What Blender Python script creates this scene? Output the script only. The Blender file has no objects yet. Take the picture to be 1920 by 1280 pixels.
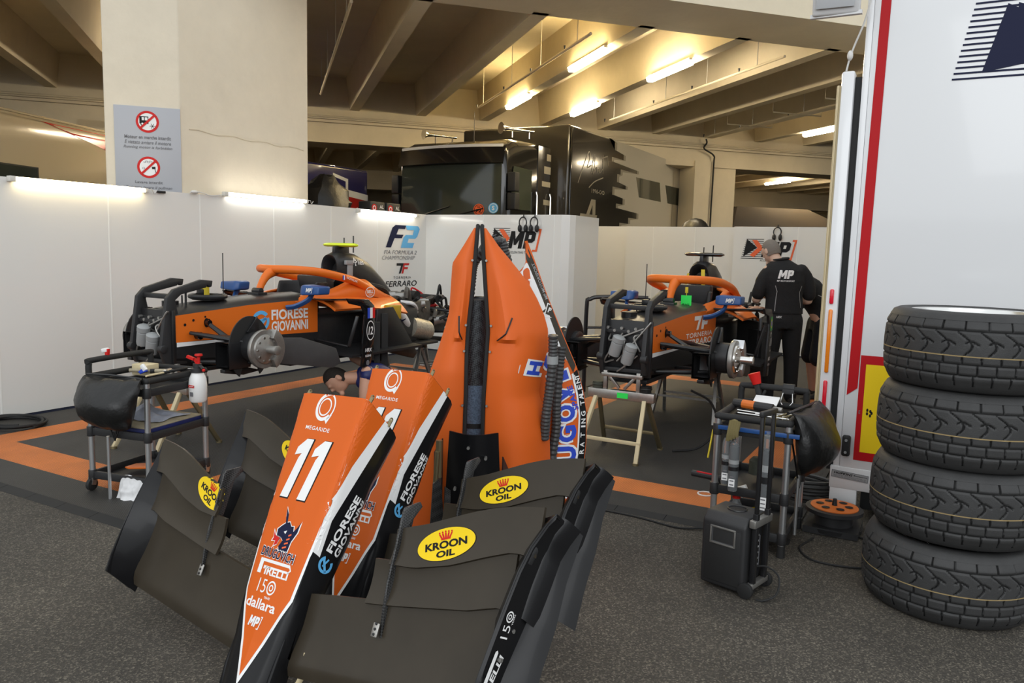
import bpy, bmesh, math, random
from math import sin, cos, pi, radians as rad
from mathutils import Vector, Matrix, geometry
from mathutils.bvhtree import BVHTree

SC = bpy.context.scene
COL = SC.collection
R0 = random.Random(7)

# ------------------------------------------------------------------ camera
CAM_F, CAM_H = 1450.0, 1.5            # focal length in pixels of a 1920 wide frame, eye height
cam_d = bpy.data.cameras.new('camera')
cam_d.sensor_width = 36.0
cam_d.lens = CAM_F / 1920.0 * 36.0
cam_d.clip_start, cam_d.clip_end = 0.05, 300
cam = bpy.data.objects.new('camera', cam_d)
COL.objects.link(cam)
cam.matrix_world = (Matrix.Translation((0, 0, CAM_H)) @ Matrix.Rotation(rad(29.2), 4, 'Z')
                    @ Matrix.Rotation(pi / 2 - rad(6.7), 4, 'X') @ Matrix.Rotation(rad(1.5), 4, 'Z'))
SC.camera = cam

# ------------------------------------------------------------------ light and exposure
world = bpy.data.worlds.new('overcast_sky')
SC.world = world
world.use_nodes = True
wn = world.node_tree.nodes
wn['Background'].inputs[0].default_value = (0.93, 0.97, 1.0, 1)
wn['Background'].inputs[1].default_value = 0.8
SC.view_settings.view_transform = 'Standard'
SC.view_settings.look = 'None'
SC.view_settings.exposure = 0.6
SC.view_settings.gamma = 1.0
SC.view_settings.use_curve_mapping = False
SC.cycles.use_denoising = True
SC.cycles.max_bounces = 8
SC.cycles.diffuse_bounces = 5
SC.cycles.glossy_bounces = 4
SC.cycles.transmission_bounces = 6
SC.cycles.transparent_max_bounces = 8
SC.cycles.sample_clamp_indirect = 6
SC.cycles.caustics_reflective = False
SC.cycles.caustics_refractive = False

# added area light standing in for daylight behind the camera, lifts the dark hall
sd = bpy.data.lights.new('front_daylight_fill', 'AREA')
sd.shape = 'RECTANGLE'; sd.size = 14; sd.size_y = 6
sd.energy = 350; sd.color = (0.96, 0.98, 1.0)
so = bpy.data.objects.new('front_daylight_fill', sd)
so.matrix_world = (Matrix.Translation((3.0, -7.5, 5.5)) @ Matrix.Rotation(rad(20), 4, 'Z')
                   @ Matrix.Rotation(rad(62), 4, 'X'))
COL.objects.link(so)

# ------------------------------------------------------------------ materials
MATS = {}


def _nodes(name):
    m = bpy.data.materials.new(name)
    m.use_nodes = True
    nt = m.node_tree
    return m, nt, nt.nodes['Principled BSDF']


def mat(name, col, rough=0.5, metal=0.0, coat=0.0, var=0.0, vscale=6.0, bump=0.0, bscale=60.0,
        emis=0.0, ecol=None, trans=0.0, alpha=1.0, spec=0.5, ior=1.45):
    m, nt, b = _nodes(name)
    c = (col[0], col[1], col[2], 1)
    b.inputs['Base Color'].default_value = c
    b.inputs['Roughness'].default_value = rough
    b.inputs['Metallic'].default_value = metal
    b.inputs['Coat Weight'].default_value = coat
    b.inputs['Coat Roughness'].default_value = 0.06
    b.inputs['Specular IOR Level'].default_value = spec
    b.inputs['IOR'].default_value = ior
    if trans: b.inputs['Transmission Weight'].default_value = trans
    if alpha < 1: b.inputs['Alpha'].default_value = alpha
    if emis:
        b.inputs['Emission Color'].default_value = tuple(ecol or col) + (1,)
        b.inputs['Emission Strength'].default_value = emis
    tc = nt.nodes.new('ShaderNodeTexCoord')
    if var:
        n = nt.nodes.new('ShaderNodeTexNoise')
        n.inputs['Scale'].default_value = vscale
        n.inputs['Detail'].default_value = 6
        n.inputs['Roughness'].default_value = 0.65
        nt.links.new(tc.outputs['Object'], n.inputs['Vector'])
        r = nt.nodes.new('ShaderNodeMapRange')
        r.inputs[1].default_value = 0.25; r.inputs[2].default_value = 0.75
        r.inputs[3].default_value = 1 - var; r.inputs[4].default_value = 1 + var
        nt.links.new(n.outputs[0], r.inputs[0])
        h = nt.nodes.new('ShaderNodeVectorMath'); h.operation = 'SCALE'
        h.inputs[0].default_value = col[:3]
        nt.links.new(r.outputs[0], h.inputs['Scale'])
        nt.links.new(h.outputs[0], b.inputs['Base Color'])
    if bump:
        n2 = nt.nodes.new('ShaderNodeTexNoise')
        n2.inputs['Scale'].default_value = bscale
        n2.inputs['Detail'].default_value = 4
        nt.links.new(tc.outputs['Object'], n2.inputs['Vector'])
        bp = nt.nodes.new('ShaderNodeBump')
        bp.inputs['Strength'].default_value = bump
        bp.inputs['Distance'].default_value = 0.01
        nt.links.new(n2.outputs[0], bp.inputs['Height'])
        nt.links.new(bp.outputs[0], b.inputs['Normal'])
    MATS[name] = m
    return m


def asphalt():
    m, nt, b = _nodes('asphalt')
    N, L = nt.nodes.new, nt.links.new
    tc = N('ShaderNodeTexCoord')
    big = N('ShaderNodeTexNoise'); big.inputs['Scale'].default_value = 1.3; big.inputs['Detail'].default_value = 5
    v = N('ShaderNodeTexVoronoi'); v.inputs['Scale'].default_value = 170
    n = N('ShaderNodeTexNoise'); n.inputs['Scale'].default_value = 160; n.inputs['Detail'].default_value = 3
    for x in (big, v, n): L(tc.outputs['Object'], x.inputs['Vector'])
    cr = N('ShaderNodeValToRGB')
    cr.color_ramp.elements[0].position = 0.0; cr.color_ramp.elements[0].color = (0.028, 0.0245, 0.0195, 1)
    cr.color_ramp.elements[1].position = 1.0; cr.color_ramp.elements[1].color = (0.20, 0.175, 0.135, 1)
    e = cr.color_ramp.elements.new(0.62); e.color = (0.058, 0.050, 0.039, 1)
    L(v.outputs['Color'], cr.inputs[0])
    mr = N('ShaderNodeMapRange'); mr.inputs[1].default_value = .3; mr.inputs[2].default_value = .7
    mr.inputs[3].default_value = .72; mr.inputs[4].default_value = 1.2
    L(big.outputs[0], mr.inputs[0])
    sc = N('ShaderNodeVectorMath'); sc.operation = 'SCALE'
    L(cr.outputs[0], sc.inputs[0]); L(mr.outputs[0], sc.inputs['Scale'])
    L(sc.outputs[0], b.inputs['Base Color'])
    b.inputs['Roughness'].default_value = 0.82
    bp = N('ShaderNodeBump'); bp.inputs['Strength'].default_value = .5; bp.inputs['Distance'].default_value = .004
    L(v.outputs['Distance'], bp.inputs['Height']); L(bp.outputs[0], b.inputs['Normal'])
    MATS['asphalt'] = m


def tread_mat(name, col, rough):
    m, nt, b = _nodes(name)
    N, L = nt.nodes.new, nt.links.new
    tc = N('ShaderNodeTexCoord')
    mp = N('ShaderNodeMapping'); mp.inputs['Rotation'].default_value = (0, 0, rad(45))
    mp.inputs['Scale'].default_value = (24, 24, 24)
    ch = N('ShaderNodeTexBrick')
    ch.inputs['Scale'].default_value = 1.0
    ch.inputs['Mortar Size'].default_value = .12
    ch.inputs['Mortar Smooth'].default_value = .4
    ch.inputs['Color1'].default_value = (1, 1, 1, 1); ch.inputs['Color2'].default_value = (.85, .85, .85, 1)
    ch.inputs['Mortar'].default_value = (.25, .25, .25, 1)
    n = N('ShaderNodeTexNoise'); n.inputs['Scale'].default_value = 2.2; n.inputs['Detail'].default_value = 5
    L(tc.outputs['Object'], mp.inputs[0]); L(mp.outputs[0], ch.inputs['Vector']); L(tc.outputs['Object'], n.inputs['Vector'])
    mr = N('ShaderNodeMapRange'); mr.inputs[1].default_value = .3; mr.inputs[2].default_value = .7
    mr.inputs[3].default_value = .75; mr.inputs[4].default_value = 1.25
    L(n.outputs[0], mr.inputs[0])
    mul = N('ShaderNodeMix'); mul.data_type = 'RGBA'; mul.blend_type = 'MULTIPLY'
    mul.inputs[0].default_value = .7
    mul.inputs[6].default_value = (*col, 1)
    L(ch.outputs['Color'], mul.inputs[7])
    sc = N('ShaderNodeVectorMath'); sc.operation = 'SCALE'
    L(mul.outputs[2], sc.inputs[0]); L(mr.outputs[0], sc.inputs['Scale'])
    L(sc.outputs[0], b.inputs['Base Color'])
    b.inputs['Roughness'].default_value = rough
    bp = N('ShaderNodeBump'); bp.inputs['Strength'].default_value = .8; bp.inputs['Distance'].default_value = .004
    L(ch.outputs['Color'], bp.inputs['Height']); L(bp.outputs[0], b.inputs['Normal'])
    MATS[name] = m


def weave(name, scale, c0, c1, rough=.3):
    m, nt, b = _nodes(name)
    N, L = nt.nodes.new, nt.links.new
    tc = N('ShaderNodeTexCoord')
    mp = N('ShaderNodeMapping'); mp.inputs['Rotation'].default_value = (rad(20), rad(30), rad(40))
    ch = N('ShaderNodeTexChecker'); ch.inputs['Scale'].default_value = scale
    ch.inputs[1].default_value = (*c0, 1); ch.inputs[2].default_value = (*c1, 1)
    L(tc.outputs['Object'], mp.inputs[0]); L(mp.outputs[0], ch.inputs[0]); L(ch.outputs[0], b.inputs['Base Color'])
    b.inputs['Roughness'].default_value = rough
    bp = N('ShaderNodeBump'); bp.inputs['Strength'].default_value = .25; bp.inputs['Distance'].default_value = .002
    L(ch.outputs[1], bp.inputs['Height']); L(bp.outputs[0], b.inputs['Normal'])
    MATS[name] = m


asphalt()
tread_mat('mat_black', (0.058, 0.054, 0.048), .62)
tread_mat('mat_orange', (1.0, 0.29, 0.06), .65)
weave('carbon_weave', 160, (.012, .012, .012), (.06, .06, .06))
weave('mesh_weave', 120, (.006, .006, .008), (.05, .055, .06), .5)
mat('concrete_paint', (.68, .60, .45), .75, var=.07, vscale=1.5, bump=.25, bscale=14)
mat('concrete_dark', (.66, .58, .43), .8, var=.08, vscale=1.2, bump=.2, bscale=10)
mat('pillar_paint', (.74, .66, .52), .7, var=.05, vscale=3, bump=.5, bscale=9)
mat('panel_white', (.78, .77, .73), .24, var=.012, vscale=1, coat=.3)
mat('panel_seam', (.86, .86, .82), .4)
mat('panel_foot', (.02, .025, .05), .6)
mat('white_gloss', (.80, .81, .82), .22, coat=.5)
mat('white_metal', (.72, .72, .72), .35)
mat('grey_steel', (.34, .33, .31), .38, metal=.75, var=.15, vscale=20)
mat('raw_steel', (.45, .43, .40), .35, metal=.9, var=.2, vscale=15)
mat('bright_metal', (.72, .72, .70), .22, metal=1.0)
mat('aluminium', (.62, .63, .64), .32, metal=.9)
mat('brass_dark', (.28, .23, .13), .45, metal=.8)
mat('black_matte', (.018, .018, .018), .6)
mat('black_satin', (.014, .014, .015), .33)
mat('black_gloss', (.008, .008, .009), .1, coat=.6)
mat('black_plastic', (.022, .022, .023), .5, bump=.15, bscale=300)
mat('black_rubber', (.014, .014, .014), .7)
mat('car_carbon', (.020, .020, .021), .36, var=.2, vscale=30)
mat('car_grey', (.06, .06, .062), .5, var=.12, vscale=10)
mat('wing_grey', (.040, .032, .022), .34, var=.14, vscale=5, coat=.03, spec=.3)
mat('wing_black', (.008, .008, .009), .3, coat=.08, spec=.3)
mat('team_orange', (.74, .155, .014), .42, coat=.08, spec=.35)
mat('nose_orange', (.66, .115, .008), .42, coat=.04, spec=.3)
mat('cover_orange', (.70, .122, .014), .5, var=.03, vscale=3, coat=.02, spec=.35)
mat('decal_white', (.84, .84, .83), .45)
mat('decal_black', (.008, .008, .009), .5, spec=.25)
mat('decal_navy', (.008, .011, .042), .5, spec=.2)
mat('decal_blue', (.045, .17, .62), .45)
mat('decal_royal', (.03, .075, .55), .4)
mat('decal_sky', (.12, .45, .80), .45)
mat('decal_red', (.60, .018, .015), .45, spec=.25)
mat('decal_orange', (.85, .13, .03), .45)
mat('decal_yellow', (.86, .60, .012), .45, spec=.25)
mat('decal_dim', (.16, .16, .17), .5)
mat('decal_grey', (.33, .33, .33), .5)
mat('decal_green', (.03, .30, .08), .5)
mat('sign_grey', (.42, .43, .46), .5)
mat('yellow_fluo', (.75, .90, .04), .4, emis=.0)
mat('green_tag', (.03, .78, .10), .5)
mat('mirror_blue', (.02, .075, .24), .35)
mat('truck_black', (.010, .010, .010), .12, coat=.5)
mat('truck_graphite', (.030, .027, .022), .16, coat=.4)
mat('truck_silver', (.36, .33, .26), .25, coat=.3)
mat('truck_white', (.62, .58, .48), .25, coat=.3)
mat('window_dark', (.045, .053, .042), .07, coat=.3)
mat('chrome', (.8, .78, .72), .1, metal=1)
mat('coach_beige', (.58, .50, .36), .2, coat=.4)
mat('coach_red', (.55, .02, .015), .25, coat=.4)
mat('lorry_navy', (.012, .012, .10), .25, coat=.4)
mat('lorry_red', (.42, .02, .015), .3, coat=.3)
mat('tent_cloth', (.60, .52, .42), .85)
mat('bag_black', (.010, .010, .010), .38, bump=.9, bscale=11)
mat('rag_blue', (.44, .47, .56), .95, var=.15, vscale=25, bump=.4, bscale=40)
mat('rag_white', (.72, .72, .72), .95, bump=.4, bscale=40)
mat('wood_worn', (.36, .31, .21), .7, var=.3, vscale=14)
mat('leg_cream', (.62, .52, .32), .5)
mat('cart_blue', (.012, .018, .10), .4)
mat('bottle_white', (.82, .82, .80), .35)
mat('bottle_clear', (.80, .84, .86), .12, trans=.85, ior=1.2)
mat('fluid_dark', (.16, .19, .23), .2, trans=.3)
mat('tyre', (.034, .034, .034), .58, var=.2, vscale=12, bump=.12, bscale=200)
mat('tyre_groove', (.007, .007, .007), .8)
mat('tyre_line', (.30, .22, .10), .7)
mat('rim_blue', (.012, .035, .10), .3, metal=.3)
mat('trailer_red', (.46, .008, .012), .45, spec=.2)
mat('lens_red', (.70, .01, .03), .2, coat=.4)
mat('lens_orange', (.80, .22, .01), .25, coat=.4)
mat('skin', (.56, .31, .21), .55)
mat('skin_pale', (.60, .40, .30), .55)
mat('hair_grey', (.20, .175, .15), .8, bump=.6, bscale=200)
mat('hair_dark', (.02, .014, .010), .75, bump=.6, bscale=200)
mat('cloth_black', (.013, .013, .014), .85, bump=.5, bscale=22)
mat('cloth_shorts', (.010, .010, .013), .85, bump=.5, bscale=22)
mat('lamp_warm', (1, .86, .55), .4, emis=15, ecol=(1, .83, .50))
mat('lamp_cool', (1, 1, .95), .4, emis=12, ecol=(1, .98, .90))
mat('lamp_ceiling', (1, .88, .62), .4, emis=65, ecol=(1, .84, .58))
mat('lamp_yellow', (1, .85, .45), .4, emis=62, ecol=(1, .77, .38))
mat('floodlight_glass', (.62, .64, .66), .15, coat=.5)
mat('lamp_housing', (.66, .64, .58), .5)
mat('pvc_white', (.70, .69, .66), .5)
mat('strap_yellow', (.65, .5, .03), .6)
mat('gold_box', (.50, .32, .02), .4)
mat('glove_olive', (.16, .13, .05), .8)
mat('reel_orange', (.62, .15, .02), .5)
mat('muffler', (.55, .51, .42), .4, metal=.6, var=.25, vscale=40, bump=.4, bscale=70)
mat('engine_mix', (.13, .12, .105), .4, metal=.6, var=.4, vscale=30)
mat('hose_grey', (.05, .05, .05), .45)
mat('tape_grey', (.30, .31, .31), .5)
mat('blanket_blue', (.10, .14, .20), .9, var=.7, vscale=140)
mat('umbra', (.05, .055, .04), .6, var=.3, vscale=30)
mat('translucent_black', (.012, .012, .012), .25)


def M(n): return MATS[n]


# ------------------------------------------------------------------ tags
def tag(o, label=None, cat=None, group=None, kind=None):
    if label: o['label'] = label
    if cat: o['category'] = cat
    if group: o['group'] = group
    if kind: o['kind'] = kind
    return o


def thing(name, label, cat, loc=(0, 0, 0), rz=0.0, group=None, mw=None):
    o = bpy.data.objects.new(name, None)
    o.empty_display_size = .1
    COL.objects.link(o)
    o.matrix_world = mw if mw is not None else Matrix.Translation(loc) @ Matrix.Rotation(rz, 4, 'Z')
    return tag(o, label, cat, group)


def copy_tree(o, parent=None):
    c = o.copy()
    COL.objects.link(c)
    if parent is not None: c.parent = parent
    for ch in o.children: copy_tree(ch, c)
    return c


def frame(o, ux, uz=(0, 0, 1)):
    """matrix with x along ux, z near uz"""
    x = Vector(ux).normalized(); z = Vector(uz); z = (z - z.dot(x) * x).normalized(); y = z.cross(x)
    m = Matrix((x, y, z)).transposed().to_4x4()
    return Matrix.Translation(o) @ m


# ------------------------------------------------------------------ mesh builder
class MB:
    def __init__(s):
        s.v, s.f, s.mi, s.cur = [], [], [], 0

    def mat(s, i): s.cur = i; return s

    def add(s, vs, fs, mi=None):
        b = len(s.v)
        s.v += [tuple(v) for v in vs]
        for k, f in enumerate(fs):
            s.f.append(tuple(b + i for i in f))
            s.mi.append(s.cur if mi is None else (mi[k] if isinstance(mi, (list, tuple)) else mi))
        return s

    def box(s, c, d, rot=None):
        hx, hy, hz = d[0] / 2, d[1] / 2, d[2] / 2
        p = [Vector((x, y, z)) for x in (-hx, hx) for y in (-hy, hy) for z in (-hz, hz)]
        if rot is not None:
            m = rot if isinstance(rot, Matrix) else (Matrix.Rotation(rot[2], 3, 'Z') @ Matrix.Rotation(rot[1], 3, 'Y') @ Matrix.Rotation(rot[0], 3, 'X'))
            p = [m @ q for q in p]
        return s.add([q + Vector(c) for q in p],
                     [(0, 1, 3, 2), (4, 6, 7, 5), (0, 4, 5, 1), (2, 3, 7, 6), (0, 2, 6, 4), (1, 5, 7, 3)])

    def bar(s, a, b, w, h, up=(0, 0, 1)):
        a, b = Vector(a), Vector(b); d = b - a
        z = Vector(up)
        if abs(d.normalized().dot(z.normalized())) > .98: z = Vector((1, 0, 0))
        m = frame((0, 0, 0), d, z).to_3x3()
        return s.box((a + b) / 2, (d.length, w, h), m)

    def cyl(s, a, b, r, r2=None, n=16, cap=True):
        a, b = Vector(a), Vector(b); r2 = r if r2 is None else r2
        d = (b - a).normalized()
        x = d.orthogonal().normalized(); y = d.cross(x)
        vs = [a + (x * cos(t) + y * sin(t)) * r for t in [2 * pi * i / n for i in range(n)]]
        vs += [b + (x * cos(t) + y * sin(t)) * r2 for t in [2 * pi * i / n for i in range(n)]]
        fs = [(i, (i + 1) % n, n + (i + 1) % n, n + i) for i in range(n)]
        if cap: fs += [tuple(range(n))[::-1], tuple(range(n, 2 * n))]
        return s.add(vs, fs)

    def tube(s, pts, r, n=8, closed=False, flat=None):
        P = [Vector(p) for p in pts]; k = len(P)
        rs = r if isinstance(r, (list, tuple)) else [r] * k
        T = []
        for i in range(k):
            if closed: t = P[(i + 1) % k] - P[i - 1]
            else: t = P[min(i + 1, k - 1)] - P[max(i - 1, 0)]
            T.append(t.normalized())
        nrm = T[0].orthogonal().normalized()
        if flat is not None:
            nrm = (Vector(flat[0]) - Vector(flat[0]).dot(T[0]) * T[0]).normalized()
        vs = []
        for i in range(k):
            nrm = (nrm - nrm.dot(T[i]) * T[i]).normalized()
            bn = T[i].cross(nrm)
            fx = flat[1] if flat is not None else 1
            vs += [P[i] + (nrm * cos(a) * fx + bn * sin(a)) * rs[i] for a in [2 * pi * j / n for j in range(n)]]
        fs = []
        for i in range(k if closed else k - 1):
            i2 = (i + 1) % k
            fs += [(i * n + j, i * n + (j + 1) % n, i2 * n + (j + 1) % n, i2 * n + j) for j in range(n)]
        if not closed: fs += [tuple(range(n))[::-1], tuple(range((k - 1) * n, k * n))]
        return s.add(vs, fs)

    def loft(s, rings, cap0=True, cap1=True, closed=True, segm=None):
        n = len(rings[0]); vs = [p for r in rings for p in r]; fs = []; ms = []
        for i in range(len(rings) - 1):
            for j in range(n if closed else n - 1):
                j2 = (j + 1) % n
                fs.append((i * n + j, i * n + j2, (i + 1) * n + j2, (i + 1) * n + j))
                ms.append(segm[j] if segm else s.cur)
        if cap0: fs.append(tuple(range(n))[::-1]); ms.append(s.cur)
        if cap1: fs.append(tuple(range((len(rings) - 1) * n, len(rings) * n))); ms.append(s.cur)
        return s.add(vs, fs, ms)

    def sheet(s, fn, nu, nv, th, us=None, vs_=None):
        us = us or [i / nu for i in range(nu + 1)]; vv = vs_ or [j / nv for j in range(nv + 1)]
        nu, nv = len(us) - 1, len(vv) - 1
        g = [[Vector(fn(u, v)) for v in vv] for u in us]
        W = nv + 1; top, bot = [], []
        for i in range(nu + 1):
            for j in range(nv + 1):
                du = g[min(i + 1, nu)][j] - g[max(i - 1, 0)][j]
                dv = g[i][min(j + 1, nv)] - g[i][max(j - 1, 0)]
                n = du.cross(dv)
                n = n.normalized() if n.length > 1e-9 else Vector((0, 0, 1))
                top.append(g[i][j]); bot.append(g[i][j] - n * th)
        K = len(top); fs = []
        for i in range(nu):
            for j in range(nv):
                a, b, c, d = i * W + j, (i + 1) * W + j, (i + 1) * W + j + 1, i * W + j + 1
                fs.append((a, b, c, d)); fs.append((K + d, K + c, K + b, K + a))
        for i in range(nu):
            a, b = i * W, (i + 1) * W; fs.append((a, K + a, K + b, b))
            a, b = i * W + nv, (i + 1) * W + nv; fs.append((b, K + b, K + a, a))
        for j in range(nv):
            a, b = j, j + 1; fs.append((b, K + b, K + a, a))
            a, b = nu * W + j, nu * W + j + 1; fs.append((a, K + a, K + b, b))
        return s.add(top + bot, fs)

    def lathe(s, prof, c=(0, 0, 0), axis=(0, 0, 1), n=24, cap=True):
        c = Vector(c); ax = Vector(axis).normalized(); x = ax.orthogonal().normalized(); y = ax.cross(x)
        rings = [[c + ax * h + (x * cos(2 * pi * i / n) + y * sin(2 * pi * i / n)) * max(r, 1e-4) for i in range(n)] for r, h in prof]
        return s.loft(rings, cap, cap)

    def prism(s, poly, o, ux, uy, th, sym=False):
        o, ux, uy = Vector(o), Vector(ux), Vector(uy); n = ux.cross(uy).normalized()
        off = -n * th / 2 if sym else Vector()
        a = [o + off + ux * p[0] + uy * p[1] for p in poly]; b = [p + n * th for p in a]; k = len(poly)
        tri = geometry.tessellate_polygon([[Vector((p[0], p[1], 0)) for p in poly]])
        fs = [t for t in tri] + [tuple(k + i for i in t[::-1]) for t in tri]
        fs += [(i, (i + 1) % k, k + (i + 1) % k, k + i) for i in range(k)]
        return s.add(a + b, fs)

    def sphere(s, c, r, nu=16, nv=10):
        c = Vector(c); r = Vector(r) if not isinstance(r, (int, float)) else Vector((r, r, r))
        rings = []
        for j in range(nv + 1):
            t = -pi / 2 + pi * j / nv
            rings.append([c + Vector((r.x * max(cos(t), 1e-3) * cos(2 * pi * i / nu), r.y * max(cos(t), 1e-3) * sin(2 * pi * i / nu), r.z * sin(t))) for i in range(nu)])
        return s.loft(rings)

    def torus(s, c, axis, Rr, r, n=32, m=8):
        ax = Vector(axis).normalized(); x = ax.orthogonal().normalized(); y = ax.cross(x)
        return s.tube([Vector(c) + (x * cos(2 * pi * i / n) + y * sin(2 * pi * i / n)) * Rr for i in range(n)], r, m, True)

    def bmesh(s, weld=0):
        bm = bmesh.new()
        vs = [bm.verts.new(v) for v in s.v]
        for f, mi in zip(s.f, s.mi):
            if len(set(f)) < 3: continue
            try:
                q = bm.faces.new([vs[i] for i in f]); q.material_index = mi
            except ValueError:
                pass
        if weld: bmesh.ops.remove_doubles(bm, verts=bm.verts, dist=weld)
        bmesh.ops.recalc_face_normals(bm, faces=bm.faces)
        return bm

    def build(s, name, mats, parent=None, bevel=0.0, seg=2, angle=38, weld=0, smooth=True, mw=None, sub=0, split=False):
        bm = s.bmesh(weld)
        if split:
            isl, seen = [], set()
            for v in bm.verts:
                if v.index < 0 or v in seen: continue
                st, cur = [v], []
                seen.add(v)
                while st:
                    a = st.pop(); cur.append(a)
                    for e in a.link_edges:
                        o2 = e.other_vert(a)
                        if o2 not in seen: seen.add(o2); st.append(o2)
                isl.append(cur)
            out = None
            for cur in isl:
                ix = {v: i for i, v in enumerate(cur)}; q = MB()
                fs = {f for v in cur for f in v.link_faces}
                fs = sorted(fs, key=lambda f: min(ix[v] for v in f.verts))
                q.add([v.co.copy() for v in cur], [tuple(ix[v] for v in f.verts) for f in fs], [f.material_index for f in fs])
                out = q.build(name, mats, parent, bevel, seg, angle, weld, smooth, mw, sub)
            bm.free()
            return out
        if bevel:
            ed = [e for e in bm.edges if e.is_manifold and e.calc_face_angle(0) > rad(28)]
            bmesh.ops.bevel(bm, geom=ed, offset=bevel, segments=seg, affect='EDGES', profile=.5, clamp_overlap=True)
        if sub:
            bmesh.ops.subdivide_edges(bm, edges=bm.edges, cuts=sub, use_grid_fill=True, smooth=1.0)
        return from_bm(name, bm, mats, parent, angle, smooth, mw)


def from_bm(name, bm, mats, parent=None, angle=38, smooth=True, mw=None):
    me = bpy.data.meshes.new(name)
    bm.to_mesh(me); bm.free()
    if not isinstance(mats, (list, tuple)): mats = [mats]
    for m in mats: me.materials.append(M(m) if isinstance(m, str) else m)
    if smooth:
        for p in me.polygons: p.use_smooth = True
        me.set_sharp_from_angle(angle=rad(angle))
    o = bpy.data.objects.new(name, me)
    COL.objects.link(o)
    if parent is not None: o.parent = parent
    if mw is not None: o.matrix_world = mw
    return o


def bez(p0, p1, p2, p3, n=12):
    p0, p1, p2, p3 = map(Vector, (p0, p1, p2, p3)); out = []
    for i in range(n + 1):
        t = i / n; u = 1 - t
        out.append(p0 * u ** 3 + p1 * 3 * u * u * t + p2 * 3 * u * t * t + p3 * t ** 3)
    return out


def smooth_path(pts, n=6, closed=False):
    P = [Vector(p) for p in pts]; k = len(P); out = []
    rng = range(k if closed else k - 1)
    for i in rng:
        a, b = P[i], P[(i + 1) % k]
        z = P[i - 1] if (closed or i > 0) else a * 2 - b
        c = P[(i + 2) % k] if (closed or i + 2 < k) else b * 2 - a
        for j in range(n):
            t = j / n
            out.append(.5 * ((2 * a) + (b - z) * t + (2 * z - 5 * a + 4 * b - c) * t * t + (3 * a - z - 3 * b + c) * t ** 3))
    if not closed: out.append(P[-1])
    return out


def interp(tab, x):
    """piecewise linear table [(x, a, b, ...)]"""
    if x <= tab[0][0]: return tab[0][1:]
    for p, q in zip(tab, tab[1:]):
        if x <= q[0]:
            t = (x - p[0]) / (q[0] - p[0])
            return tuple(a + (b - a) * t for a, b in zip(p[1:], q[1:]))
    return tab[-1][1:]


# ------------------------------------------------------------------ flat markings laid on a surface
_TXT = {}


def text_geo(s, bold=0.0, shear=0.0, space=1.0):
    key = (s, bold, shear, space)
    if key in _TXT: return _TXT[key]
    cu = bpy.data.curves.new('lettering', 'FONT')
    cu.body = s; cu.size = 1; cu.offset = bold; cu.shear = shear; cu.space_character = space
    cu.resolution_u = 3
    ob = bpy.data.objects.new('lettering', cu)
    COL.objects.link(ob)
    dg = bpy.context.evaluated_depsgraph_get()
    me = bpy.data.meshes.new_from_object(ob.evaluated_get(dg))
    vs = [(v.co.x, v.co.y) for v in me.vertices]; fs = [tuple(p.vertices) for p in me.polygons]
    bpy.data.objects.remove(ob); bpy.data.curves.remove(cu); bpy.data.meshes.remove(me)
    xs = [v[0] for v in vs] or [0]; ys = [v[1] for v in vs] or [0]
    _TXT[key] = (vs, fs, min(xs), max(xs), min(ys), max(ys))
    return _TXT[key]


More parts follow.
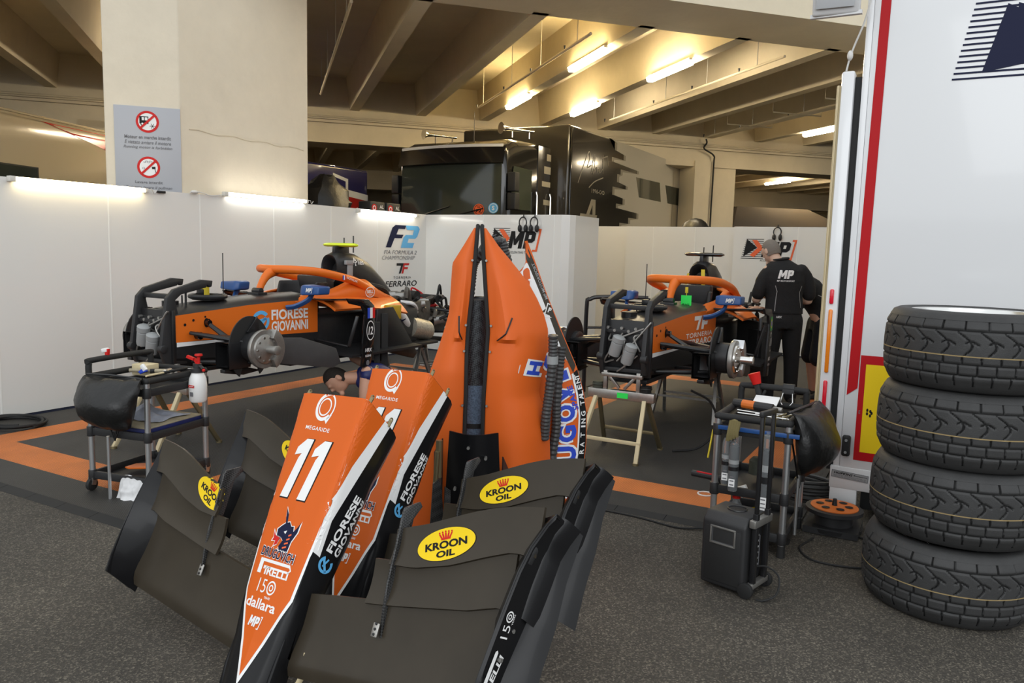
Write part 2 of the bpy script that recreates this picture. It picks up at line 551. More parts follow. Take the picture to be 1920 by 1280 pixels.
class Decal:
    def __init__(s): s.v, s.f, s.m, s.ly, s.names = [], [], [], [], []

    def _mi(s, m):
        if m not in s.names: s.names.append(m)
        return s.names.index(m)

    def raw(s, vs, fs, m, ly):
        b = len(s.v)
        s.v += [(v[0], v[1]) for v in vs]; s.ly += [ly] * len(vs)
        for f in fs: s.f.append(tuple(b + i for i in f)); s.m.append(s._mi(m))
        return s

    def poly(s, pts, m, ly=0):
        tri = geometry.tessellate_polygon([[Vector((p[0], p[1], 0)) for p in pts]])
        return s.raw(pts, tri, m, ly)

    def rect(s, x0, y0, x1, y1, m, ly=0, sh=0):
        return s.poly([(x0, y0), (x1, y0), (x1 + sh, y1), (x0 + sh, y1)], m, ly)

    def ell(s, cx, cy, rx, ry, m, ly=0, n=40, rot=0.0):
        c, q = cos(rot), sin(rot)
        p = [(rx * cos(2 * pi * i / n), ry * sin(2 * pi * i / n)) for i in range(n)]
        return s.poly([(cx + a * c - b * q, cy + a * q + b * c) for a, b in p], m, ly)

    def ring(s, cx, cy, r0, r1, m, ly=0, a0=0, a1=360, sy=1.0, n=40):
        A = [rad(a0 + (a1 - a0) * i / n) for i in range(n + 1)]
        vs = [(cx + r0 * cos(a), cy + r0 * sin(a) * sy) for a in A] + [(cx + r1 * cos(a), cy + r1 * sin(a) * sy) for a in A]
        return s.raw(vs, [(i, i + 1, n + 2 + i, n + 1 + i) for i in range(n)], m, ly)

    def stroke(s, pts, w, m, ly=0):
        P = [Vector((p[0], p[1])) for p in pts]; k = len(P); vs = []
        for i in range(k):
            t = (P[min(i + 1, k - 1)] - P[max(i - 1, 0)]).normalized(); n = Vector((-t.y, t.x)) * w / 2
            vs += [P[i] + n, P[i] - n]
        return s.raw(vs, [(2 * i, 2 * i + 1, 2 * i + 3, 2 * i + 2) for i in range(k - 1)], m, ly)

    def text(s, t, cx, cy, w, h, m, ly=0, bold=.02, shear=0.0, rot=0.0, space=1.0):
        """the string stretched into a box w x h centred on cx, cy"""
        vs, fs, x0, x1, y0, y1 = text_geo(t, bold, shear, space)
        a = w / max(x1 - x0, 1e-6); b = h / max(y1 - y0, 1e-6); c, q = cos(rot), sin(rot); out = []
        for x, y in vs:
            X, Y = (x - (x0 + x1) / 2) * a, (y - (y0 + y1) / 2) * b
            out.append((cx + X * c - Y * q, cy + X * q + Y * c))
        return s.raw(out, fs, m, ly)

    def place(s, name, parent, o, ux, uy, target=None, off=.0012, step=.0007, grid=0, mw=None, label=None):
        o, ux, uy = Vector(o), Vector(ux), Vector(uy)
        n = ux.cross(uy).normalized()
        bm = bmesh.new(); lay = bm.verts.layers.float.new('ly')
        vs = []
        for (x, y), l in zip(s.v, s.ly):
            v = bm.verts.new((x, y, l * 1e-5)); v[lay] = l; vs.append(v)
        for f, mi in zip(s.f, s.m):
            if len(set(f)) < 3: continue
            try: bm.faces.new([vs[i] for i in f]).material_index = mi
            except ValueError: pass
        if grid and vs:
            for ax in (0, 1):
                lo = min(v.co[ax] for v in bm.verts); hi = max(v.co[ax] for v in bm.verts)
                k = int((hi - lo) / grid)
                for i in range(1, k + 1):
                    co = [0, 0, 0]; co[ax] = lo + i * grid; no = [0, 0, 0]; no[ax] = 1
                    bmesh.ops.bisect_plane(bm, geom=bm.verts[:] + bm.edges[:] + bm.faces[:], dist=1e-6, plane_co=co, plane_no=no)
        for v in bm.verts:
            l = v[lay]
            p = o + ux * v.co.x + uy * v.co.y
            nn = n
            if target is not None:
                h = target.ray_cast(p + n * .5, -n, 1.2)
                if h[0] is None: h = target.find_nearest(p)
                if h[0] is not None:
                    p = h[0]; nn = h[1] if h[1].dot(n) > 0 else -h[1]
            v.co = p + nn * (off + step * l)
        for f in bm.faces:
            f.normal_update()
            if f.normal.dot(n) < 0: f.normal_flip()
        return_o = from_bm(name, bm, s.names, parent, smooth=False, mw=mw)
        if label: return_o['label'] = label
        return return_o


def bvh_of(o):
    bm = bmesh.new(); bm.from_mesh(o.data); t = BVHTree.FromBMesh(bm); bm.free(); return t

# ================================================================== SETTING
def struct(o): o['kind'] = 'structure'; return o


BM_ROT = Matrix.Rotation(rad(46.6), 4, 'Z')     # the concrete hall stands at an angle to the garage

struct(MB().box((0, 20, -.1), (120, 120, .2)).build('floor', 'asphalt', smooth=False))

b = MB()
b.box((6, 28, 5.45), (90, 36, .3))
struct(b.build('ceiling', 'concrete_dark', mw=BM_ROT, smooth=False))


def rib(q, p0, p1):
    b = MB()
    b.loft([[(q - .11, p, 4.6), (q + .11, p, 4.6), (q + .19, p, 5.32), (q - .19, p, 5.32)] for p in (p0, p1)])
    return b


n_trim = 0


def trim(b, m, mw=BM_ROT, bevel=0.0):
    global n_trim
    n_trim += 1
    return struct(b.build('trim_%d' % n_trim, m, mw=mw, bevel=bevel, smooth=False))


for k in range(-7, 13):
    q = 1.88 + 1.545 * k
    trim(rib(q, 10.0, 18.7), 'concrete_paint')
for k in range(-8, 26):
    q = 1.88 + 1.545 * k
    trim(rib(q, 19.5, 46), 'concrete_paint')
trim(MB().box((6, 9.51, 5.6), (60, 1.18, 2.0)), 'concrete_paint')                      # front beam
trim(MB().box((6, 19.1, 4.6), (70, 1.0, 1.5)), 'concrete_paint')                       # beam behind
trim(MB().box((6, 33.0, 4.6), (90, 1.0, 1.5)), 'concrete_paint')
trim(MB().box((11.05, 18.95, 2.0), (.55, .8, 4.0)).box((11.7, 19.0, 1.95), (.76, .7, 3.85)), 'concrete_paint')   # column below it
trim(MB().box((-3.5, 19.0, 2.0), (.7, .8, 4.0)), 'concrete_paint')
b = MB()                                                                               # ledge with conduits
b.box((6, 18.56, 4.33), (60, .1, .07)); b.tube([(-24, 18.52, 4.42), (36, 18.52, 4.42)], .025, 6); b.tube([(-24, 18.47, 4.37), (36, 18.47, 4.37)], .02, 6)
trim(b, 'concrete_paint')
pil = MB()
pp = [(-1.53, 8.55), (-.85, 8.55), (.44, 9.78), (.2, 10.3), (-1.53, 10.3)]
pil.prism(pp, (0, 0, 0), (1, 0, 0), (0, 1, 0), 6.2)
trim(pil, 'pillar_paint', bevel=.012)
struct(MB().box((6, 46.2, 2.7), (100, .3, 5.6)).build('wall_far', 'concrete_paint', mw=BM_ROT, smooth=False))
struct(MB().box((-26, 28, 2.7), (.3, 38, 5.6)).build('wall_side', 'concrete_dark', mw=BM_ROT, smooth=False))
struct(MB().box((44, 28, 2.7), (.3, 38, 5.6)).build('wall_end', 'concrete_dark', mw=BM_ROT, smooth=False))

# crack in the plaster of the pillar
pc = MB()
rr = random.Random(3)
for k in range(14):
    t0, t1 = k / 14, (k + 1) / 14
    def cp(t): return (-.85 + 1.29 * (.06 + .9 * t), 8.55 + 1.23 * (.06 + .9 * t) - .004, 2.63 - .005 * t + .012 * sin(t * 23))
    pc.bar(cp(t0), cp(t1), .006, .006 + .006 * rr.random())
trim(pc, 'concrete_dark')

# ---- white garage partition
def panel_run(name, pts, z0, z1, seam_at, th=.04):
    """pts: plan polyline of the visible face"""
    b = MB()
    for (x0, y0), (x1, y1) in zip(pts, pts[1:]):
        d = Vector((x1 - x0, y1 - y0, 0)); n = Vector((d.y, -d.x, 0)).normalized() * -1
        a, c = Vector((x0, y0, 0)), Vector((x1, y1, 0))
        vs = [a + Vector((0, 0, z0)), c + Vector((0, 0, z0)), c + Vector((0, 0, z1)), a + Vector((0, 0, z1))]
        vs += [v + n * th for v in vs]
        b.add(vs, [(0, 1, 2, 3), (7, 6, 5, 4), (0, 4, 5, 1), (1, 5, 6, 2), (2, 6, 7, 3), (3, 7, 4, 0)])
    b.mat(1)
    for (x, y, ux, uy) in seam_at:
        b.bar((x, y, z0 + .01), (x, y, z1 - .002), .012, .004, (uy, -ux, 0))
    b.mat(2)
    for (x0, y0), (x1, y1) in zip(pts, pts[1:]):
        d = Vector((x1 - x0, y1 - y0, 0)); n = Vector((d.y, -d.x, 0)).normalized() * -1
        b.bar(Vector((x0, y0, z0 / 2)) + n * .02, Vector((x1, y1, z0 / 2)) + n * .02, .03, z0)
    return struct(b.build(name, ['panel_white', 'panel_seam', 'panel_foot'], smooth=False))


panel_run('wall_left', [(-6.68, .6), (-6.68, 9.3)], .03, 1.985, [(-6.679, y, 0, 1) for y in (1.4, 2.4, 3.4, 4.39, 5.38, 6.37, 7.3, 8.2)])
panel_run('wall_back', [(-6.68, 9.3), (-4.50, 9.3), (-4.40, 9.36), (-4.36, 9.45), (-4.37, 10.25)], .03, 1.985,
          [(-5.7, 9.299, 1, 0), (-4.6, 9.299, 1, 0)])
panel_run('wall_rear', [(-5.9, 12.6), (-4.70, 12.6)], .03, 1.96, [])
panel_run('wall_rear_middle', [(-4.78, 12.4), (-2.88, 12.4)], .03, 1.955, [(-4.3, 12.399, 1, 0), (-3.6, 12.399, 1, 0)])
panel_run('wall_rear_right', [(-2.95, 12.25), (-.6, 12.25)], .03, 1.96, [(-2.0, 12.249, 1, 0)])
# ---- floor tiles of the two bays
def floor_mat(name, label, x0, x1, y0, y1, ox, oy, w=.3):
    """orange frame: ox = two x ranges' left edges, oy = two y ranges' lower edges"""
    t = thing(name, label, 'floor mat', (x0, y0, 0))
    b = MB()
    xs = sorted({x0, x1, ox[0], ox[0] + w, ox[1], ox[1] + w}); ys = sorted({y0, y1, oy[0], oy[0] + w, oy[1], oy[1] + w})
    for i in range(len(xs) - 1):
        for j in range(len(ys) - 1):
            cx, cy = (xs[i] + xs[i + 1]) / 2, (ys[j] + ys[j + 1]) / 2
            inx = ox[0] < cx < ox[1] + w; iny = oy[0] < cy < oy[1] + w
            edge = (ox[0] < cx < ox[0] + w or ox[1] < cx < ox[1] + w or oy[0] < cy < oy[0] + w or oy[1] < cy < oy[1] + w)
            o = 1 if (inx and iny and edge) else 0
            a, c, d, e = xs[i] - x0, xs[i + 1] - x0, ys[j] - y0, ys[j + 1] - y0
            b.add([(a, d, .013), (c, d, .013), (c, e, .013), (a, e, .013)], [(0, 1, 2, 3)], o)
    b.build('tile_field', ['mat_black', 'mat_orange'], t, smooth=False)
    r = MB()
    for k in range(int((x1 - x0) / .3) + 1):
        a, c = x0 + k * .3, min(x0 + k * .3 + .297, x1)
        if c - a < .02: continue
        a -= x0; c -= x0
        r.add([(a, -.07, .001), (c, -.07, .001), (c, 0, .013), (a, 0, .013), (a, -.07, 0), (c, -.07, 0), (c, 0, 0), (a, 0, 0)],
              [(0, 1, 2, 3), (0, 4, 5, 1), (1, 5, 6, 2), (3, 7, 4, 0)])
    r.build('edge_ramp', 'black_rubber', t, smooth=False)
    return t


floor_mat('floor_mat', 'black tiled mat framed with an orange stripe beside the long white wall', -6.66, -3.42, 2.49, 9.29, (-6.16, -4.0), (2.77, 7.62))
floor_mat('floor_mat', 'black tiled mat framed with an orange stripe beside the white trailer', -3.40, -.62, 4.21, 12.2, (-3.15, -1.2), (4.47, 9.0))

# ---- lettering on the partition
def mp_logo(d, x, y, h, stripes=True, dark='decal_black', arrow='decal_orange', tag_line=None):
    """x,y lower left of the letters, h letter height"""
    if stripes:
        for k in range(11):
            yy = y - .12 * h + k * .125 * h
            d.rect(x - 1.30 * h + .03 * k * h, yy, x + .12 * h, yy + .035 * h, dark, 0, .02 * h)
        d.poly([(x - 1.15 * h, y + .0 * h), (x - .95 * h, y + 1.15 * h), (x - .28 * h, y + .62 * h)], dark, 1)
        d.poly([(x - .62 * h, y + 1.1 * h), (x - .3 * h, y + 1.1 * h), (x + .12 * h, y + .58 * h), (x - .45 * h, y - .02 * h), (x - .72 * h, y + .12 * h), (x - .25 * h, y + .58 * h)], arrow, 2)
    sl = .22
    def P(pts): return [(x + h * (a + sl * c), y + h * c) for a, c in pts]
    d.poly(P([(0, 0), (0, 1), (.26, 1), (.38, .55), (.62, 1), (.9, 1), (.9, 0), (.65, 0), (.65, .5), (.48, .2), (.34, .2), (.25, .55), (.25, 0)]), dark, 3)
    d.poly(P([(.98, 0), (.98, 1), (1.5, 1), (1.66, .88), (1.66, .48), (1.5, .34), (1.24, .34), (1.24, 0)]), dark, 3)
    d.poly(P([(1.24, .56), (1.24, .78), (1.4, .78), (1.4, .56)]), 'panel_white' if dark != 'decal_white' else 'decal_grey', 4)
    d.poly(P([(1.68, 1.14), (1.95, 1.14), (1.95, -.16), (1.62, -.16), (1.62, -.05), (1.83, -.05), (1.83, 1.02), (1.68, 1.02)]), arrow, 3)
    if tag_line: d.text(tag_line, x + .78 * h, y - .22 * h, 1.7 * h, .13 * h, dark, 3, .0, .2)


wl = thing('wall_sponsor_lettering', 'column of racing sponsor logos near the corner end of the long white wall', 'lettering', (-6.678, 8.7, 0))
d = Decal()
# championship logo: dark F, bright blue 2
d.poly([(.30, 1.77), (.36, 1.86), (.03, 1.86), (-.10, 1.80)][::-1] if False else [(-.33, 1.50), (-.22, 1.50), (-.14, 1.63), (.02, 1.63), (.06, 1.68), (-.10, 1.68), (-.05, 1.76), (.09, 1.76), (.12, 1.81), (-.12, 1.81), (-.19, 1.77)], 'decal_navy', 1)
d.poly([(.10, 1.81), (.40, 1.81), (.44, 1.77), (.38, 1.66), (.33, 1.63), (.18, 1.63), (.15, 1.57), (.31, 1.57), (.27, 1.50), (.0, 1.50), (.06, 1.64), (.11, 1.68), (.27, 1.68), (.30, 1.75), (.14, 1.75)], 'decal_sky', 1)
d.text('FIA FORMULA 2', .0, 1.435, .74, .055, 'decal_dim', 1, .0, .25)
d.text('CHAMPIONSHIP', -.04, 1.36, .74, .055, 'decal_dim', 1, -.005, .25)
d.poly([(-.09, 1.285), (.07, 1.285), (.03, 1.20), (.0, 1.14), (-.04, 1.14), (.01, 1.25), (-.09, 1.25)], 'decal_black', 1)
d.poly([(.07, 1.285), (.20, 1.285), (.19, 1.255), (.09, 1.255), (.085, 1.23), (.17, 1.23), (.16, 1.20), (.08, 1.20), (.06, 1.14), (.02, 1.14)], 'decal_red', 1)
d.text('TORNERIA', .04, 1.085, .40, .035, 'decal_black', 1, .0, .0, 0, 1.3)
d.text('FERRARO', .02, 1.0, .72, .08, 'decal_black', 1, .01, .2)
d.ring(-.25, .78, .055, .095, 'decal_royal', 1, 30, 300); d.stroke([(-.30, .70), (-.17, .84)], .03, 'decal_royal', 1); d.stroke([(-.28, .80), (-.14, .80)], .03, 'decal_royal', 1)
d.text('FIORESE', .12, .84, .46, .10, 'decal_black', 1, .035)
d.text('GIOVANNI', .12, .71, .46, .10, 'decal_black', 1, .035)
d.place('lettering', wl, (0.001, 0, 0), (0, 1, 0), (0, 0, 1))

for (x, z, h, y, lab) in ((-5.30, 1.53, .235, 9.297, 'large black and orange team logo on the white back wall of the left bay'),
                          (-2.52, 1.50, .235, 12.247, 'large black and orange team logo on the white wall behind the standing mechanic')):
    t = thing('wall_team_logo', lab, 'logo', (x, y, 0))
    d = Decal(); mp_logo(d, 0, z, h, True, tag_line='ACCELERATING TALENT')
    d.place('lettering', t, (0, 0, 0), (1, 0, 0), (0, 0, 1))

# ---- tube lights along the wall top
def tube_light(y0, y1, z, m, label):
    t = thing('tube_light', label, 'light', (-6.655, (y0 + y1) / 2, z), group='tube lights on the white wall')
    h = (y1 - y0) / 2
    b = MB(); b.box((-.014, 0, 0), (.02, 2 * h, .03)); b.box((0, -h, 0), (.05, .05, .045)); b.box((0, h - .005, 0), (.045, .035, .04))
    b.build('fitting', 'lamp_housing', t, bevel=.004)
    c = MB(); c.cyl((.008, -h + .03, 0), (.008, h - .03, 0), .019, n=14); c.build('tube', m, t)
    w = MB(); w.tube(smooth_path([(0, h, 0), (.01, h + .05, .015), (-.01, h + .09, -.02), (-.01, h + .12, .01)], 4), .004, 5)
    w.build('lead', 'pvc_white', t)


tube_light(3.55, 4.76, 1.972, 'lamp_warm', 'long warm yellow tube light at the near end of the white wall top')
tube_light(5.68, 6.86, 2.01, 'lamp_cool', 'cool white tube light against the foot of the concrete pillar')
tube_light(7.78, 9.02, 1.955, 'lamp_cool', 'cool white tube light above the column of sponsor logos')
t = tag(MB().box((0, 0, 0), (.03, .085, .022)).build('wall_clip', 'black_satin', bevel=.003), 'small black clip on the white wall top below the grey sign', 'clip')
t.location = (-6.672, 4.93, 1.972)
b = MB(); b.tube(smooth_path([(-6.66, 5.25, 1.99), (-6.655, 5.33, 2.005), (-6.66, 5.42, 1.995), (-6.655, 5.5, 1.98), (-6.655, 5.66, 2.0)], 5), .005, 6)
b.sphere((-6.655, 5.30, 2.0), (.02, .045, .018), 10, 6)
tag(b.build('power_lead', 'pvc_white'), 'white lead with a plug between the two left tube lights', 'cable')

# ---- prohibition sign on the pillar, in hall coordinates
sg = thing('prohibition_sign', 'grey sign with two red prohibition circles on the concrete pillar', 'sign', mw=BM_ROT @ Matrix.Translation((-1.145, 8.545, 2.30)))
MB().box((0, 0, 0), (.60, .012, 1.02)).build('board', 'sign_grey', sg, bevel=.002)
d = Decal()
for cz, kind in ((.365, 0), (-.075, 1)):
    d.ell(0, cz, .105, .105, 'decal_red', 1); d.ell(0, cz, .082, .082, 'decal_white', 2)
    if kind == 0:
        d.rect(-.072, cz - .02, .01, cz + .05, 'decal_black', 3); d.rect(-.05, cz + .012, -.03, cz + .042, 'decal_white', 4); d.rect(-.022, cz + .012, .003, cz + .042, 'decal_white', 4)
        d.ell(-.045, cz - .022, .018, .018, 'decal_black', 5); d.ell(-.045, cz - .022, .010, .010, 'decal_white', 6)
        for a in (0, 60, 120):
            d.stroke([(.045 - .026 * cos(rad(a)), cz - .04 - .026 * sin(rad(a))), (.045 + .026 * cos(rad(a)), cz - .04 + .026 * sin(rad(a)))], .004, 'decal_black', 5)
    else:
        d.stroke([(.03, cz - .005), (.062, cz - .002)], .022, 'decal_black', 5); d.stroke([(.055, cz - .01), (.065, cz - .05)], .006, 'decal_black', 5)
        for a in range(5): d.ell(-.035 + .017 * a, cz + .05 + .008 * (a % 2), .010, .008, 'decal_dim', 4); d.ell(-.035 + .017 * a, cz + .05 + .008 * (a % 2), .007, .005, 'decal_white', 5)
        d.ell(-.045, cz - .01, .012, .009, 'decal_dim', 4); d.ell(-.045, cz - .01, .008, .005, 'decal_white', 5)
    d.stroke([(-.066, cz - .066), (.066, cz + .066)], .02, 'decal_red', 8)
d.text('Moteur en marche interdit', 0, .215, .42, .034, 'decal_dim', 3)
d.text('E vietato avviare il motore', 0, .165, .42, .034, 'decal_dim', 3, .01, .25)
d.text('Running motor is forbidden', 0, .115, .44, .034, 'decal_dim', 3, .01, .25)
d.text('Lavage interdit', 0, -.225, .25, .034, 'decal_dim', 3)
d.text('E vietato lavare il pullman', 0, -.275, .42, .034, 'decal_dim', 3, .01, .25)
d.text('Bus wash is forbidden', 0, -.325, .40, .034, 'decal_dim', 3, .01, .25)
d.place('lettering', sg, (0, -.006, 0), (1, 0, 0), (0, 0, 1))

# ---- ceiling battens under the ribs
def batten(q, p, z, ln, m, label, detail=True):
    t = thing('ceiling_light', label, 'light', mw=BM_ROT @ Matrix.Translation((q, p, z)), group='ceiling lights of the hall')
    MB().box((0, 0, .055), (.07, ln, .04)).build('housing', 'lamp_housing', t, bevel=.01)
    b = MB(); b.loft([[(-.075, y, .035), (-.05, y, -.035), (.05, y, -.035), (.075, y, .035)] for y in (-ln / 2 + .01, ln / 2 - .01)])
    b.build('diffuser', m, t, bevel=.006)
    return t


batten(4.84, 11.82, 4.525, 1.41, 'lamp_yellow', 'yellowest ceiling light, on the left side of the third rib')
batten(4.88, 15.58, 4.525, 1.41, 'lamp_yellow', 'short looking yellow ceiling light above the lorry cab roof')
batten(6.37, 11.97, 4.525, 1.41, 'lamp_ceiling', 'largest white glowing ceiling light near the front beam')
batten(6.44, 15.79, 4.525, 1.41, 'lamp_ceiling', 'ceiling light above the front edge of the black box trailer')
batten(12.70, 16.1, 4.525, 1.15, 'lamp_ceiling', 'ceiling light at the far right beside the white trailer edge')
batten(19.8, 27.5, 4.525, 1.57, 'lamp_ceiling', 'far ceiling light seen through the opening right of the column')
batten(28.6, 41.8, 4.525, 2.1, 'lamp_ceiling', 'farthest ceiling light just above the tent roof')

for q, p, ln, lab in ((-1.21, 15.9, 1.35, 'added fill light, unseen behind the concrete pillar, nearer the rear beam'),                      (4.97, 23.6, 1.5, 'added fill light, unseen behind the rear beam above the black trailer'), (1.88, 23.2, 1.4, 'added fill light, unseen behind the rear beam above the navy lorry'), (-1.21, 24.0, 1.4, 'added fill light, unseen behind the pillar beyond the rear beam')):
    batten(q, p, 4.525, ln, 'lamp_ceiling', lab)  # lamps added out of view to brighten the dark parts of the hall

# ---- sprinkler pipes under the slab
def pipe(q, p0, p1, z, label, hang):
    t = thing('sprinkler_pipe', label, 'pipe', mw=BM_ROT @ Matrix.Translation((q, 0, z)))
    b = MB(); b.tube([(0, p0, 0), (0, p1, 0)], .022, 8); b.build('pipe', 'concrete_paint', t)
    h = MB()
    for p in hang: h.cyl((0, p, 0), (0, p, 5.3 - z), .007, n=5)
    h.build('hanger', 'lamp_housing', t, split=True)
    s = MB()
    for p in hang: s.cyl((0, p + .5, .0), (0, p + .5, .075), .006, .02, n=8); 
    s.build('sprinkler_head', 'black_satin', t, split=True)


pipe(1.0, 10.3, 16.6, 4.55, 'thin sprinkler pipe hanging beside the concrete pillar', (11, 12.8, 14.6, 16.3))
pipe(4.25, 10.3, 16.4, 4.5, 'thin sprinkler pipe hanging left of the yellow ceiling lights', (10.8, 12.4, 14, 16))
pipe(7.4, 10.3, 16.6, 4.5, 'sprinkler pipe right of the white glowing ceiling lights', (11, 12.5, 14, 16.4))
pipe(10.6, 11, 17.6, 4.5, 'sprinkler pipe with cross arms above the right opening', (12.4, 14, 15.8, 17.4))
b = MB()
for p in (12.6, 14.2, 15.9):
    b.tube([(10.0, p, 4.5), (11.2, p, 4.5)], .014, 6)
    b.cyl((10.0, p, 4.5), (10.0, p, 5.3), .006, n=5); b.cyl((11.2, p, 4.5), (11.2, p, 5.3), .006, n=5)
trim(b, 'concrete_paint')
b = MB(); b.tube(smooth_path([(11.0, 18.45, 4.55), (11.02, 18.44, 4.45), (10.95, 18.44, 4.3), (11.28, 18.5, 4.15), (11.3, 18.5, 3.9), (11.29, 18.5, 2.5), (11.3, 18.5, .6)], 5), .022, 7)
tag(b.build('hanging_cable', 'black_rubber', mw=BM_ROT), 'black cable hanging down the far concrete column', 'cable')
b = MB(); b.cyl((-2.35, 18.0, 4.82), (-2.0, 18.45, 4.82), .07, n=14); b.torus((-2.35, 18.0, 4.82), (.6, .8, 0), .075, .02, 16, 6)
tag(b.build('wall_pipe_end', 'lamp_housing', mw=BM_ROT), 'round pipe end sticking out under the slab left of the pillar', 'pipe')

# ================================================================== VEHICLES BEHIND THE PARTITION
def rbox(b, x0, x1, y0, y1, z0, z1): return b.box(((x0 + x1) / 2, (y0 + y1) / 2, (z0 + z1) / 2), (x1 - x0, y1 - y0, z1 - z0))


# --- coach on the left
dv = Vector((-12.16 + 11.44, 7.92 - 6.0, 0)).normalized()
co = thing('coach', 'beige coach with a red swoosh behind the near end of the white wall', 'coach', mw=frame((-11.44, 6.0, 0), dv))
b = MB()   # local x runs along the side, y into the coach
sec = [(0, .35), (0, 2.95), (.12, 3.2), (.3, 3.3), (2.2, 3.3), (2.4, 3.2), (2.5, 2.95), (2.5, .35)]
b.loft([[(x, y, z) for y, z in sec] for x in (-7.0, 3.4)])
body = b.build('body', 'coach_beige', co, bevel=.03)
bv = bvh_of(body)
d = Decal(); d.poly([(.9, 3.22), (3.38, 3.22), (3.38, 2.62), (2.6, 2.84), (1.7, 3.06)], 'coach_red')
d.place('red_swoosh', co, (0, 0, 0), (1, 0, 0), (0, 0, 1), bv, off=.006, grid=.12)
d = Decal(); d.rect(-6.5, 1.6, .62, 2.50, 'window_dark'); d.rect(-6.5, 2.50, .64, 2.52, 'black_satin'); d.rect(.62, 1.6, .645, 2.52, 'black_satin')
d.place('side_window', co, (0, 0, 0), (1, 0, 0), (0, 0, 1), None, off=.006)
w = MB()
for x in (-5.2, 2.6): w.cyl((x, .05, .5), (x, .3, .5), .5, n=24)
w.build('wheel', 'black_rubber', co, split=True)
b = MB(); b.tube([(-7, .3, 3.31), (3.3, .3, 3.31)], .02, 6); b.build('gutter', 'coach_beige', co)

# --- navy and red lorry box
lo = thing('box_lorry', 'navy and red lorry box with a white stripe between pillar and black lorry', 'lorry', (-10.2, 0, 0))
b = MB(); rbox(b, -2.5, 0, 9.4, 12.22, .9, 3.0); body = b.build('cargo_box', 'lorry_navy', lo, bevel=.05, seg=3)
d = Decal()
d.poly([(10.6, 2.25), (11.2, 2.52), (12.2, 2.42), (12.2, 1.0), (10.6, 1.0)], 'lorry_red', 1)
d.poly([(10.4, 2.2), (11.2, 2.62), (12.2, 2.52), (12.2, 2.40), (11.2, 2.49), (10.6, 2.2)], 'decal_white', 2)
d.poly([(11.55, 2.52), (11.62, 2.52), (11.62, 2.78), (11.2, 2.86), (11.2, 2.8), (11.55, 2.73)], 'decal_white', 2)
for p in ([(11.0, 2.0), (11.5, 2.26), (11.35, 2.02)], [(11.35, 2.02), (11.9, 2.25), (11.6, 1.9)]):
    d.stroke(p + [p[0]], .03, 'decal_white', 3)
d.place('livery', lo, (0, 0, 0), (0, 1, 0), (0, 0, 1), None, off=.004)
b = MB()
for y in (10.1, 11.4): b.cyl((-.1, y, .5), (-.4, y, .5), .5, n=22); b.cyl((-2.4, y, .5), (-2.1, y, .5), .5, n=22)
rbox(b, -2.3, -.2, 9.5, 12.1, .55, .95); b.build('chassis', 'black_rubber', lo)

# --- stack of things behind the wall corner
bg = thing('bin_bag', 'crumpled black bag behind the wall top right of the pillar', 'bag', (-7.55, 8.15, 1.70))
b = MB()
rr = random.Random(5)
g = [[None] * 14 for _ in range(9)]
rings = []
for j in range(9):
    t = j / 8; r = .36 * sin(pi * (.15 + .8 * t)) ** .7
    rings.append([(r * .75 * cos(2 * pi * i / 14) + rr.uniform(-.04, .04), 1.1 * r * sin(2 * pi * i / 14) + rr.uniform(-.04, .04), .75 * t + rr.uniform(-.03, .03)) for i in range(14)])
b.loft(rings); b.build('sack', 'bag_black', bg, angle=25)
sh = thing('storage_shelf', 'low black shelf hidden behind the white wall under the bag', 'shelf', (-7.35, 8.55, 0))
rbox(MB(), -.35, .35, -.9, .9, 1.5, 1.66).build('board', 'black_satin', sh, bevel=.01)
b = MB()
for x in (-.3, .3):
    for y in (-.85, .85): rbox(b, x - .025, x + .025, y - .025, y + .025, 0, 1.5)
b.build('leg', 'black_satin', sh, split=True)
for k, (y, lab) in enumerate(((8.62, 'left of two dark speaker boxes with red round fronts on the wall top'), (8.98, 'right of two dark speaker boxes with red round fronts on the wall top'))):
    t = thing('speaker_box', lab, 'box', (-7.12, y, 1.66), group='dark boxes with red rounds')
    rbox(MB(), -.12, .10, -.16, .16, 0, .47).build('case', 'black_plastic', t, bevel=.02)
    d = Decal(); d.ell(-.08, .38, .055, .055, 'decal_red', 1); d.ell(-.08, .38, .035, .035, 'decal_white', 2); d.ell(-.08, .38, .02, .02, 'decal_red', 3); d.text('AL', .08, .40, .09, .05, 'decal_white', 2)
    d.place('round_badge', t, (.10, 0, 0), (0, 1, 0), (0, 0, 1))

# --- black lorry cab
cab = thing('lorry_cab', 'glossy black lorry cab with chrome horns facing the garage', 'lorry', (-8.2, 12.1, 0))
b = MB()
def cabring(y, w, zt, zb=1.0, r=.16):
    return [(-w, y, zb), (-w, y, zt - r), (-w + r * .3, y, zt - r * .3), (-w + r, y, zt), (w - r, y, zt), (w - r * .3, y, zt - r * .3), (w, y, zt - r), (w, y, zb)]
b.loft([cabring(.06, 1.10, 3.30), cabring(.12, 1.18, 3.40), cabring(.35, 1.2, 3.50), cabring(1.2, 1.2, 3.56), cabring(1.75, 1.2, 3.60), cabring(1.8, 1.18, 3.5)])
b.build('cab_shell', 'truck_black', cab, bevel=.02, angle=50)
b = MB(); b.sheet(lambda u, v: (-1.10 + 2.20 * u, -.07 + .11 * (2 * u - 1) ** 2 + .03 * v, 2.05 + 1.0 * v), 12, 4, -.02)
b.build('windscreen', 'window_dark', cab)
b = MB(); b.sheet(lambda u, v: (-1.16 + 2.32 * u, -.19 + .19 * (2 * u - 1) ** 2 + .08 * v, 3.05 + .30 * v), 14, 4, .03)
for x in (-.9, -.3, .3, .9): b.bar((x, -.02, 3.1), (x, .1, 3.08), .03, .03)
b.build('sun_visor', 'black_gloss', cab)
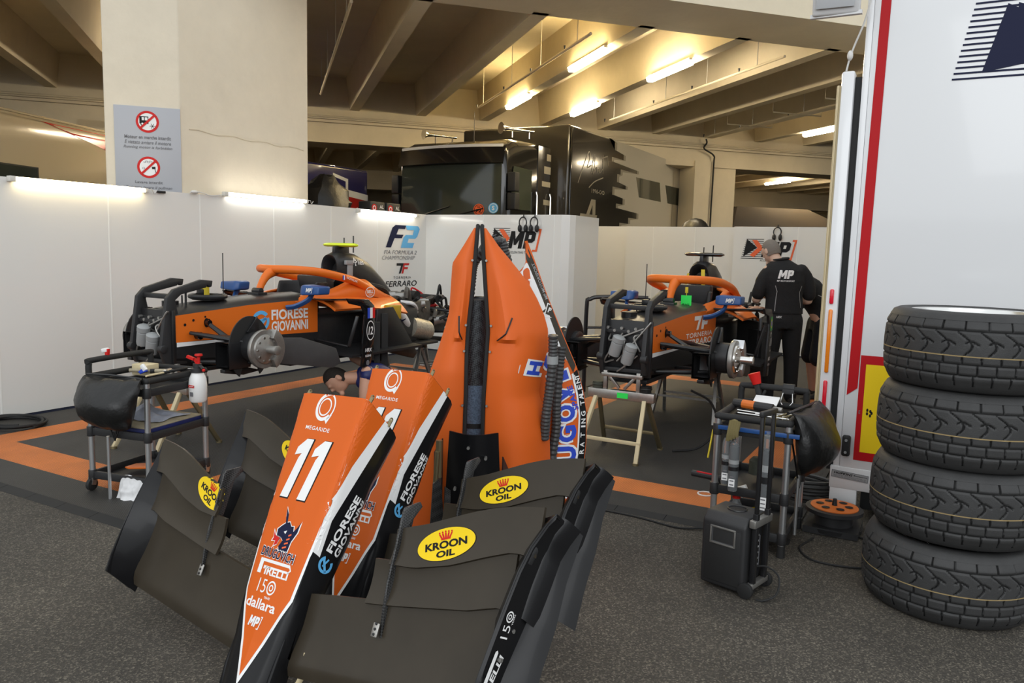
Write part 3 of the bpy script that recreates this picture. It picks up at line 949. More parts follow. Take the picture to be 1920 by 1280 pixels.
b = MB(); b.sheet(lambda u, v: (-1.12 + 2.24 * u, -.12 + .18 * (2 * u - 1) ** 2, 3.335 + .05 * v), 14, 1, .02)
b.build('visor_trim', 'white_metal', cab)
for s in (-1, 1):
    b = MB(); b.box((s * 1.3, .15, 2.72), (.16, .16, .34)); b.box((s * 1.3, .16, 2.38), (.17, .16, .30)); b.bar((s * 1.2, .2, 2.85), (s * 1.3, .17, 2.85), .03, .03); b.bar((s * 1.2, .2, 2.3), (s * 1.3, .17, 2.3), .03, .03)
    b.build('wing_mirror', 'black_plastic', cab, bevel=.035, seg=3)
b = MB(); b.add([(1.215, .42, 2.25), (1.215, 1.0, 2.25), (1.215, 1.0, 3.0), (1.215, .30, 3.02), (1.215, .2, 2.6)], [(0, 1, 2, 3, 4)])
b.build('side_window', 'window_dark', cab, smooth=False)
b = MB(); rbox(b, 1.2, 1.212, 1.25, 1.75, 1.6, 3.5); b.build('side_fairing', 'truck_graphite', cab)
d = Decal()
for (x0, z0, x1, z1) in ((1.5, 3.0, 1.78, 3.14), (1.42, 2.75, 1.78, 2.85), (1.6, 3.25, 1.78, 3.38), (1.5, 2.4, 1.78, 2.5)): d.rect(x0, z0, x1, z1, 'truck_silver')
d.place('livery_block', cab, (1.213, 0, 0), (0, 1, 0), (0, 0, 1))
for x, y, z in ((-.72, .45, 3.66), (1.0, .42, 3.68)):
    b = MB(); b.lathe([(.105, 0), (.085, .02), (.045, .08), (.028, .2), (.022, .55), (.03, .62), (.03, .7)], (x, y - .25, z), (.55, 1, 0), 20)
    b.cyl((x + .1, y, z), (x + .1, y, z - .14), .014, n=8); b.cyl((x + .3, y + .28, z), (x + .3, y + .28, z - .14), .014, n=8)
    b.build('air_horn', 'chrome', cab)
b = MB(); b.cyl((0.1, .7, 3.56), (.1, .7, 4.1), .008, .004, n=6); b.build('aerial', 'black_satin', cab)
for y in (1.15, 1.72):
    b = MB(); b.tube([(1.24, y, 1.6), (1.26, y, 1.7), (1.26, y, 2.55), (1.24, y, 2.62)], .02, 8); b.build('grab_rail', 'chrome', cab)
for x, r, z, m1, m2 in ((.70, .105, 2.22, 'decal_orange', 'decal_black'), (.98, .095, 2.25, 'decal_sky', 'decal_white')):
    d = Decal(); d.ell(0, 0, r, r, m1, 1); d.ring(0, 0, r * .75, r * .85, m2, 2)
    if r > .1: d.text('F2', 0, -.02, .10, .06, 'decal_black', 2, .03); d.text('FIA', 0, .045, .06, .03, 'decal_black', 2)
    else: d.text('S', 0, 0, .05, .08, 'decal_white', 2, .03)
    d.place('round_pass', cab, (x, -.07 + .11 * (x / 1.1) ** 2 - .018, z), (1, .2 * x / 1.1, 0), (0, .03, 1))
b = MB(); b.tube([(-.6, -.08, 2.1), (.1, -.10, 2.28)], .012, 5); b.tube([(.15, -.10, 2.1), (.8, -.06, 2.24)], .012, 5); b.build('wiper', 'black_satin', cab, split=True)
b = MB()
for x in (-1.0, 1.0): b.cyl((x - .16, .9, .5), (x + .16, .9, .5), .5, n=24)
rbox(b, -1.1, 1.1, .1, 1.75, .5, 1.02); b.build('chassis', 'black_rubber', cab)

# --- black and white box trailer
bt = thing('box_trailer', 'long black and beige box trailer with a stepped pattern and a silver signature', 'trailer', (-6.7, 14.1, 0))
b = MB(); rbox(b, -2.5, 0, 0, 8.3, 1.2, 4.0); body = b.build('cargo_box', ['truck_graphite'], bt, bevel=.05, seg=3)
d = Decal()
steps = [(2.0, 4.0), (2.35, 4.0), (2.35, 3.78), (2.9, 3.78), (2.9, 3.62), (2.2, 3.62), (2.2, 3.52), (3.8, 3.52), (3.8, 3.40), (2.75, 3.40), (2.75, 3.28), (2.55, 3.28), (2.55, 3.1), (3.1, 3.1), (3.1, 2.98), (2.3, 2.98), (2.3, 2.8), (2.95, 2.8), (2.95, 2.62), (2.55, 2.62), (2.55, 2.52), (3.9, 2.52), (3.9, 2.34), (3.35, 2.34), (3.35, 2.2), (2.8, 2.2), (2.8, 1.25)]
dd = [(a - .0, z) for a, z in steps]
d.poly([(a + .13, z - .05 if i % 2 else z) for i, (a, z) in enumerate(dd)] + [(8.28, 1.25), (8.28, 3.98)], 'truck_white', 2)
d.poly([(a, z) for a, z in dd] + [(8.28, 1.25), (8.28, 3.98)], 'truck_silver', 1)
d.rect(6.6, 1.25, 6.63, 3.98, 'truck_silver', 3)
for wx0, wx1 in ((3.75, 5.5), (5.95, 8.05)):
    d.poly([(wx0, 3.32), (wx1, 3.34), (wx1 + .15, 2.86), (wx0 + .25, 2.86)], 'window_dark', 4)
# signature strokes and small marks
for st in ([(.45, 2.9), (.75, 3.35), (.95, 3.58), (1.0, 3.45), (.88, 3.25), (1.1, 3.32)], [(1.1, 3.15), (1.22, 3.55), (1.26, 3.35), (1.2, 3.15), (1.36, 3.3), (1.42, 3.2), (1.5, 3.28), (1.55, 3.2), (1.7, 3.3)],
           [(1.7, 3.6), (1.72, 3.2)], [(1.62, 3.52), (1.95, 3.6)], [(1.95, 3.6), (2.0, 3.4)], [(1.0, 2.85), (1.3, 3.0), (1.75, 3.12)]):
    d.stroke(smooth_path([(a, c, 0) for a, c in st], 5), .025, 'truck_silver', 3)
d.text('1996-OO', 1.5, 2.80, .7, .09, 'truck_silver', 3, .02)
d.poly([(.78, 2.12), (.95, 2.12), (1.22, 2.50), (1.25, 2.12), (1.4, 2.12), (1.38, 2.62), (1.15, 2.62)], 'truck_silver', 3)
d.poly([(.62, 2.3), (1.5, 2.3), (1.46, 2.24), (.6, 2.24)], 'truck_silver', 4)
d.place('livery', bt, (0, 0, 0), (0, 1, 0), (0, 0, 1), None, off=.003)
b = MB(); rbox(b, .0, .04, .02, .08, 1.25, 3.95); b.build('corner_post', 'truck_black', bt, bevel=.015)
b = MB()
for y in (5.6, 6.9):
    for x in (-2.3, -.4): b.cyl((x - .15, y, .5), (x + .15, y, .5), .5, n=22)
rbox(b, -2.2, -.3, .2, 8.1, .8, 1.22); b.build('chassis', 'black_rubber', bt)
t = tag(MB().box((-8.0, 14.6, 4.03), (.7, .3, .05)).build('roof_hatch', 'black_satin', bevel=.01), 'flat black hatch on the black trailer roof', 'hatch')

# --- white van end and tent past the column
vn = thing('white_van', 'white van rear with glowing lamps right of the far column', 'van', mw=BM_ROT @ Matrix.Translation((13.6, 22.5, 0)))
rbox(MB(), -1.15, -.05, 0, 4.0, .4, 3.3).build('body', 'truck_white', vn, bevel=.08, seg=3)
rbox(MB(), -.09, -.03, -.02, .03, 2.0, 2.8).build('tail_lamp', 'lens_red', vn)
b = MB()
for x in (-1.0, -.2): b.cyl((x - .1, 1, .36), (x + .1, 1, .36), .36, n=20)
b.build('wheel', 'black_rubber', vn, split=True)
tn = thing('tent', 'beige tent roof in the hall behind the right bay', 'tent', mw=BM_ROT @ Matrix.Translation((17.6, 25.5, 0)))
b = MB(); b.add([(-2.6, -2.2, 1.9), (4.4, -2.2, 1.9), (4.4, 3, 1.9), (-2.6, 3, 1.9), (-.6, .5, 3.4), (2.6, .5, 3.4)],
                [(0, 1, 5, 4), (1, 2, 5), (2, 3, 4, 5), (3, 0, 4), (3, 2, 1, 0)])
b.build('roof_cloth', 'tent_cloth', tn, smooth=False)
b = MB()
for x in (-2.5, 4.3):
    for y in (-2.1, 2.9): b.cyl((x, y, 0), (x, y, 1.92), .05, n=8)
b.build('tent_pole', 'aluminium', tn, split=True)
bb = thing('rear_cover', 'dark rounded cover peeping over the rear wall below the column', 'cover', (-3.75, 12.9, 0))
b = MB(); b.sphere((0, 0, 1.7), (.32, .2, .42), 18, 10); b.build('cloth_cover', 'bag_black', bb)
b = MB(); rbox(b, -.25, .25, -.2, .2, 0, 1.5); b.build('box', 'black_plastic', bb, bevel=.02)

# --- ear defenders hung on the wall tops
def ear_defender(x, y, z, label):
    t = thing('ear_defender', label, 'headphones', (x, y, z), group='ear defenders hung on the walls')
    b = MB(); b.tube([(.055 * sin(a) * 1.0, 0, .08 + .07 * cos(a)) for a in [rad(-115 + 230 * i / 16) for i in range(17)]], .009, 7); b.build('headband', 'black_satin', t)
    for s in (-1, 1):
        b = MB(); b.sphere((s * .045, -.0, 0), (.028, .038, .052), 14, 8); b.build('ear_cup', 'black_plastic', t)
    b = MB(); b.cyl((0, .02, .15), (0, .02, .19), .008, n=6); b.bar((0, 0, .155), (0, .04, .155), .02, .01); b.build('hook', 'black_satin', t)


ear_defender(-5.05, 9.25, 1.80, 'left pair of black ear defenders hanging on the back wall')
ear_defender(-4.88, 9.25, 1.80, 'right pair of black ear defenders hanging on the back wall')
ear_defender(-2.29, 12.19, 1.80, 'black ear defenders hanging above the standing mechanic')

# ================================================================== WHITE RACE TRAILER ON THE RIGHT
rt = thing('race_trailer', 'white race trailer with a red stripe and a yellow hazard board', 'trailer', (0, 4.75, 0))
b = MB(); rbox(b, -.47, 2.05, .05, 11.5, .35, 4.0); b.build('body', 'white_gloss', rt, bevel=.02)
b = MB(); rbox(b, -.462, 2.05, 0, .05, .30, 4.0); rbox(b, -.497, -.462, .002, .05, .30, 4.0); b.build('rear_door', 'white_gloss', rt, bevel=.006)
b = MB(); rbox(b, -.51, .3, -.004, .06, .18, .31); rbox(b, -.505, -.36, -.002, .05, .04, .19); b.build('rear_skirt', 'white_metal', rt, bevel=.006)
b = MB(); rbox(b, -.345, 2.0, .10, .35, .05, .20); rbox(b, -.45, 2.0, 2, 11, .2, .4); b.build('chassis', 'black_satin', rt)
b = MB(); rbox(b, -.533, -.497, .02, .06, .28, 2.50); b.build('door_seal', 'black_rubber', rt)
b = MB(); rbox(b, -.60, -.533, -.02, .08, .30, 2.53); b.build('light_post', 'white_gloss', rt, bevel=.012)
b = MB(); rbox(b, -.625, -.60, .01, .10, .30, 2.46); rbox(b, -.618, -.61, -.004, .012, .30, 2.46); b.build('post_channel', 'leg_cream', rt, bevel=.004)
for z0, z1, m in ((1.245, 1.33, 'lens_red'), (.85, 1.215, 'lens_orange'), (.47, .805, 'lens_red')):
    b = MB(); rbox(b, -.578, -.556, -.034, -.018, z0, z1); b.build('marker_lamp', m, rt, bevel=.008, seg=3)
d = Decal()
d.poly([(-.452, .73), (-.398, .775), (-.372, 4.0), (-.418, 4.0)], 'trailer_red', 1)
d.rect(-.392, .36, .40, .965, 'trailer_red', 1); d.rect(-.362, .41, .36, .915, 'decal_yellow', 2)
for k, (x, z) in enumerate(((-.338, .655), (-.338, .635), (-.322, .65), (-.315, .64), (-.322, .625))): d.ell(x, z, .006, .010, 'decal_black', 3, 8)
d.text('E', -.378, .64, .008, .02, 'decal_dim', 3)
# stripes and dark triangle of the team logo
for k in range(15):
    z = 2.44 + k * .0285
    xl = -.065 + (k * .0285) * .21
    d.rect(xl, z, 1.6, z + .0095, 'decal_navy', 1, .0)
d.poly([(.068, 2.475), (.155, 2.80), (.20, 2.775), (.20, 2.80), (.62, 2.60), (.62, 2.56), (.10, 2.475)], 'decal_navy', 2)
d.poly([(.5, 2.9), (.8, 2.9), (1.2, 2.64), (.7, 2.36), (.46, 2.42), (.85, 2.64)], 'decal_orange', 3)
d.place('markings', rt, (0, -.0005, 0), (1, 0, 0), (0, 0, 1))
pl_ = Decal(); pl_.rect(-.098, -.021, .098, .021, 'decal_dim', 0); pl_.rect(-.095, -.018, .095, .018, 'decal_grey', 1)
pl_.text('HOPKINS', -.035, .007, .10, .014, 'decal_black', 2, .03, .15); pl_.text('Motorsport Ltd', .056, .007, .07, .010, 'decal_black', 2)
for k in range(2): pl_.text('technical race transport and service sales tel', 0, -.006 - .007 * k, .17, .004, 'decal_black', 2)
pl_.place('maker_plate', rt, (-.402, -.006, .262), (1, 0, -.06), (.06, 0, 1))
b = MB(); rbox(b, -.455, -.41, -.04, 0, .38, .50); b.build('rubber_buffer', 'black_rubber', rt, bevel=.012, seg=3)
b = MB()
for z in (.405, .475): b.cyl((-.432, -.045, z), (-.432, -.035, z), .008, n=10)
b.build('buffer_bolt', 'aluminium', rt, split=True)
b = MB()
for y in (6.5, 7.8):
    for x in (-.3, 1.85): b.cyl((x - .14, y, .46), (x + .14, y, .46), .46, n=24)
b.build('wheel', 'black_rubber', rt, split=True)

fl_ = thing('floodlight', 'white floodlight lamp at the top left corner of the white trailer', 'lamp', (-.64, 4.64, 2.96))
b = MB(); b.box((0, -.02, 0), (.24, .10, .30), (rad(18), 0, rad(4))); b.build('housing', 'white_metal', fl_, bevel=.015, seg=3)
b = MB(); b.box((0, -.078, -.02), (.19, .012, .22), (rad(18), 0, rad(4))); b.build('glass', 'floodlight_glass', fl_, bevel=.003)
b = MB()
for k in range(7): b.box((-.09 + k * .026, .045, .02), (.006, .05, .22), (rad(18), 0, 0))
b.build('cooling_fin', 'white_metal', fl_, split=True)
b = MB(); b.bar((.02, .03, 0), (.14, .10, .05), .04, .03); b.bar((-.13, 0, -.15), (.13, 0, -.15), .03, .02); b.build('bracket', 'white_metal', fl_)
b = MB(); b.tube(smooth_path([(-.50, 4.69, 2.93), (-.475, 4.68, 2.90), (-.50, 4.70, 2.78), (-.545, 4.72, 2.66), (-.565, 4.73, 2.60), (-.58, 4.74, 2.53)], 6), .0055, 6)
b.sphere((-.565, 4.73, 2.61), (.016, .016, .028), 10, 6)
tag(b.build('lamp_cable', 'pvc_white'), 'thin cable with a white connector running from the floodlight to the post', 'cable')

# ================================================================== RACE CARS
def lines(b, segs, r, n=7):
    for s in segs: b.tube(s, r, n)
    return b


def mirror_x(pts): return [(-p[0], p[1], p[2]) for p in pts]


def make_car(name, label, origin, num):
    t = thing(name, label, 'race car', origin)
    dz = .0 if num == '12' else .03
    # ---- tub
    b = MB()
    tab = [(-.35, .195, .60, .775, .97, 1.005), (-.1, .21, .58, .775, .99, 1.03), (.3, .235, .555, .77, 1.02, 1.06), (.62, .27, .54, .765, 1.035, 1.075), (.98, .31, .53, .76, 1.04, 1.08)]
    rings = []
    for y, w, zb, zm, zs, zt in tab:
        rings.append([(0, y, zb), (-w * .75, y, zb), (-w, y, zb + .06), (-w, y, zm), (-w, y, zs), (-w + .05, y, zt - .008), (0, y, zt + .012),
                      (w - .05, y, zt - .008), (w, y, zs), (w, y, zm), (w, y, zb + .06), (w * .75, y, zb)])
    segm = [0, 0, 0, 1, 0, 0, 0, 0, 1, 0, 0, 0]
    b.loft(rings, segm=segm)
    tub = b.build('tub', ['car_carbon', 'team_orange'], t, angle=30)
    # ---- rear monocoque and side pods
    b = MB(); b.box((0, 1.7, .72), (.62, 1.5, .36)); b.build('inner_body', 'car_carbon', t, bevel=.04)
    for s in (1, -1):
        b = MB()
        def pod(u, v):
            y = .93 + 1.12 * u
            w = .24 + (.32 - .09 * max(0, u - .45) / .55) * v
            z = 1.065 - .035 * v - .06 * v ** 3 - .16 * max(0, u - .3) ** 1.4 * (.3 + .7 * v)
            return (s * w, y, z)
        b.sheet(pod, 12, 8, .02 if s < 0 else -.02)
        b.build('sidepod_top', 'team_orange', t)
        b = MB()
        b.sheet(lambda u, v: (s * (.32 + .40 * v), .95 + 1.0 * u, .60 - .03 * v), 4, 4, .02)
        b.build('sidepod_floor', 'car_carbon', t)
        # inlet lip and dark radiator
        b = MB(); b.bar((s * .31, .95, .70), (s * .66, .98, .66), .03, .02); b.bar((s * .66, .98, .66), (s * .72, 1.02, .92), .03, .03)
        b.build('inlet_lip', 'black_satin', t, bevel=.008)
        b = MB(); b.bar((s * .36, 1.75, .66), (s * .66, 1.35, .66), .05, .36); b.box((s * .5, 1.58, .66), (.34, .06, .5), (0, 0, s * -.6))
        b.build('radiator', 'black_matte', t)
        # upright winglet with flag and number
        b = MB()
        pr = [(.86, 1.075), (1.14, 1.055), (1.21, 1.0), (1.22, .74), (1.16, .47), (1.05, .48), (1.06, .70), (1.09, .93), (1.05, 1.0), (.90, 1.03)]
        b.prism(pr, (s * .735, 0, 0), (0, 1, 0), (0, 0, 1), .022, True)
        b.sheet(lambda u, v: (s * (.30 + .435 * u), .90 + .14 * v - .02 * u, 1.055 + .02 * u * u - .02 * v), 6, 3, .014)
        side = b.build('side_winglet', 'black_gloss' if num == '12' else 'car_carbon', t, bevel=.004)
        # lower turning vane
        b = MB(); b.prism([(.20, .80), (.45, .78), (.84, .66), (.90, .53), (.80, .50), (.22, .60)], (s * .64, 0, 0), (0, 1, 0), (0, 0, 1), .014, True)
        b.build('turning_vane', 'car_grey', t, bevel=.003)
    # ---- floor plank
    b = MB(); b.box((0, 1.6, .535), (.84, 2.1, .03)); b.box((0, .2, .545), (.30, 1.0, .035)); b.build('floor_plank', 'car_carbon', t, bevel=.006)
    b = MB(); b.prism([(1.42, .95), (1.64, .96), (2.02, .50), (1.96, .45), (1.36, .60)], (.60, 0, 0), (0, 1, 0), (0, 0, 1), .03, True)
    b.build('bargeboard', 'black_satin', t, bevel=.006)
    if num == '12':
        b = MB(); b.box((.52, 1.74, .90), (.10, .16, .13)); b.build('gold_box', 'gold_box', t, bevel=.008)
    # ---- cockpit surround
    for s in (1, -1):
        b = MB()
        def cs(u, v):
            y = .74 + 1.33 * u
            top, out, zo = interp([(0, 1.05, .26, 1.03), (.12, 1.095, .275, 1.035), (.3, 1.12, .30, 1.04), (.38, 1.14, .31, 1.04), (.5, 1.19, .32, 1.05), (.72, 1.21, .31, 1.05), (1, 1.06, .25, .98)], u)
            inn = interp([(0, .20), (.25, .255), (.5, .25), (.62, .15), (1, .02)], u)[0]
            a = v
            x = inn + (out + .03 - inn) * min(1, a * 1.25) if a < .8 else out + .03 + .01 * (a - .8)
            z = top - .01 - (top - zo) * (max(0, a - .35) / .65) ** 1.6
            return (s * x, y, z)
        b.sheet(cs, 22, 10, .012 if s < 0 else -.012)
        b.build('cockpit_side', 'team_orange', t, angle=50)
    b = MB()
    b.sheet(lambda u, v: (.235 * cos(pi * u), 1.02 + .30 * sin(pi * u) + .04 * v, 1.05 + .13 * v), 20, 3, .03)
    b.box((0, 1.28, 1.13), (.36, .10, .20)); b.build('headrest', 'black_plastic', t, bevel=.012)
    b = MB(); b.box((0, .85, .98), (.42, .5, .13)); b.build('cockpit_tray', 'black_matte', t)
    # ---- roll hoop / air intake
    b = MB(); rings = []
    for y, w, z0, z1 in ((1.46, .10, 1.15, 1.42), (1.55, .125, 1.10, 1.45), (1.75, .13, 1.05, 1.435), (1.95, .115, 1.0, 1.36), (2.15, .09, .97, 1.22), (2.32, .06, .95, 1.08)):
        cz, hz = (z0 + z1) / 2, (z1 - z0) / 2
        rings.append([(w * cos(a) * abs(cos(a)) ** -.25 if abs(cos(a)) > 1e-3 else 0, y, cz + hz * sin(a) * (1.0 if sin(a) > 0 else 1.0)) for a in [2 * pi * i / 20 for i in range(20)]])
    b.loft(rings, cap0=False); rim = rings[0]
    b.loft([rim, [(p[0] * .82, p[1] + .01, 1.285 + (p[2] - 1.285) * .85) for p in rim], [(p[0] * .7, p[1] + .12, 1.26 + (p[2] - 1.285) * .6) for p in rim]], cap0=False)
    hoop = b.build('air_intake', 'car_carbon', t, angle=50)
    b = MB(); b.box((0, 1.50, 1.27), (.15, .02, .012)); b.box((0, 1.50, 1.20), (.15, .02, .012)); b.build('intake_bar', 'black_satin', t)
    # ---- T camera
    b = MB(); b.loft([[(-w, y, 1.42), (w, y, 1.42), (w * .7, y, 1.50), (-w * .7, y, 1.50)] for y, w in ((1.52, .02), (1.60, .035), (1.72, .02))]); b.build('camera_stem', 'black_satin', t, bevel=.004)
    b = MB(); b.loft([[(x, 1.62 + h * 1.5 * cos(a), 1.51 + h * .42 * sin(a)) for a in [2 * pi * i / 12 for i in range(12)]] for x, h in ((-.185, .02), (-.16, .045), (.16, .045), (.185, .02))])
    b.build('camera_bar', 'yellow_fluo' if num == '12' else 'black_gloss', t)
    b = MB(); b.cyl((.05, 1.74, 1.44), (.05, 1.74, 1.60), .006, n=6); b.cyl((-.03, 1.70, 1.5), (-.03, 1.70, 1.58), .006, n=6); b.build('camera_aerial', 'black_satin', t, split=True)
    # ---- halo
    loop = smooth_path([(.335, 1.58, 1.13), (.34, 1.42, 1.19), (.345, 1.2, 1.235), (.31, .98, 1.275), (.20, .82, 1.29), (0, .765, 1.29), (-.20, .82, 1.29), (-.31, .98, 1.275), (-.345, 1.2, 1.235), (-.34, 1.42, 1.19), (-.335, 1.58, 1.13)], 6)
    b = MB(); b.tube(loop, .036, 12); b.build('halo_ring', 'team_orange', t)
    b = MB(); b.tube(smooth_path([(0, .785, 1.28), (0, .70, 1.235), (0, .64, 1.16), (0, .60, 1.07)], 5), [.05, .046, .044, .042, .04, .038, .036, .034, .033, .032, .03, .03, .03, .03, .03, .03][:16], 12)
    b.build('halo_strut', 'team_orange', t)
    b = MB(); b.bar((-.06, .60, 1.085), (.06, .60, 1.085), .10, .03); b.cyl((-.045, .6, 1.11), (.045, .6, 1.11), .028, n=12); b.build('halo_mount', 'black_satin', t, bevel=.004)
    # ---- mirrors
    for s in (1, -1):
        b = MB(); b.loft([[(s * (.36 + .0), y, z) for y, z in ((.72, 1.10), (.84, 1.10), (.85, 1.165), (.73, 1.165))], [(s * .40, y, z) for y, z in ((.69, 1.09), (.84, 1.09), (.85, 1.175), (.71, 1.175))], [(s * .58, y, z) for y, z in ((.70, 1.10), (.84, 1.10), (.85, 1.165), (.71, 1.165))]])
        mm = b.build('mirror', 'mirror_blue', t, bevel=.012, seg=3)
        b = MB(); b.tube(smooth_path([(s * .44, .78, 1.10), (s * .43, .74, 1.05), (s * .36, .68, 1.0), (s * .29, .64, .985)], 4), .016, 8, flat=((0, 1, 0), 1.6)); b.build('mirror_stalk', 'mirror_blue', mm)
        if s > 0:
            d = Decal(); mp_logo(d, -.035, 1.118, .034, False, 'decal_white', 'decal_white')
            d.place('mirror_logo', mm, (.49, .695, 0), (1, 0, 0), (0, 0, 1), None, off=.004)
    # ---- lettering on the tub side
    tb = bvh_of(tub)
    d = Decal()
    if num == '12':
        d.text('FIORESE', .69, .93, .37, .085, 'decal_white', 1, .03); d.text('GIOVANNI', .69, .835, .37, .085, 'decal_white', 1, .03)
        d.ring(.405, .885, .055, .085, 'decal_sky', 1, 40, 250); d.stroke([(.36, .80), (.45, .91)], .028, 'decal_sky', 1); d.stroke([(.37, .885), (.46, .905)], .02, 'decal_sky', 1)
        d.ring(.405, .885, .055, .08, 'decal_sky', 1, 280, 380)
    else:
        d.poly([(.50, 1.0), (.66, 1.0), (.63, .955), (.59, .885), (.545, .885), (.59, .965), (.50, .965)], 'decal_white', 1)
        d.poly([(.67, 1.0), (.83, 1.0), (.82, .97), (.72, .97), (.715, .95), (.79, .95), (.78, .92), (.71, .92), (.70, .885), (.65, .885)], 'decal_white', 1)
        d.text('TORNERIA', .62, .845, .56, .04, 'decal_white', 1, .015, .0, 0, 1.15)
        d.text('FERRARO', .62, .785, .56, .055, 'decal_white', 1, .02, .1)
    d.poly([(-.34, .775), (.42, .765), (.30, .755), (-.1, .748), (-.34, .742)], 'decal_white', 1)
    for y, z, r in ((-.27, .90, .011), (-.2, .93, .01), (-.1, .95, .008), (-.07, .92, .014)): d.ell(y, z, r, r, 'decal_black', 1, 14)
    d.ell(-.09, .905, .022, .035, 'decal_black', 1, 18); d.ell(-.17, .815, .028, .028, 'decal_black', 1, 18); d.ell(-.17, .815, .016, .016, 'car_grey', 2, 18)
    d.place('side_lettering', t, (.3, 0, 0), (0, 1, 0), (0, 0, 1), tb, off=.0015, grid=.12)
    d = Decal()
    if num == '12':
        for k, c in enumerate(('decal_royal', 'decal_white', 'decal_red')): d.rect(1.115 + k * .033, .895, 1.148 + k * .033, .985, c, 1)
        d.ell(1.155, .79, .052, .085, 'decal_white', 1); d.ell(1.155, .79, .046, .076, 'decal_black', 2)
    else:
        d.rect(1.10, .87, 1.20, .99, 'decal_green', 1); d.poly([(1.11, .93), (1.15, .975), (1.19, .93), (1.15, .885)], 'decal_yellow', 2); d.ell(1.15, .93, .02, .025, 'decal_royal', 3)
        d.ell(1.155, .77, .045, .085, 'decal_white', 1); d.ell(1.155, .77, .039, .076, 'decal_black', 2)
    d.text(num, 1.155, .79 if num == '12' else .77, .058, .07, 'decal_white', 3, .02, .15)
    d.text('HRX', 1.13, .625, .09, .032, 'decal_white', 1, .03, .2); d.text('KONI', 1.125, .575, .07, .02, 'decal_white', 1, .02); d.ell(1.12, .515, .022, .024, 'decal_dim', 1, 12)
    d.place('winglet_lettering', t, (.748, 0, 0), (0, 1, 0), (0, 0, 1), None, off=.001)
    if num == '12':
        d = Decal(); d.ell(1.52, 1.09, .065, .048, 'decal_white', 1); d.ell(1.52, 1.09, .058, .041, 'team_orange', 2); d.text('BELL', 1.52, 1.095, .085, .03, 'decal_white', 3, .03); d.text('HELMETS', 1.52, 1.065, .05, .01, 'decal_white', 3)
        d.place('helmet_badge', t, (.44, 0, 0), (0, 1, 0), (0, 0, 1), None, off=.0)
        d = Decal(); d.text('les', 1.78, 1.35, .09, .045, 'decal_white', 1, .01)
        for dx, dy in ((0, 0), (.02, .01), (-.02, .01), (.01, .025), (-.01, .025), (0, -.02), (.0, .04)): d.ell(1.69 + dx, 1.345 + dy, .008, .009, 'decal_white', 1, 10)
        d.place('intake_lettering', t, (.3, 0, 0), (0, 1, 0), (0, 0, 1), bvh_of(hoop), off=.002)
        d = Decal()
        for k, c in enumerate(('decal_royal', 'decal_white', 'decal_red')): d.rect(1.215 + k * .014, 1.205, 1.229 + k * .014, 1.245, c, 1)
        d.text('P. DRIVER' if False else 'NOVALAK', 1.34, 1.205, .15, .02, 'decal_white', 1, .01, 0, -.28)
        d.place('halo_lettering', t, (.385, 0, 0), (0, 1, 0), (0, 0, 1), None, off=.0)
    # ---- bulkhead with brake reservoirs
    b = MB(); b.box((0, -.36, .80), (.40, .03, .42)); b.build('bulkhead', 'black_satin', t, bevel=.006)
    for x, z in ((-.045, .82), (.055, .765)):
        b = MB(); b.lathe([(.0, 0), (.042, .0), (.045, .02), (.045, .10), (.04, .105), (.047, .11), (.047, .145), (.03, .155), (0, .156)], (x - .03, -.42, z - .07), (.35, -.15, 1), 18)
        b.build('fluid_reservoir', 'tape_grey', t)
    b = MB()
    r2 = random.Random(11)
    for k in range(9):
        x0 = r2.uniform(-.15, .15); z0 = r2.uniform(.62, .97)
        b.tube(smooth_path([(x0, -.37, z0), (x0 + r2.uniform(-.06, .06), -.42, z0 + r2.uniform(-.05, .05)), (r2.uniform(-.15, .15), -.40, r2.uniform(.62, .97))], 5), .007, 6)
    for k in range(6): b.cyl((-.14 + k * .055, -.37, .95 - .02 * (k % 2)), (-.14 + k * .055, -.40, .95 - .02 * (k % 2)), .012, n=8)
    b.build('bulkhead_plumbing', 'grey_steel', t)
    # ---- hook shaped lifting jig
    for s in (1, -1):
        b = MB()
        pr = [(-.42, .61), (-.24, .61), (-.27, .80), (-.33, 1.08), (-.28, 1.12), (-.06, 1.165), (-.05, 1.185), (-.03, 1.165), (-.01, 1.17), (.0, 1.215), (-.10, 1.225), (-.34, 1.16), (-.40, 1.10), (-.45, .78), (-.46, .72)]
        b.prism(pr, (s * .165, 0, 0), (0, 1, 0), (0, 0, 1), .035, True)
        b.cyl((s * .145, -.44, .735), (s * .195, -.44, .735), .03, n=14)
        b.build('jig_hook', 'black_plastic', t, bevel=.006)
    b = MB(); b.bar((-.165, -.385, .925), (.165, -.385, .925), .025, .03); b.bar((-.165, -.33, 1.105), (.165, -.33, 1.105), .05, .035); b.bar((-.165, -.40, .64), (.165, -.40, .64), .03, .03)
    b.build('jig_crossbar', 'black_plastic', t, bevel=.005, split=True)
    # ---- top of the nose: dash ring, dampers
    b = MB(); b.torus((0, .10, 1.085), (0, .0, 1), .13, .018, 30, 8); b.cyl((0, .1, 1.06), (0, .1, 1.075), .12, n=24); b.build('steering_wheel' if num == '12' else 'hatch_ring', 'black_plastic', t)
    b = MB(); b.bar((-.12, .10, 1.10), (.12, .12, 1.10), .05, .02); b.box((0, .05, 1.12), (.07, .06, .05)); b.build('wheel_hub', 'black_satin', t, bevel=.008)
    if num == '12':
        b = MB(); b.cyl((0.02, .06, 1.10), (.02, .06, 1.19), .03, n=12); b.build('yellow_knob', 'strap_yellow', t)
    b = MB(); b.cyl((.10, -.18, 1.02), (.10, -.18, 1.17), .008, n=6); b.cyl((-.02, -.12, 1.02), (-.02, -.12, 1.10), .006, n=6); b.cyl((-.12, .35, 1.05), (-.12, .35, 1.42), .004, n=6); b.build('rod_aerial', 'black_satin', t, split=True)
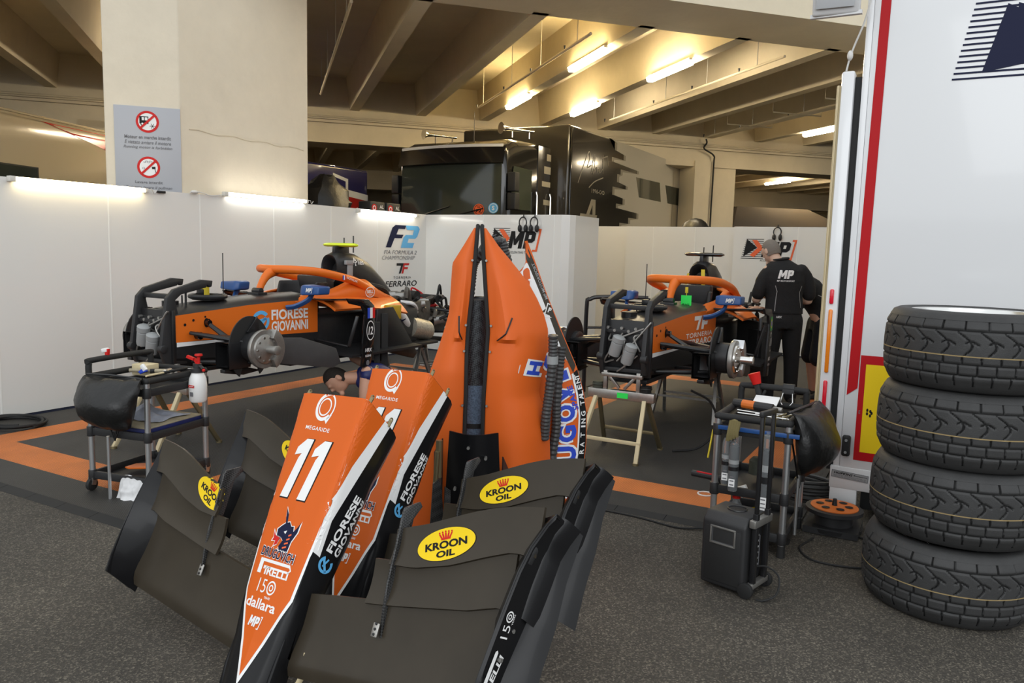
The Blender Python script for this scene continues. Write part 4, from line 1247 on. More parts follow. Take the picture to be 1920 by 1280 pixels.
    b = MB(); b.cyl((-.05, -.2, 1.02), (-.05, -.2, 1.06), .06, n=18); b.build('filler_cap', 'black_satin', t)
    # ---- suspension and brakes
    for s in (1, -1):
        def S(*p): return [(s * x, y, z) for x, y, z in p]
        b = MB()
        for k, pts in enumerate((S((.22, -.17, .815), (.62, .0, .80)), S((.23, .22, .82), (.62, .0, .80)), S((.18, -.20, .62), (.62, -.02, .635)), S((.2, .2, .61), (.62, -.02, .635)), S((.22, -.09, .905), (.60, .01, .66)), S((.22, -.24, .84), (.62, -.08, .79)))):
            b.tube([pts[0], tuple((a + c) / 2 for a, c in zip(*pts)), pts[1]], [.014, .02, .014], 8, flat=((0, 1, 0), 1.3))
        b.build('suspension_arm', 'black_satin', t, split=True)
        b = MB(); b.cyl((s * .215, -.17, .815), (s * .245, -.17, .815), .028, n=12); b.cyl((s * .22, -.09, .905), (s * .25, -.09, .905), .022, n=12); b.build('arm_joint', 'black_gloss', t, split=True)
        b = MB(); b.lathe([(.085, 0), (.112, .02), (.115, .05), (.115, .15), (.105, .16)], (s * .53, 0, .745), (s, 0, 0), 28); b.build('brake_drum', 'car_carbon', t)
        b = MB()   # thin cooling shield, cut away ring
        pr = [(.19 * cos(a), .235 * sin(a)) for a in [rad(-60 + 300 * i / 40) for i in range(41)]]
        pr += [(.09 * cos(a), .09 * sin(a)) for a in [rad(240 - 300 * i / 30) for i in range(31)]]
        b.prism(pr, (s * .585, -.02, .74), (0, 1, 0), (0, 0, 1), .01, True); b.build('cooling_shield', 'black_matte', t)
        b = MB(); b.lathe([(.075, 0), (.14, .0), (.142, .003), (.142, .030), (.14, .033), (.075, .033)], (s * .695, 0, .74), (s, 0, 0), 40); b.build('brake_disc', 'grey_steel', t)
        b = MB(); b.lathe([(.0, .0), (.11, .0), (.105, .012), (.085, .02), (.045, .03), (.03, .035), (.03, .10), (.034, .102), (.034, .125), (.022, .13), (.0, .13)], (s * .728, 0, .74), (s, 0, 0), 28); b.build('wheel_hub_flange', 'bright_metal' if num != '12' else 'grey_steel', t)
        b = MB()
        for k in range(10): a = 2 * pi * k / 10; b.cyl((s * .735, .088 * cos(a), .74 + .088 * sin(a)), (s * .752, .088 * cos(a), .74 + .088 * sin(a)), .009, n=8)
        b.build('drive_stud', 'bright_metal', t, split=True)
        b = MB()
        pr = [(.155 * cos(a), .16 * sin(a)) for a in [rad(-62 + 124 * i / 12) for i in range(13)]] + [(.085 * cos(a), .09 * sin(a)) for a in [rad(62 - 124 * i / 12) for i in range(13)]]
        b.prism(pr, (s * .725, 0, .74), (0, 1, 0), (0, 0, 1), .085, True); b.build('brake_caliper', 'aluminium' if num != '12' else 'grey_steel', t, bevel=.01)
        b = MB()   # brake duct scoop
        b.loft([[(s * x, y, z) for x, z in ((.46, .60), (.60, .60), (.60, .79), (.46, .79))] for y in (-.22, -.02)], cap0=False)
        b.loft([[(s * x, y, z) for x, z in ((.475, .615), (.585, .615), (.585, .775), (.475, .775))] for y in (-.22, -.06)], cap0=False)
        b.build('brake_duct', 'black_satin', t, bevel=.004)
        b = MB(); b.prism([(-.22, .595), (-.02, .595), (.12, .555), (-.05, .54), (-.22, .57)], (s * .53, 0, 0), (0, 1, 0), (0, 0, 1), .05, True); b.prism([(-.06, .86), (.04, .97), (.06, .82)], (s * .60, 0, 0), (0, 1, 0), (0, 0, 1), .02, True)
        b.build('duct_vane', 'black_satin', t, bevel=.003)
    # ---- engine and gearbox
    b = MB(); b.box((0, 2.5, .78), (.46, .55, .34)); b.box((0, 2.95, .72), (.26, .5, .28)); b.loft([[(-.12, 3.1, .6), (.12, 3.1, .6), (.12, 3.1, .84), (-.12, 3.1, .84)], [(-.07, 3.5, .66), (.07, 3.5, .66), (.07, 3.5, .80), (-.07, 3.5, .80)]])
    b.build('engine_block', 'engine_mix', t, bevel=.02)
    b = MB(); b.cyl((.25, 2.35, .70), (.25, 2.66, .64), .115, .105, n=24); b.sphere((.25, 2.67, .64), (.10, .05, .10), 16, 8); b.cyl((.24, 2.2, .73), (.25, 2.36, .70), .06, n=16); b.build('muffler', 'muffler', t)
    b = MB(); b.tube(smooth_path([(.20, 2.0, .93), (.28, 2.12, .88), (.29, 2.25, .76), (.24, 2.32, .70)], 5), .045, 12); b.build('exhaust_wrap', 'bottle_white', t)
    b = MB(); b.torus((.285, 2.2, .79), (.2, .5, -1), .046, .008, 18, 6); b.build('exhaust_clamp', 'decal_navy', t)
    r3 = random.Random(21)
    for mname, pn, cnt, rad_ in (('black_rubber', 'engine_hose', 16, .016), ('engine_mix', 'engine_pipe', 14, .022), ('trailer_red', 'red_hose', 4, .014), ('white_metal', 'pale_hose', 4, .016)):
        for k in range(cnt):
            y0, z0, x0 = r3.uniform(2.15, 3.1), r3.uniform(.68, 1.0), r3.uniform(-.22, .28)
            b = MB(); b.tube(smooth_path([(x0, y0, z0), (x0 + r3.uniform(-.1, .1), y0 + r3.uniform(.02, .16), z0 + r3.uniform(-.06, .1)), (r3.uniform(-.22, .28), y0 + r3.uniform(.1, .34), r3.uniform(.66, .96))], 5), rad_ * r3.uniform(.7, 1.3), 7)
            b.build(pn, mname, t)
    b = MB()
    for x, y, z, r in ((.10, 2.2, 1.0, .055), (.05, 2.42, .98, .06), (.18, 2.6, .90, .05), (-.1, 2.5, .98, .06), (.22, 2.95, .72, .06), (.12, 2.75, .92, .045)):
        b.cyl((x - .05, y - .05, z), (x + .05, y + .06, z + .02), r, r * .8, n=14)
    b.build('turbo_part', 'grey_steel', t, split=True)
    b = MB(); b.cyl((-.1, 2.72, 1.0), (.12, 2.68, 1.0), .05, n=14); b.cyl((-.05, 3.0, .96), (.2, 2.95, .96), .04, n=12); b.build('intake_filter', 'black_rubber', t, split=True)
    for s in ((1, -1) if num == '12' else (-1,)):
        b = MB()
        for p, q in (((.12, 2.85, .86), (.62, 3.1, .80)), ((.12, 3.3, .84), (.62, 3.1, .80)), ((.1, 2.9, .60), (.62, 3.1, .62)), ((.1, 3.35, .62), (.62, 3.1, .62))):
            b.tube([(s * p[0], p[1], p[2]), (s * q[0], q[1], q[2])], .016, 8)
        b.build('rear_suspension_arm', 'black_satin', t, split=True)
        b = MB(); b.lathe([(.05, 0), (.14, .0), (.14, .035), (.05, .035)], (s * .66, 3.12, .72), (s, 0, 0), 28); b.cyl((s * .6, 3.12, .72), (s * .66, 3.12, .72), .13, n=24); b.cyl((s * .68, 3.12, .72), (s * .78, 3.12, .72), .03, n=12)
        b.build('rear_brake', 'grey_steel', t)
    b = MB(); b.tube(smooth_path([(.26, 1.72, 1.14), (.28, 1.9, 1.10), (.22, 2.05, 1.02), (.2, 2.2, .9)], 5), .03, 8); b.build('wiring_loom', 'black_rubber', t)
    return t, tub


car12, _ = make_car('race_car', 'orange race car with a yellow camera bar and large white supplier lettering', (-5.02, 4.0, 0), '12')
car11, _ = make_car('race_car', 'orange race car with a green tag in its cockpit near the standing mechanic', (-2.05, 5.78, 0), '11')

# strap on the roll hoop of the left car, tags on the right car
b = MB(); b.box((.13, 1.6, 1.27), (.015, .07, .16)); b.box((.13, 1.585, 1.35), (.03, .1, .04)); b.build('intake_clip', 'tape_grey', car12, bevel=.004)
b = MB(); b.sheet(lambda u, v: (.03 + .035 * v + .03 * u, 1.43 - .02 * sin(pi * u), 1.37 - .30 * u), 6, 1, .003); b.build('tow_strap', 'strap_yellow', car11)
b = MB(); b.sheet(lambda u, v: (-.10 + .02 * v - .02 * sin(pi * u), 1.43, 1.33 - .24 * u), 6, 1, .003); b.build('tow_strap', 'strap_yellow', car11)
b = MB(); b.box((.12, .70, 1.11), (.09, .004, .10)); gt = b.build('pit_tag', 'green_tag', car11)
d = Decal(); d.text('RIG', .12, 1.078, .06, .022, 'decal_black', 1, .02); d.place('tag_lettering', gt, (0, .697, 0), (1, 0, 0), (0, 0, 1))
b = MB(); b.box((.12, .70, 1.205), (.025, .01, .05)); b.tube([(.12, .70, 1.19), (.12, .70, 1.155)], .004, 5); b.build('tag_clip', 'strap_yellow', car11, bevel=.003)


# ---- stands below the cars
def front_trestle(name, label, x, y, full):
    t = thing(name, label, 'stand', (x, y, 0))
    b = MB(); b.bar((-.26, 0, .455), (.26, 0, .455), .06, .07); b.build('crossbeam', 'raw_steel', t, bevel=.006)
    for s in (-1, 1):
        b = MB(); b.bar((s * .19, -.03, .43), (s * .23, -.27, .02), .03, .03); b.build('leg', 'leg_cream', t, bevel=.004)
        b = MB(); b.bar((s * .19, .03, .43), (s * .23, .27, .02), .03, .03); b.build('leg', 'brass_dark', t, bevel=.004)
        b = MB(); b.cyl((s * .23, -.27, 0), (s * .23, -.27, .03), .022, n=12); b.cyl((s * .23, .27, 0), (s * .23, .27, .03), .022, n=12); b.build('foot', 'brass_dark', t, split=True)
        b = MB(); b.bar((s * .13, 0, .49), (s * .13, 0, .63), .03, .03); b.bar((s * .13, 0, .62), (0.02 * s, 0, .50), .022, .022); b.build('upright', 'raw_steel', t, bevel=.003)
    b = MB(); b.bar((-.235, -.20, .15), (.235, -.20, .15), .025, .025); b.build('leg_rail', 'leg_cream', t, bevel=.003)
    b = MB(); b.bar((-.225, .20, .15), (.225, .20, .15), .025, .025); b.build('leg_rail', 'brass_dark', t, bevel=.003)
    b = MB(); b.bar((-.16, 0, .60), (.16, 0, .60), .04, .03); b.build('cradle', 'raw_steel', t, bevel=.004)
    if full:
        for s, m in ((-1, 'umbra'), (1, 'bag_black')):
            b = MB(); b.cyl((s * .19, 0, .492), (s * .19, 0, .54), .04, n=18); b.torus((s * .19, 0, .52), (0, 0, 1), .04, .006, 18, 6); b.build('levelling_pad', m, t)
        MB().box((.02, -.032, .455), (.085, .004, .04)).build('green_sticker', 'green_tag', t)
    return t


front_trestle('trestle_stand', 'pale legged trestle stand under the nose of the left car', -4.90, 3.62, False)
front_trestle('trestle_stand', 'pale legged trestle stand with a green sticker under the right car', -2.05, 5.36, True)


def mid_trestle(label, x, y):
    t = thing('rear_trestle', label, 'stand', (x, y, 0))
    MB().box((0, 0, .495), (.62, .05, .05)).build('crossbeam', 'black_satin', t, bevel=.005)
    for sx in (-1, 1):
        for sy in (-1, 1):
            b = MB(); b.bar((sx * .24, 0, .48), (sx * .29, sy * .2, .005), .028, .028); b.build('leg', 'grey_steel', t)
    b = MB()
    for sy in (-1, 1): b.bar((-.27, sy * .11, .21), (.27, sy * .11, .21), .02, .02)
    b.build('leg_rail', 'grey_steel', t, split=True)
    return t


mid_trestle('dark steel stand under the middle of the right car', -2.0, 6.95)
mid_trestle('dark steel stand under the side pod of the left car', -5.0, 6.55)
mid_trestle('dark steel stand under the gearbox of the left car', -4.9, 7.15)

# ================================================================== NOSE CONES WITH FRONT WINGS, LEANING ONE ON THE OTHER
def nose_mw(T, yaw, pit, rol):
    return Matrix.Translation(T) @ Matrix.Rotation(yaw, 4, 'Z') @ Matrix.Rotation(pit, 4, 'X') @ Matrix.Rotation(rol, 4, 'Y')


TSL = .4067                                   # slope of the flat top


def wing_z(x, y): return -.07 + .42 * y


def le_y(x): return .08 + .09 * abs(x) / .9


J1 = [(0, .29), (.25, .325), (.5, .357), (.77, .40), (.86, .425)]
J2 = [(.38, .450), (.55, .462), (.68, .492), (.8, .535), (.88, .56)]
TE = [(.44, .545), (.56, .578), (.72, .635), (.8, .658), (.88, .672), (.955, .680)]


def make_nose():
    t = thing('nose_assembly', '', 'nose cone', (0, 0, 0))
    # body
    tab = [(-.086, .05, -.050, -.062, -.072, .02), (-.06, .082, -.024, -.055, -.078, .04), (-.02, .102, -.006, -.05, -.08, .05), (.05, .115, .02, -.045, -.075, .05), (.13, .122, .05, -.03, -.07, .045), (.22, .132, .0895, -.005, -.062, .035),
           (.30, .137, .122, .022, -.045, .03), (.42, .143, .171, .045, -.02, .026), (.545, .149, .2216, .078, .01, .024), (.72, .159, .2928, .132, .07, .022), (.905, .174, .368, .166, .11, .02)]
    rings = []
    for y, w, zt, zs, zb, rc in tab:
        h = [(0, zt + .003), (w - rc * 1.6, zt), (w - rc, zt - rc * .06), (w - rc * .3, zt - rc * .3), (w - rc * .06, zt - rc), (w, zt - rc * 1.6)]
        low = [(w, max(zs + .02, zb + .015)), (w - .012, max(zs - .01, zb + .006)), (w - .045, min(zs - .03, zb + .01) if zs - .03 > zb else zb + .003), (w * .4, zb), (0, zb)]
        right = h + low
        ring = [(x, y, z) for x, z in right] + [(-x, y, z) for x, z in right[-2:0:-1]]
        rings.append(ring)
    b = MB()
    for i in range(len(rings) - 1):
        sm = [0] * len(rings[0]); n_ = len(sm); k = 1 if tab[i][0] >= .54 else (2 if tab[i][0] >= .415 else 0)
        for j in (1, 2, 3, 4): sm[j] = sm[n_ - 1 - j] = (1 if k == 2 and j < 3 else k)
        if k == 1: sm[0] = sm[n_ - 1] = 1
        b.loft([rings[i], rings[i + 1]], i == 0, i == len(rings) - 2, segm=sm)
    body = b.build('nose_body', ['wing_black', 'nose_orange', 'decal_white'], t, angle=50, weld=1e-5)
    bv = bvh_of(body)
    # paint on the flat top
    d = Decal()
    O = [(0, 0), (-.120, .265), (-.136, .42), (-.146, .545), (-.156, .72), (-.1705, .9035), (.1705, .9035), (.156, .72), (.146, .545), (.136, .42), (.120, .265)]
    I = [(0, .028), (-.110, .267), (-.128, .42), (-.1455, .56), (-.156, .72), (-.1705, .9035), (.1705, .9035), (.156, .72), (.1455, .56), (.128, .42), (.110, .267)]
    d.poly(O, 'decal_white', 0); d.poly(I, 'nose_orange', 1)
    d.place('top_paint', t, (0, 0, 0), (1, 0, 0), (0, 1, TSL), bv, off=.0012, step=.0005, grid=.0085)
    d = Decal()                                                     # lettering on the top, own layer
    d.ring(-.018, .862, .026, .031, 'decal_white', 2, 0, 360, 1.0); d.ring(-.018, .862, .036, .048, 'decal_white', 2, 105, 320); d.ring(-.018, .862, .044, .050, 'decal_white', 2, -60, 100)
    d.poly([(-.045, .895), (-.02, .915), (.012, .912), (-.01, .902)], 'decal_white', 2); d.poly([(.0, .818), (.028, .838), (.012, .806)], 'decal_white', 2)
    d.text('MEGARIDE', -.022, .787, .128, .013, 'decal_white', 2, .012, 0, -.03, 1.1)
    one = [(.0, 0), (.042, 0), (.082, .195), (.046, .195), (.010, .165), (.005, .138), (.040, .146), (.030, .13)]
    for dx in (-.10, -.008):
        cx = sum(p[0] for p in one) / len(one); cy = .0975
        big = [(cx + (p[0] - cx) * 1.10 + dx, .555 + cy + (p[1] - cy) * 1.03) for p in one]
        d.poly([(x + .002, y - .0015) for x, y in big], 'decal_black', 2)
        d.poly([(p[0] + dx, .555 + p[1]) for p in one], 'decal_white', 3)
    # emblem of the driver: dark blue dragon head with red flames
    ey = .445
    drag = [(-.03, ey - .03), (-.045, ey - .012), (-.05, ey + .01), (-.035, ey + .022), (-.02, ey + .032), (-.028, ey + .05), (-.036, ey + .078), (-.02, ey + .06), (-.012, ey + .035), (.0, ey + .038), (.012, ey + .026), (.024, ey + .028), (.03, ey + .012), (.045, ey + .03), (.052, ey + .045), (.05, ey + .012), (.034, ey - .018), (.03, ey - .05), (-.012, ey - .05), (-.02, ey - .04), (-.008, ey - .02), (-.022, ey - .012)]
    cxx = sum(p[0] for p in drag) / len(drag)
    d.poly([(cxx + (x - cxx) * 1.1, ey + (y - ey) * 1.08) for x, y in drag], 'decal_white', 2)
    d.poly(drag, 'decal_navy', 3)
    d.poly([(-.015, ey + .006), (.0, ey + .012), (-.004, ey + .0)], 'decal_white', 4)
    for k in range(4): d.stroke([(.002 + .004 * k, ey - .042 + .013 * k), (.02 + .002 * k, ey - .036 + .013 * k)], .005, 'decal_orange', 4)
    d.poly([(-.022, ey - .012), (-.05, ey - .006), (-.068, ey + .01), (-.06, ey - .016), (-.066, ey - .03), (-.046, ey - .028), (-.05, ey - .048), (-.03, ey - .036)], 'decal_white', 3)
    d.poly([(-.026, ey - .014), (-.05, ey - .010), (-.063, ey + .002), (-.057, ey - .018), (-.060, ey - .027), (-.044, ey - .026), (-.046, ey - .042), (-.03, ey - .034)], 'decal_red', 4)
    d.text('DRUGOVICH', -.008, .381, .172, .032, 'decal_white', 5, .05, 0, -.02, 1.08); d.text('DRUGOVICH', -.008, .381, .168, .028, 'decal_navy', 7, .015, 0, -.02, 1.08)
    d.text('IRELLI', .012, .328, .118, .024, 'decal_white', 2, .03)                       # tyre maker, long stroke over the letters
    d.poly([(-.085, .316), (-.066, .316), (-.066, .352), (.066, .352), (.072, .346), (.066, .341), (-.058, .341), (-.058, .331), (-.05, .331), (-.05, .346) if False else (-.052, .3345), (.066, .3345), (.078, .345), (.066, .361), (-.085, .361)], 'decal_white', 2)
    d.text('15', -.035, .283, .042, .040, 'decal_white', 2, -.005); d.ring(.013, .283, .016, .021, 'decal_white', 2); d.ring(.013, .283, .006, .010, 'decal_white', 2)
    d.text('YEARS', .008, .2525, .030, .007, 'decal_white', 2)
    d.text('dallara', -.012, .231, .150, .030, 'decal_white', 2, .02)
    mp_logo(d, -.045, .165, .030, False, 'decal_white', 'decal_white')
    d.place('top_lettering', t, (0, 0, 0), (1, 0, 0), (0, 1, TSL), bv, off=.0016, step=.0005, grid=.04)
    for s in (1, -1):
        d = Decal()
        d.poly([(.9035, .3685), (.9035, .250), (.704, .243), (.605, .228), (.545, .2245), (.545, .225), (.72, .296)], 'nose_orange', 0)
        d.poly([(.9035, .252), (.9035, .218), (.74, .199), (.564, .182), (.471, .171), (.425, .176), (.415, .172), (.545, .226), (.605, .2285), (.704, .245)], 'decal_white', 1)
        if s > 0:
            d.text('FIORESE', .553, .128, .205, .030, 'decal_white', 2, .035, 0, .155); d.text('GIOVANNI', .558, .090, .205, .030, 'decal_white', 2, .035, 0, .155)
            d.ring(.415, .092, .018, .027, 'decal_sky', 2, 40, 320, 1.2); d.stroke([(.395, .075), (.425, .11)], .009, 'decal_sky', 2); d.stroke([(.405, .1), (.435, .092)], .007, 'decal_sky', 2)
        else:
            pass
        ux = (0, 1, 0)
        if s > 0: d.place('side_paint', t, (.3, 0, 0), (0, 1, 0), (0, 0, 1), bv, off=.0012, step=.0005, grid=.012)
        else:
            d.v = [(-x, y) for x, y in d.v]; d.place('side_paint', t, (-.3, 0, 0), (0, -1, 0), (0, 0, 1), bv, off=.0012, step=.0005, grid=.012)
    b = MB()                                                         # fixing pins on the bulkhead rim
    for s in (-1, 1):
        for z, x in ((.345, .165), (.225, .172)): b.cyl((s * x, .900, z), (s * x, .925, z + .004), .007, n=8); b.torus((s * x, .928, z + .004), (1, 0, 0), .006, .003, 10, 5)
    b.build('fixing_pin', 'brass_dark', t, split=True)
    # wing elements
    def elem(yl, yt, z0, camber, x0, x1, n, lift=0.0, th=.011, rnd=False):
        xs = [x0 + (x1 - x0) * i / n for i in range(n + 1)]
        def fn(u, v):
            x = x0 + (x1 - x0) * u; ax = abs(x)
            a, c = yl(ax), yt(ax); y = a + (c - a) * v
            z = wing_z(x, y) + z0 - camber * sin(pi * v) + lift * v * v
            if rnd: z -= .022 * max(0, 1 - v / .16) ** 2
            return (x, y, z)
        b = MB(); b.sheet(fn, n, 14, th); return b
    b = elem(lambda x: le_y(x), lambda x: interp(J1, x)[0] + .012, .0, .010, -.885, .885, 32, .004, .018, True)
    b.build('main_plane', 'wing_grey', t, angle=60)
    for s in (-1, 1):
        e = elem(lambda x: interp(J1, x)[0] - .004, lambda x: interp(J2, x)[0] + .010, .016, .008, s * .385, s * .895, 16, .006)
        e.build('lower_flap', 'wing_grey', t, angle=60)
        e = elem(lambda x: interp(J2, x)[0] - .004, lambda x: interp(TE, x)[0], .030, .006, s * .45, s * .955, 18, .004)
        fl = e.build('upper_flap', 'wing_grey', t, angle=60)
        fb = bvh_of(fl)
        d = Decal()
        cx, cy, sc = s * .645, .543, 1.0
        if s < 0: cx, cy = -.52, .528
        rt_ = .40 * s * .9
        d.ell(cx, cy, .107, .044, 'decal_black', 0, 48, rt_ * .9); d.ell(cx, cy, .105, .043, 'decal_yellow', 1, 48, rt_ * .9)
        c_, q_ = cos(rt_ * .9), sin(rt_ * .9)
        def T(x, y): return (cx + x * c_ - y * q_, cy + x * q_ + y * c_)
        d.text('KROON', *T(.0, -.0005), .152, .0215, 'decal_black', 2, .04, 0, rt_ * .9); d.text('OIL', *T(.0, -.025), .068, .0185, 'decal_black', 2, .04, 0, rt_ * .9)
        for k in range(5):
            xx = -.018 + .009 * k; yy = .028 - abs(k - 2) * .001
            d.ell(*T(xx * 1.25, yy + .006), .0032, .0028, 'decal_red', 2, 10)
            d.poly([T(xx * 1.25 - .003, yy + .003), T(xx * .75 - .0035, .0155), T(xx * .75 + .0035, .0155), T(xx * 1.25 + .003, yy + .003)], 'decal_red', 2)
        d.poly([T(-.017, .0125), T(.017, .0125), T(.0175, .0165), T(-.0175, .0165)], 'decal_red', 3)
        d.place('oil_sticker', t, (0, 0, -.05), (1, 0, 0), (0, 1, .42), fb, off=.0012, step=.0005, grid=.025)
        # end plate: thin fence whose inside shows, its outer side carries a curved tunnel
        ep = [(.150, .893, -.004, .904, .102), (.209, .880, .02, .913, .128), (.31, .850, .060, .924, .162), (.40, .822, .100, .932, .188), (.50, .842, .140, .940, .212), (.57, .864, .172, .95, .224), (.64, .905, .205, .972, .233), (.675, .93, .20, .990, .236), (.70, .96, .09, .985, .110)]
        ys = [r_[0] for r_ in ep]
        def fence(u, v):
            k = u * (len(ep) - 1); i = min(int(k), len(ep) - 2); f = k - i
            y, xj, zj, xt, zt = [a + (c - a) * f for a, c in zip(ep[i], ep[i + 1])]
            zj -= .05 * (1 - v) * (u < .85)
            return (s * (xj + (xt - xj) * v ** .8), y, zj + (zt - zj) * v)
        b = MB(); b.sheet(fence, 24, 8, .010 if s < 0 else -.010)
        def outer(u, v):
            k = u * (len(ep) - 1); i = min(int(k), len(ep) - 2); f = k - i
            y, xj, zj, xt, zt = [a + (c - a) * f for a, c in zip(ep[i], ep[i + 1])]
            zi = interp([(.15, -.01), (.2, .035), (.27, .055), (.45, .085), (.56, .12), (.65, .135), (.70, .10)], y)[0]; xi = interp([(.15, .905), (.2, .912), (.45, .935), (.6, .955), (.70, .985)], y)[0]
            return (s * (xt + .003 + (xi + .006 - xt) * v), y, zt - .002 + (zi - .02 - zt) * v)
        b.sheet(outer, 24, 8, .006 if s < 0 else -.006)
        end = b.build('end_plate', 'wing_black', t, angle=60)
        eb = bvh_of(end)
        def tun(u, v):
            y = .20 + .50 * u
            zi = interp([(.2, .035), (.27, .055), (.45, .085), (.56, .12), (.65, .135), (.70, .125)], y)[0]; xi = interp([(.2, .905), (.45, .925), (.6, .945), (.70, .98)], y)[0]
            zo = interp([(.2, -.045), (.324, .0), (.445, .025), (.564, .072), (.70, .095)], y)[0]; xo = 1.0 + .006 * u
            return (s * (xi + (xo - xi) * v), y, zi + (zo - zi) * v + .012 * sin(pi * v))
        b = MB(); b.sheet(tun, 18, 8, .008 if s < 0 else -.008); b.build('outer_tunnel', 'wing_black', t, angle=60)
        def tun2(u, v):
            y = .42 + .27 * u
            zi = interp([(.42, .115), (.50, .145), (.56, .165), (.65, .195), (.69, .20)], y)[0]; xi = interp([(.42, .93), (.6, .95), (.69, .985)], y)[0]
            return (s * (xi + .035 * v), y, zi - .005 - .06 * v + .014 * sin(pi * v))
        b = MB(); b.sheet(tun2, 12, 6, .008 if s < 0 else -.008); b.build('upper_tunnel', 'wing_black', t, angle=60)
        b = MB()
        for y, z in ((.30, .10), (.38, .105), (.24, .08), (.45, .13)): b.cyl((s * .915, y, z), (s * .938, y, z), .006, n=8)
        b.build('rivet', 'grey_steel', t, split=True)
        b = MB(); b.bar((s * .944, .535, .188), (s * .952, .585, .200), .012, .022); b.build('tunnel_window', 'black_plastic', t, bevel=.003)
        # strake standing on the flaps
        pr = [(.262, .028), (.30, .062), (.34, .092), (.40, .130), (.50, .182), (.59, .230), (.605, .232), (.655, .190), (.650, .172), (.60, .178), (.50, .130), (.40, .092), (.33, .055), (.285, .036)]
        xs_ = s * .468
        b = MB(); b.prism(pr, (xs_, 0, 0), (0, 1, 0), (0, 0, 1), .008, True); st = b.build('strake', 'carbon_weave', t, bevel=.001)
        b = MB(); b.bar((xs_ - s * .012, .262, .052), (xs_ - s * .012, .30, .068), .026, .006); b.build('strake_foot', 'raw_steel', t, bevel=.003)
        b = MB()
        for y in (.268, .282, .296): b.cyl((xs_ - s * .012, y, wing_z(0, y) + .010), (xs_ - s * .012, y, wing_z(0, y) + .018), .004, n=8)
        b.build('bolt', 'black_satin', t, split=True)
        if s > 0:
            d = Decal()
            d.text('IRELLI', .262, .088, .105, .020, 'decal_white', 1, .03, .12, .20)
            d.poly([(.188, .052), (.200, .056), (.206, .086), (.31, .118), (.314, .125), (.308, .130), (.198, .098)], 'decal_white', 1)
            d.text('15', .362, .135, .035, .030, 'decal_white', 1, .0, 0, .35); d.ring(.398, .150, .011, .015, 'decal_white', 1); d.ring(.398, .150, .004, .007, 'decal_white', 1); d.text('YEARS', .40, .131, .028, .006, 'decal_white', 1, 0, 0, .35)
            d.place('end_plate_lettering', end, (1.05, 0, 0), (0, 1, 0), (0, 0, 1), eb, off=.0012, grid=.04)
        # pylon between nose and wing
        b = MB(); b.prism([(-.02, -.035), (.04, -.08), (.16, -.035), (.34, .05), (.30, .09), (.05, .0)], (s * .112, 0, 0), (0, 1, 0), (0, 0, 1), .016, True)
        b.build('pylon', 'wing_black', t, bevel=.004)
        b = MB(); b.tube(smooth_path([(s * .13, .02, -.07), (s * .16, .08, -.07), (s * .175, .13, -.045), (s * .178, .17, -.015)], 5), .004, 6, flat=((0, 0, 1), 3)); b.build('pylon_edge', 'leg_cream', t)
    return t


n1 = make_nose()
n1['label'] = 'front orange nose cone and wing, fully visible with its white race number'
n1['group'] = 'nose cones leaning in the foreground'
n2 = copy_tree(n1)
n2['label'] = 'rear orange nose cone and wing, half hidden behind the front one'
n1.matrix_world = nose_mw((-1.863, 1.603, .107), -.06, .705, -.087)
n2.matrix_world = nose_mw((-1.986, 2.175, .100), -.07, .753, -.075)

# ================================================================== UPRIGHT ENGINE COVERS
CVM = Matrix.Translation((-1.991, 3.241, 0)) @ Matrix.Rotation(rad(29.2), 4, 'Z')
cv = thing('engine_cover', 'tall orange engine cover standing on end, split by a dark slot', 'engine cover', mw=CVM)
CT = [(1.606, .005, .015, -.036, -.044), (1.521, .012, .078, -.041, -.094), (1.43, .019, .158, -.047, -.15), (1.339, .027, .233, -.052, -.154), (1.261, .034, .279, -.058, -.157), (1.182, .041, .316, -.065, -.161),
      (1.102, .048, .34, -.072, -.182), (.996, .043, .337, -.075, -.214), (.889, .039, .313, -.075, -.25), (.782, .034, .3, -.075, -.275), (.687, .033, .337, -.077, -.295), (.581, .032, .362, -.078, -.313), (.427, .035, .372, -.077, -.324), (.02, .04, .372, -.075, -.34)]
CT = CT[::-1]


def cover_half(side):
    def fn(u, v):
        z = .02 + 1.586 * u
        r_ = interp(CT, z)
        a, c = (r_[0], r_[1]) if side > 0 else (r_[2], r_[3])
        x = a + (c - a) * v
        w = abs(c - a)
        y = -.03 - .16 * w * sin(pi * min(v * .85, 1)) * 1.6 + .55 * w * v ** 2.2 + .10 * max(0, z - .9)
        # long vent blister
        vz0, vz1 = 1.07, 1.42
        if vz0 < z < vz1:
            f = (vz1 - z) / (vz1 - vz0)
            vc = .26 + .02 * f
            k = max(0, 1 - abs(v - vc) / (.10 + .16 * f))
            y -= .030 * f * k
        return (x, y, z)
    b = MB(); b.sheet(fn, 74, 26, .008 if side < 0 else -.008)
    return b, fn


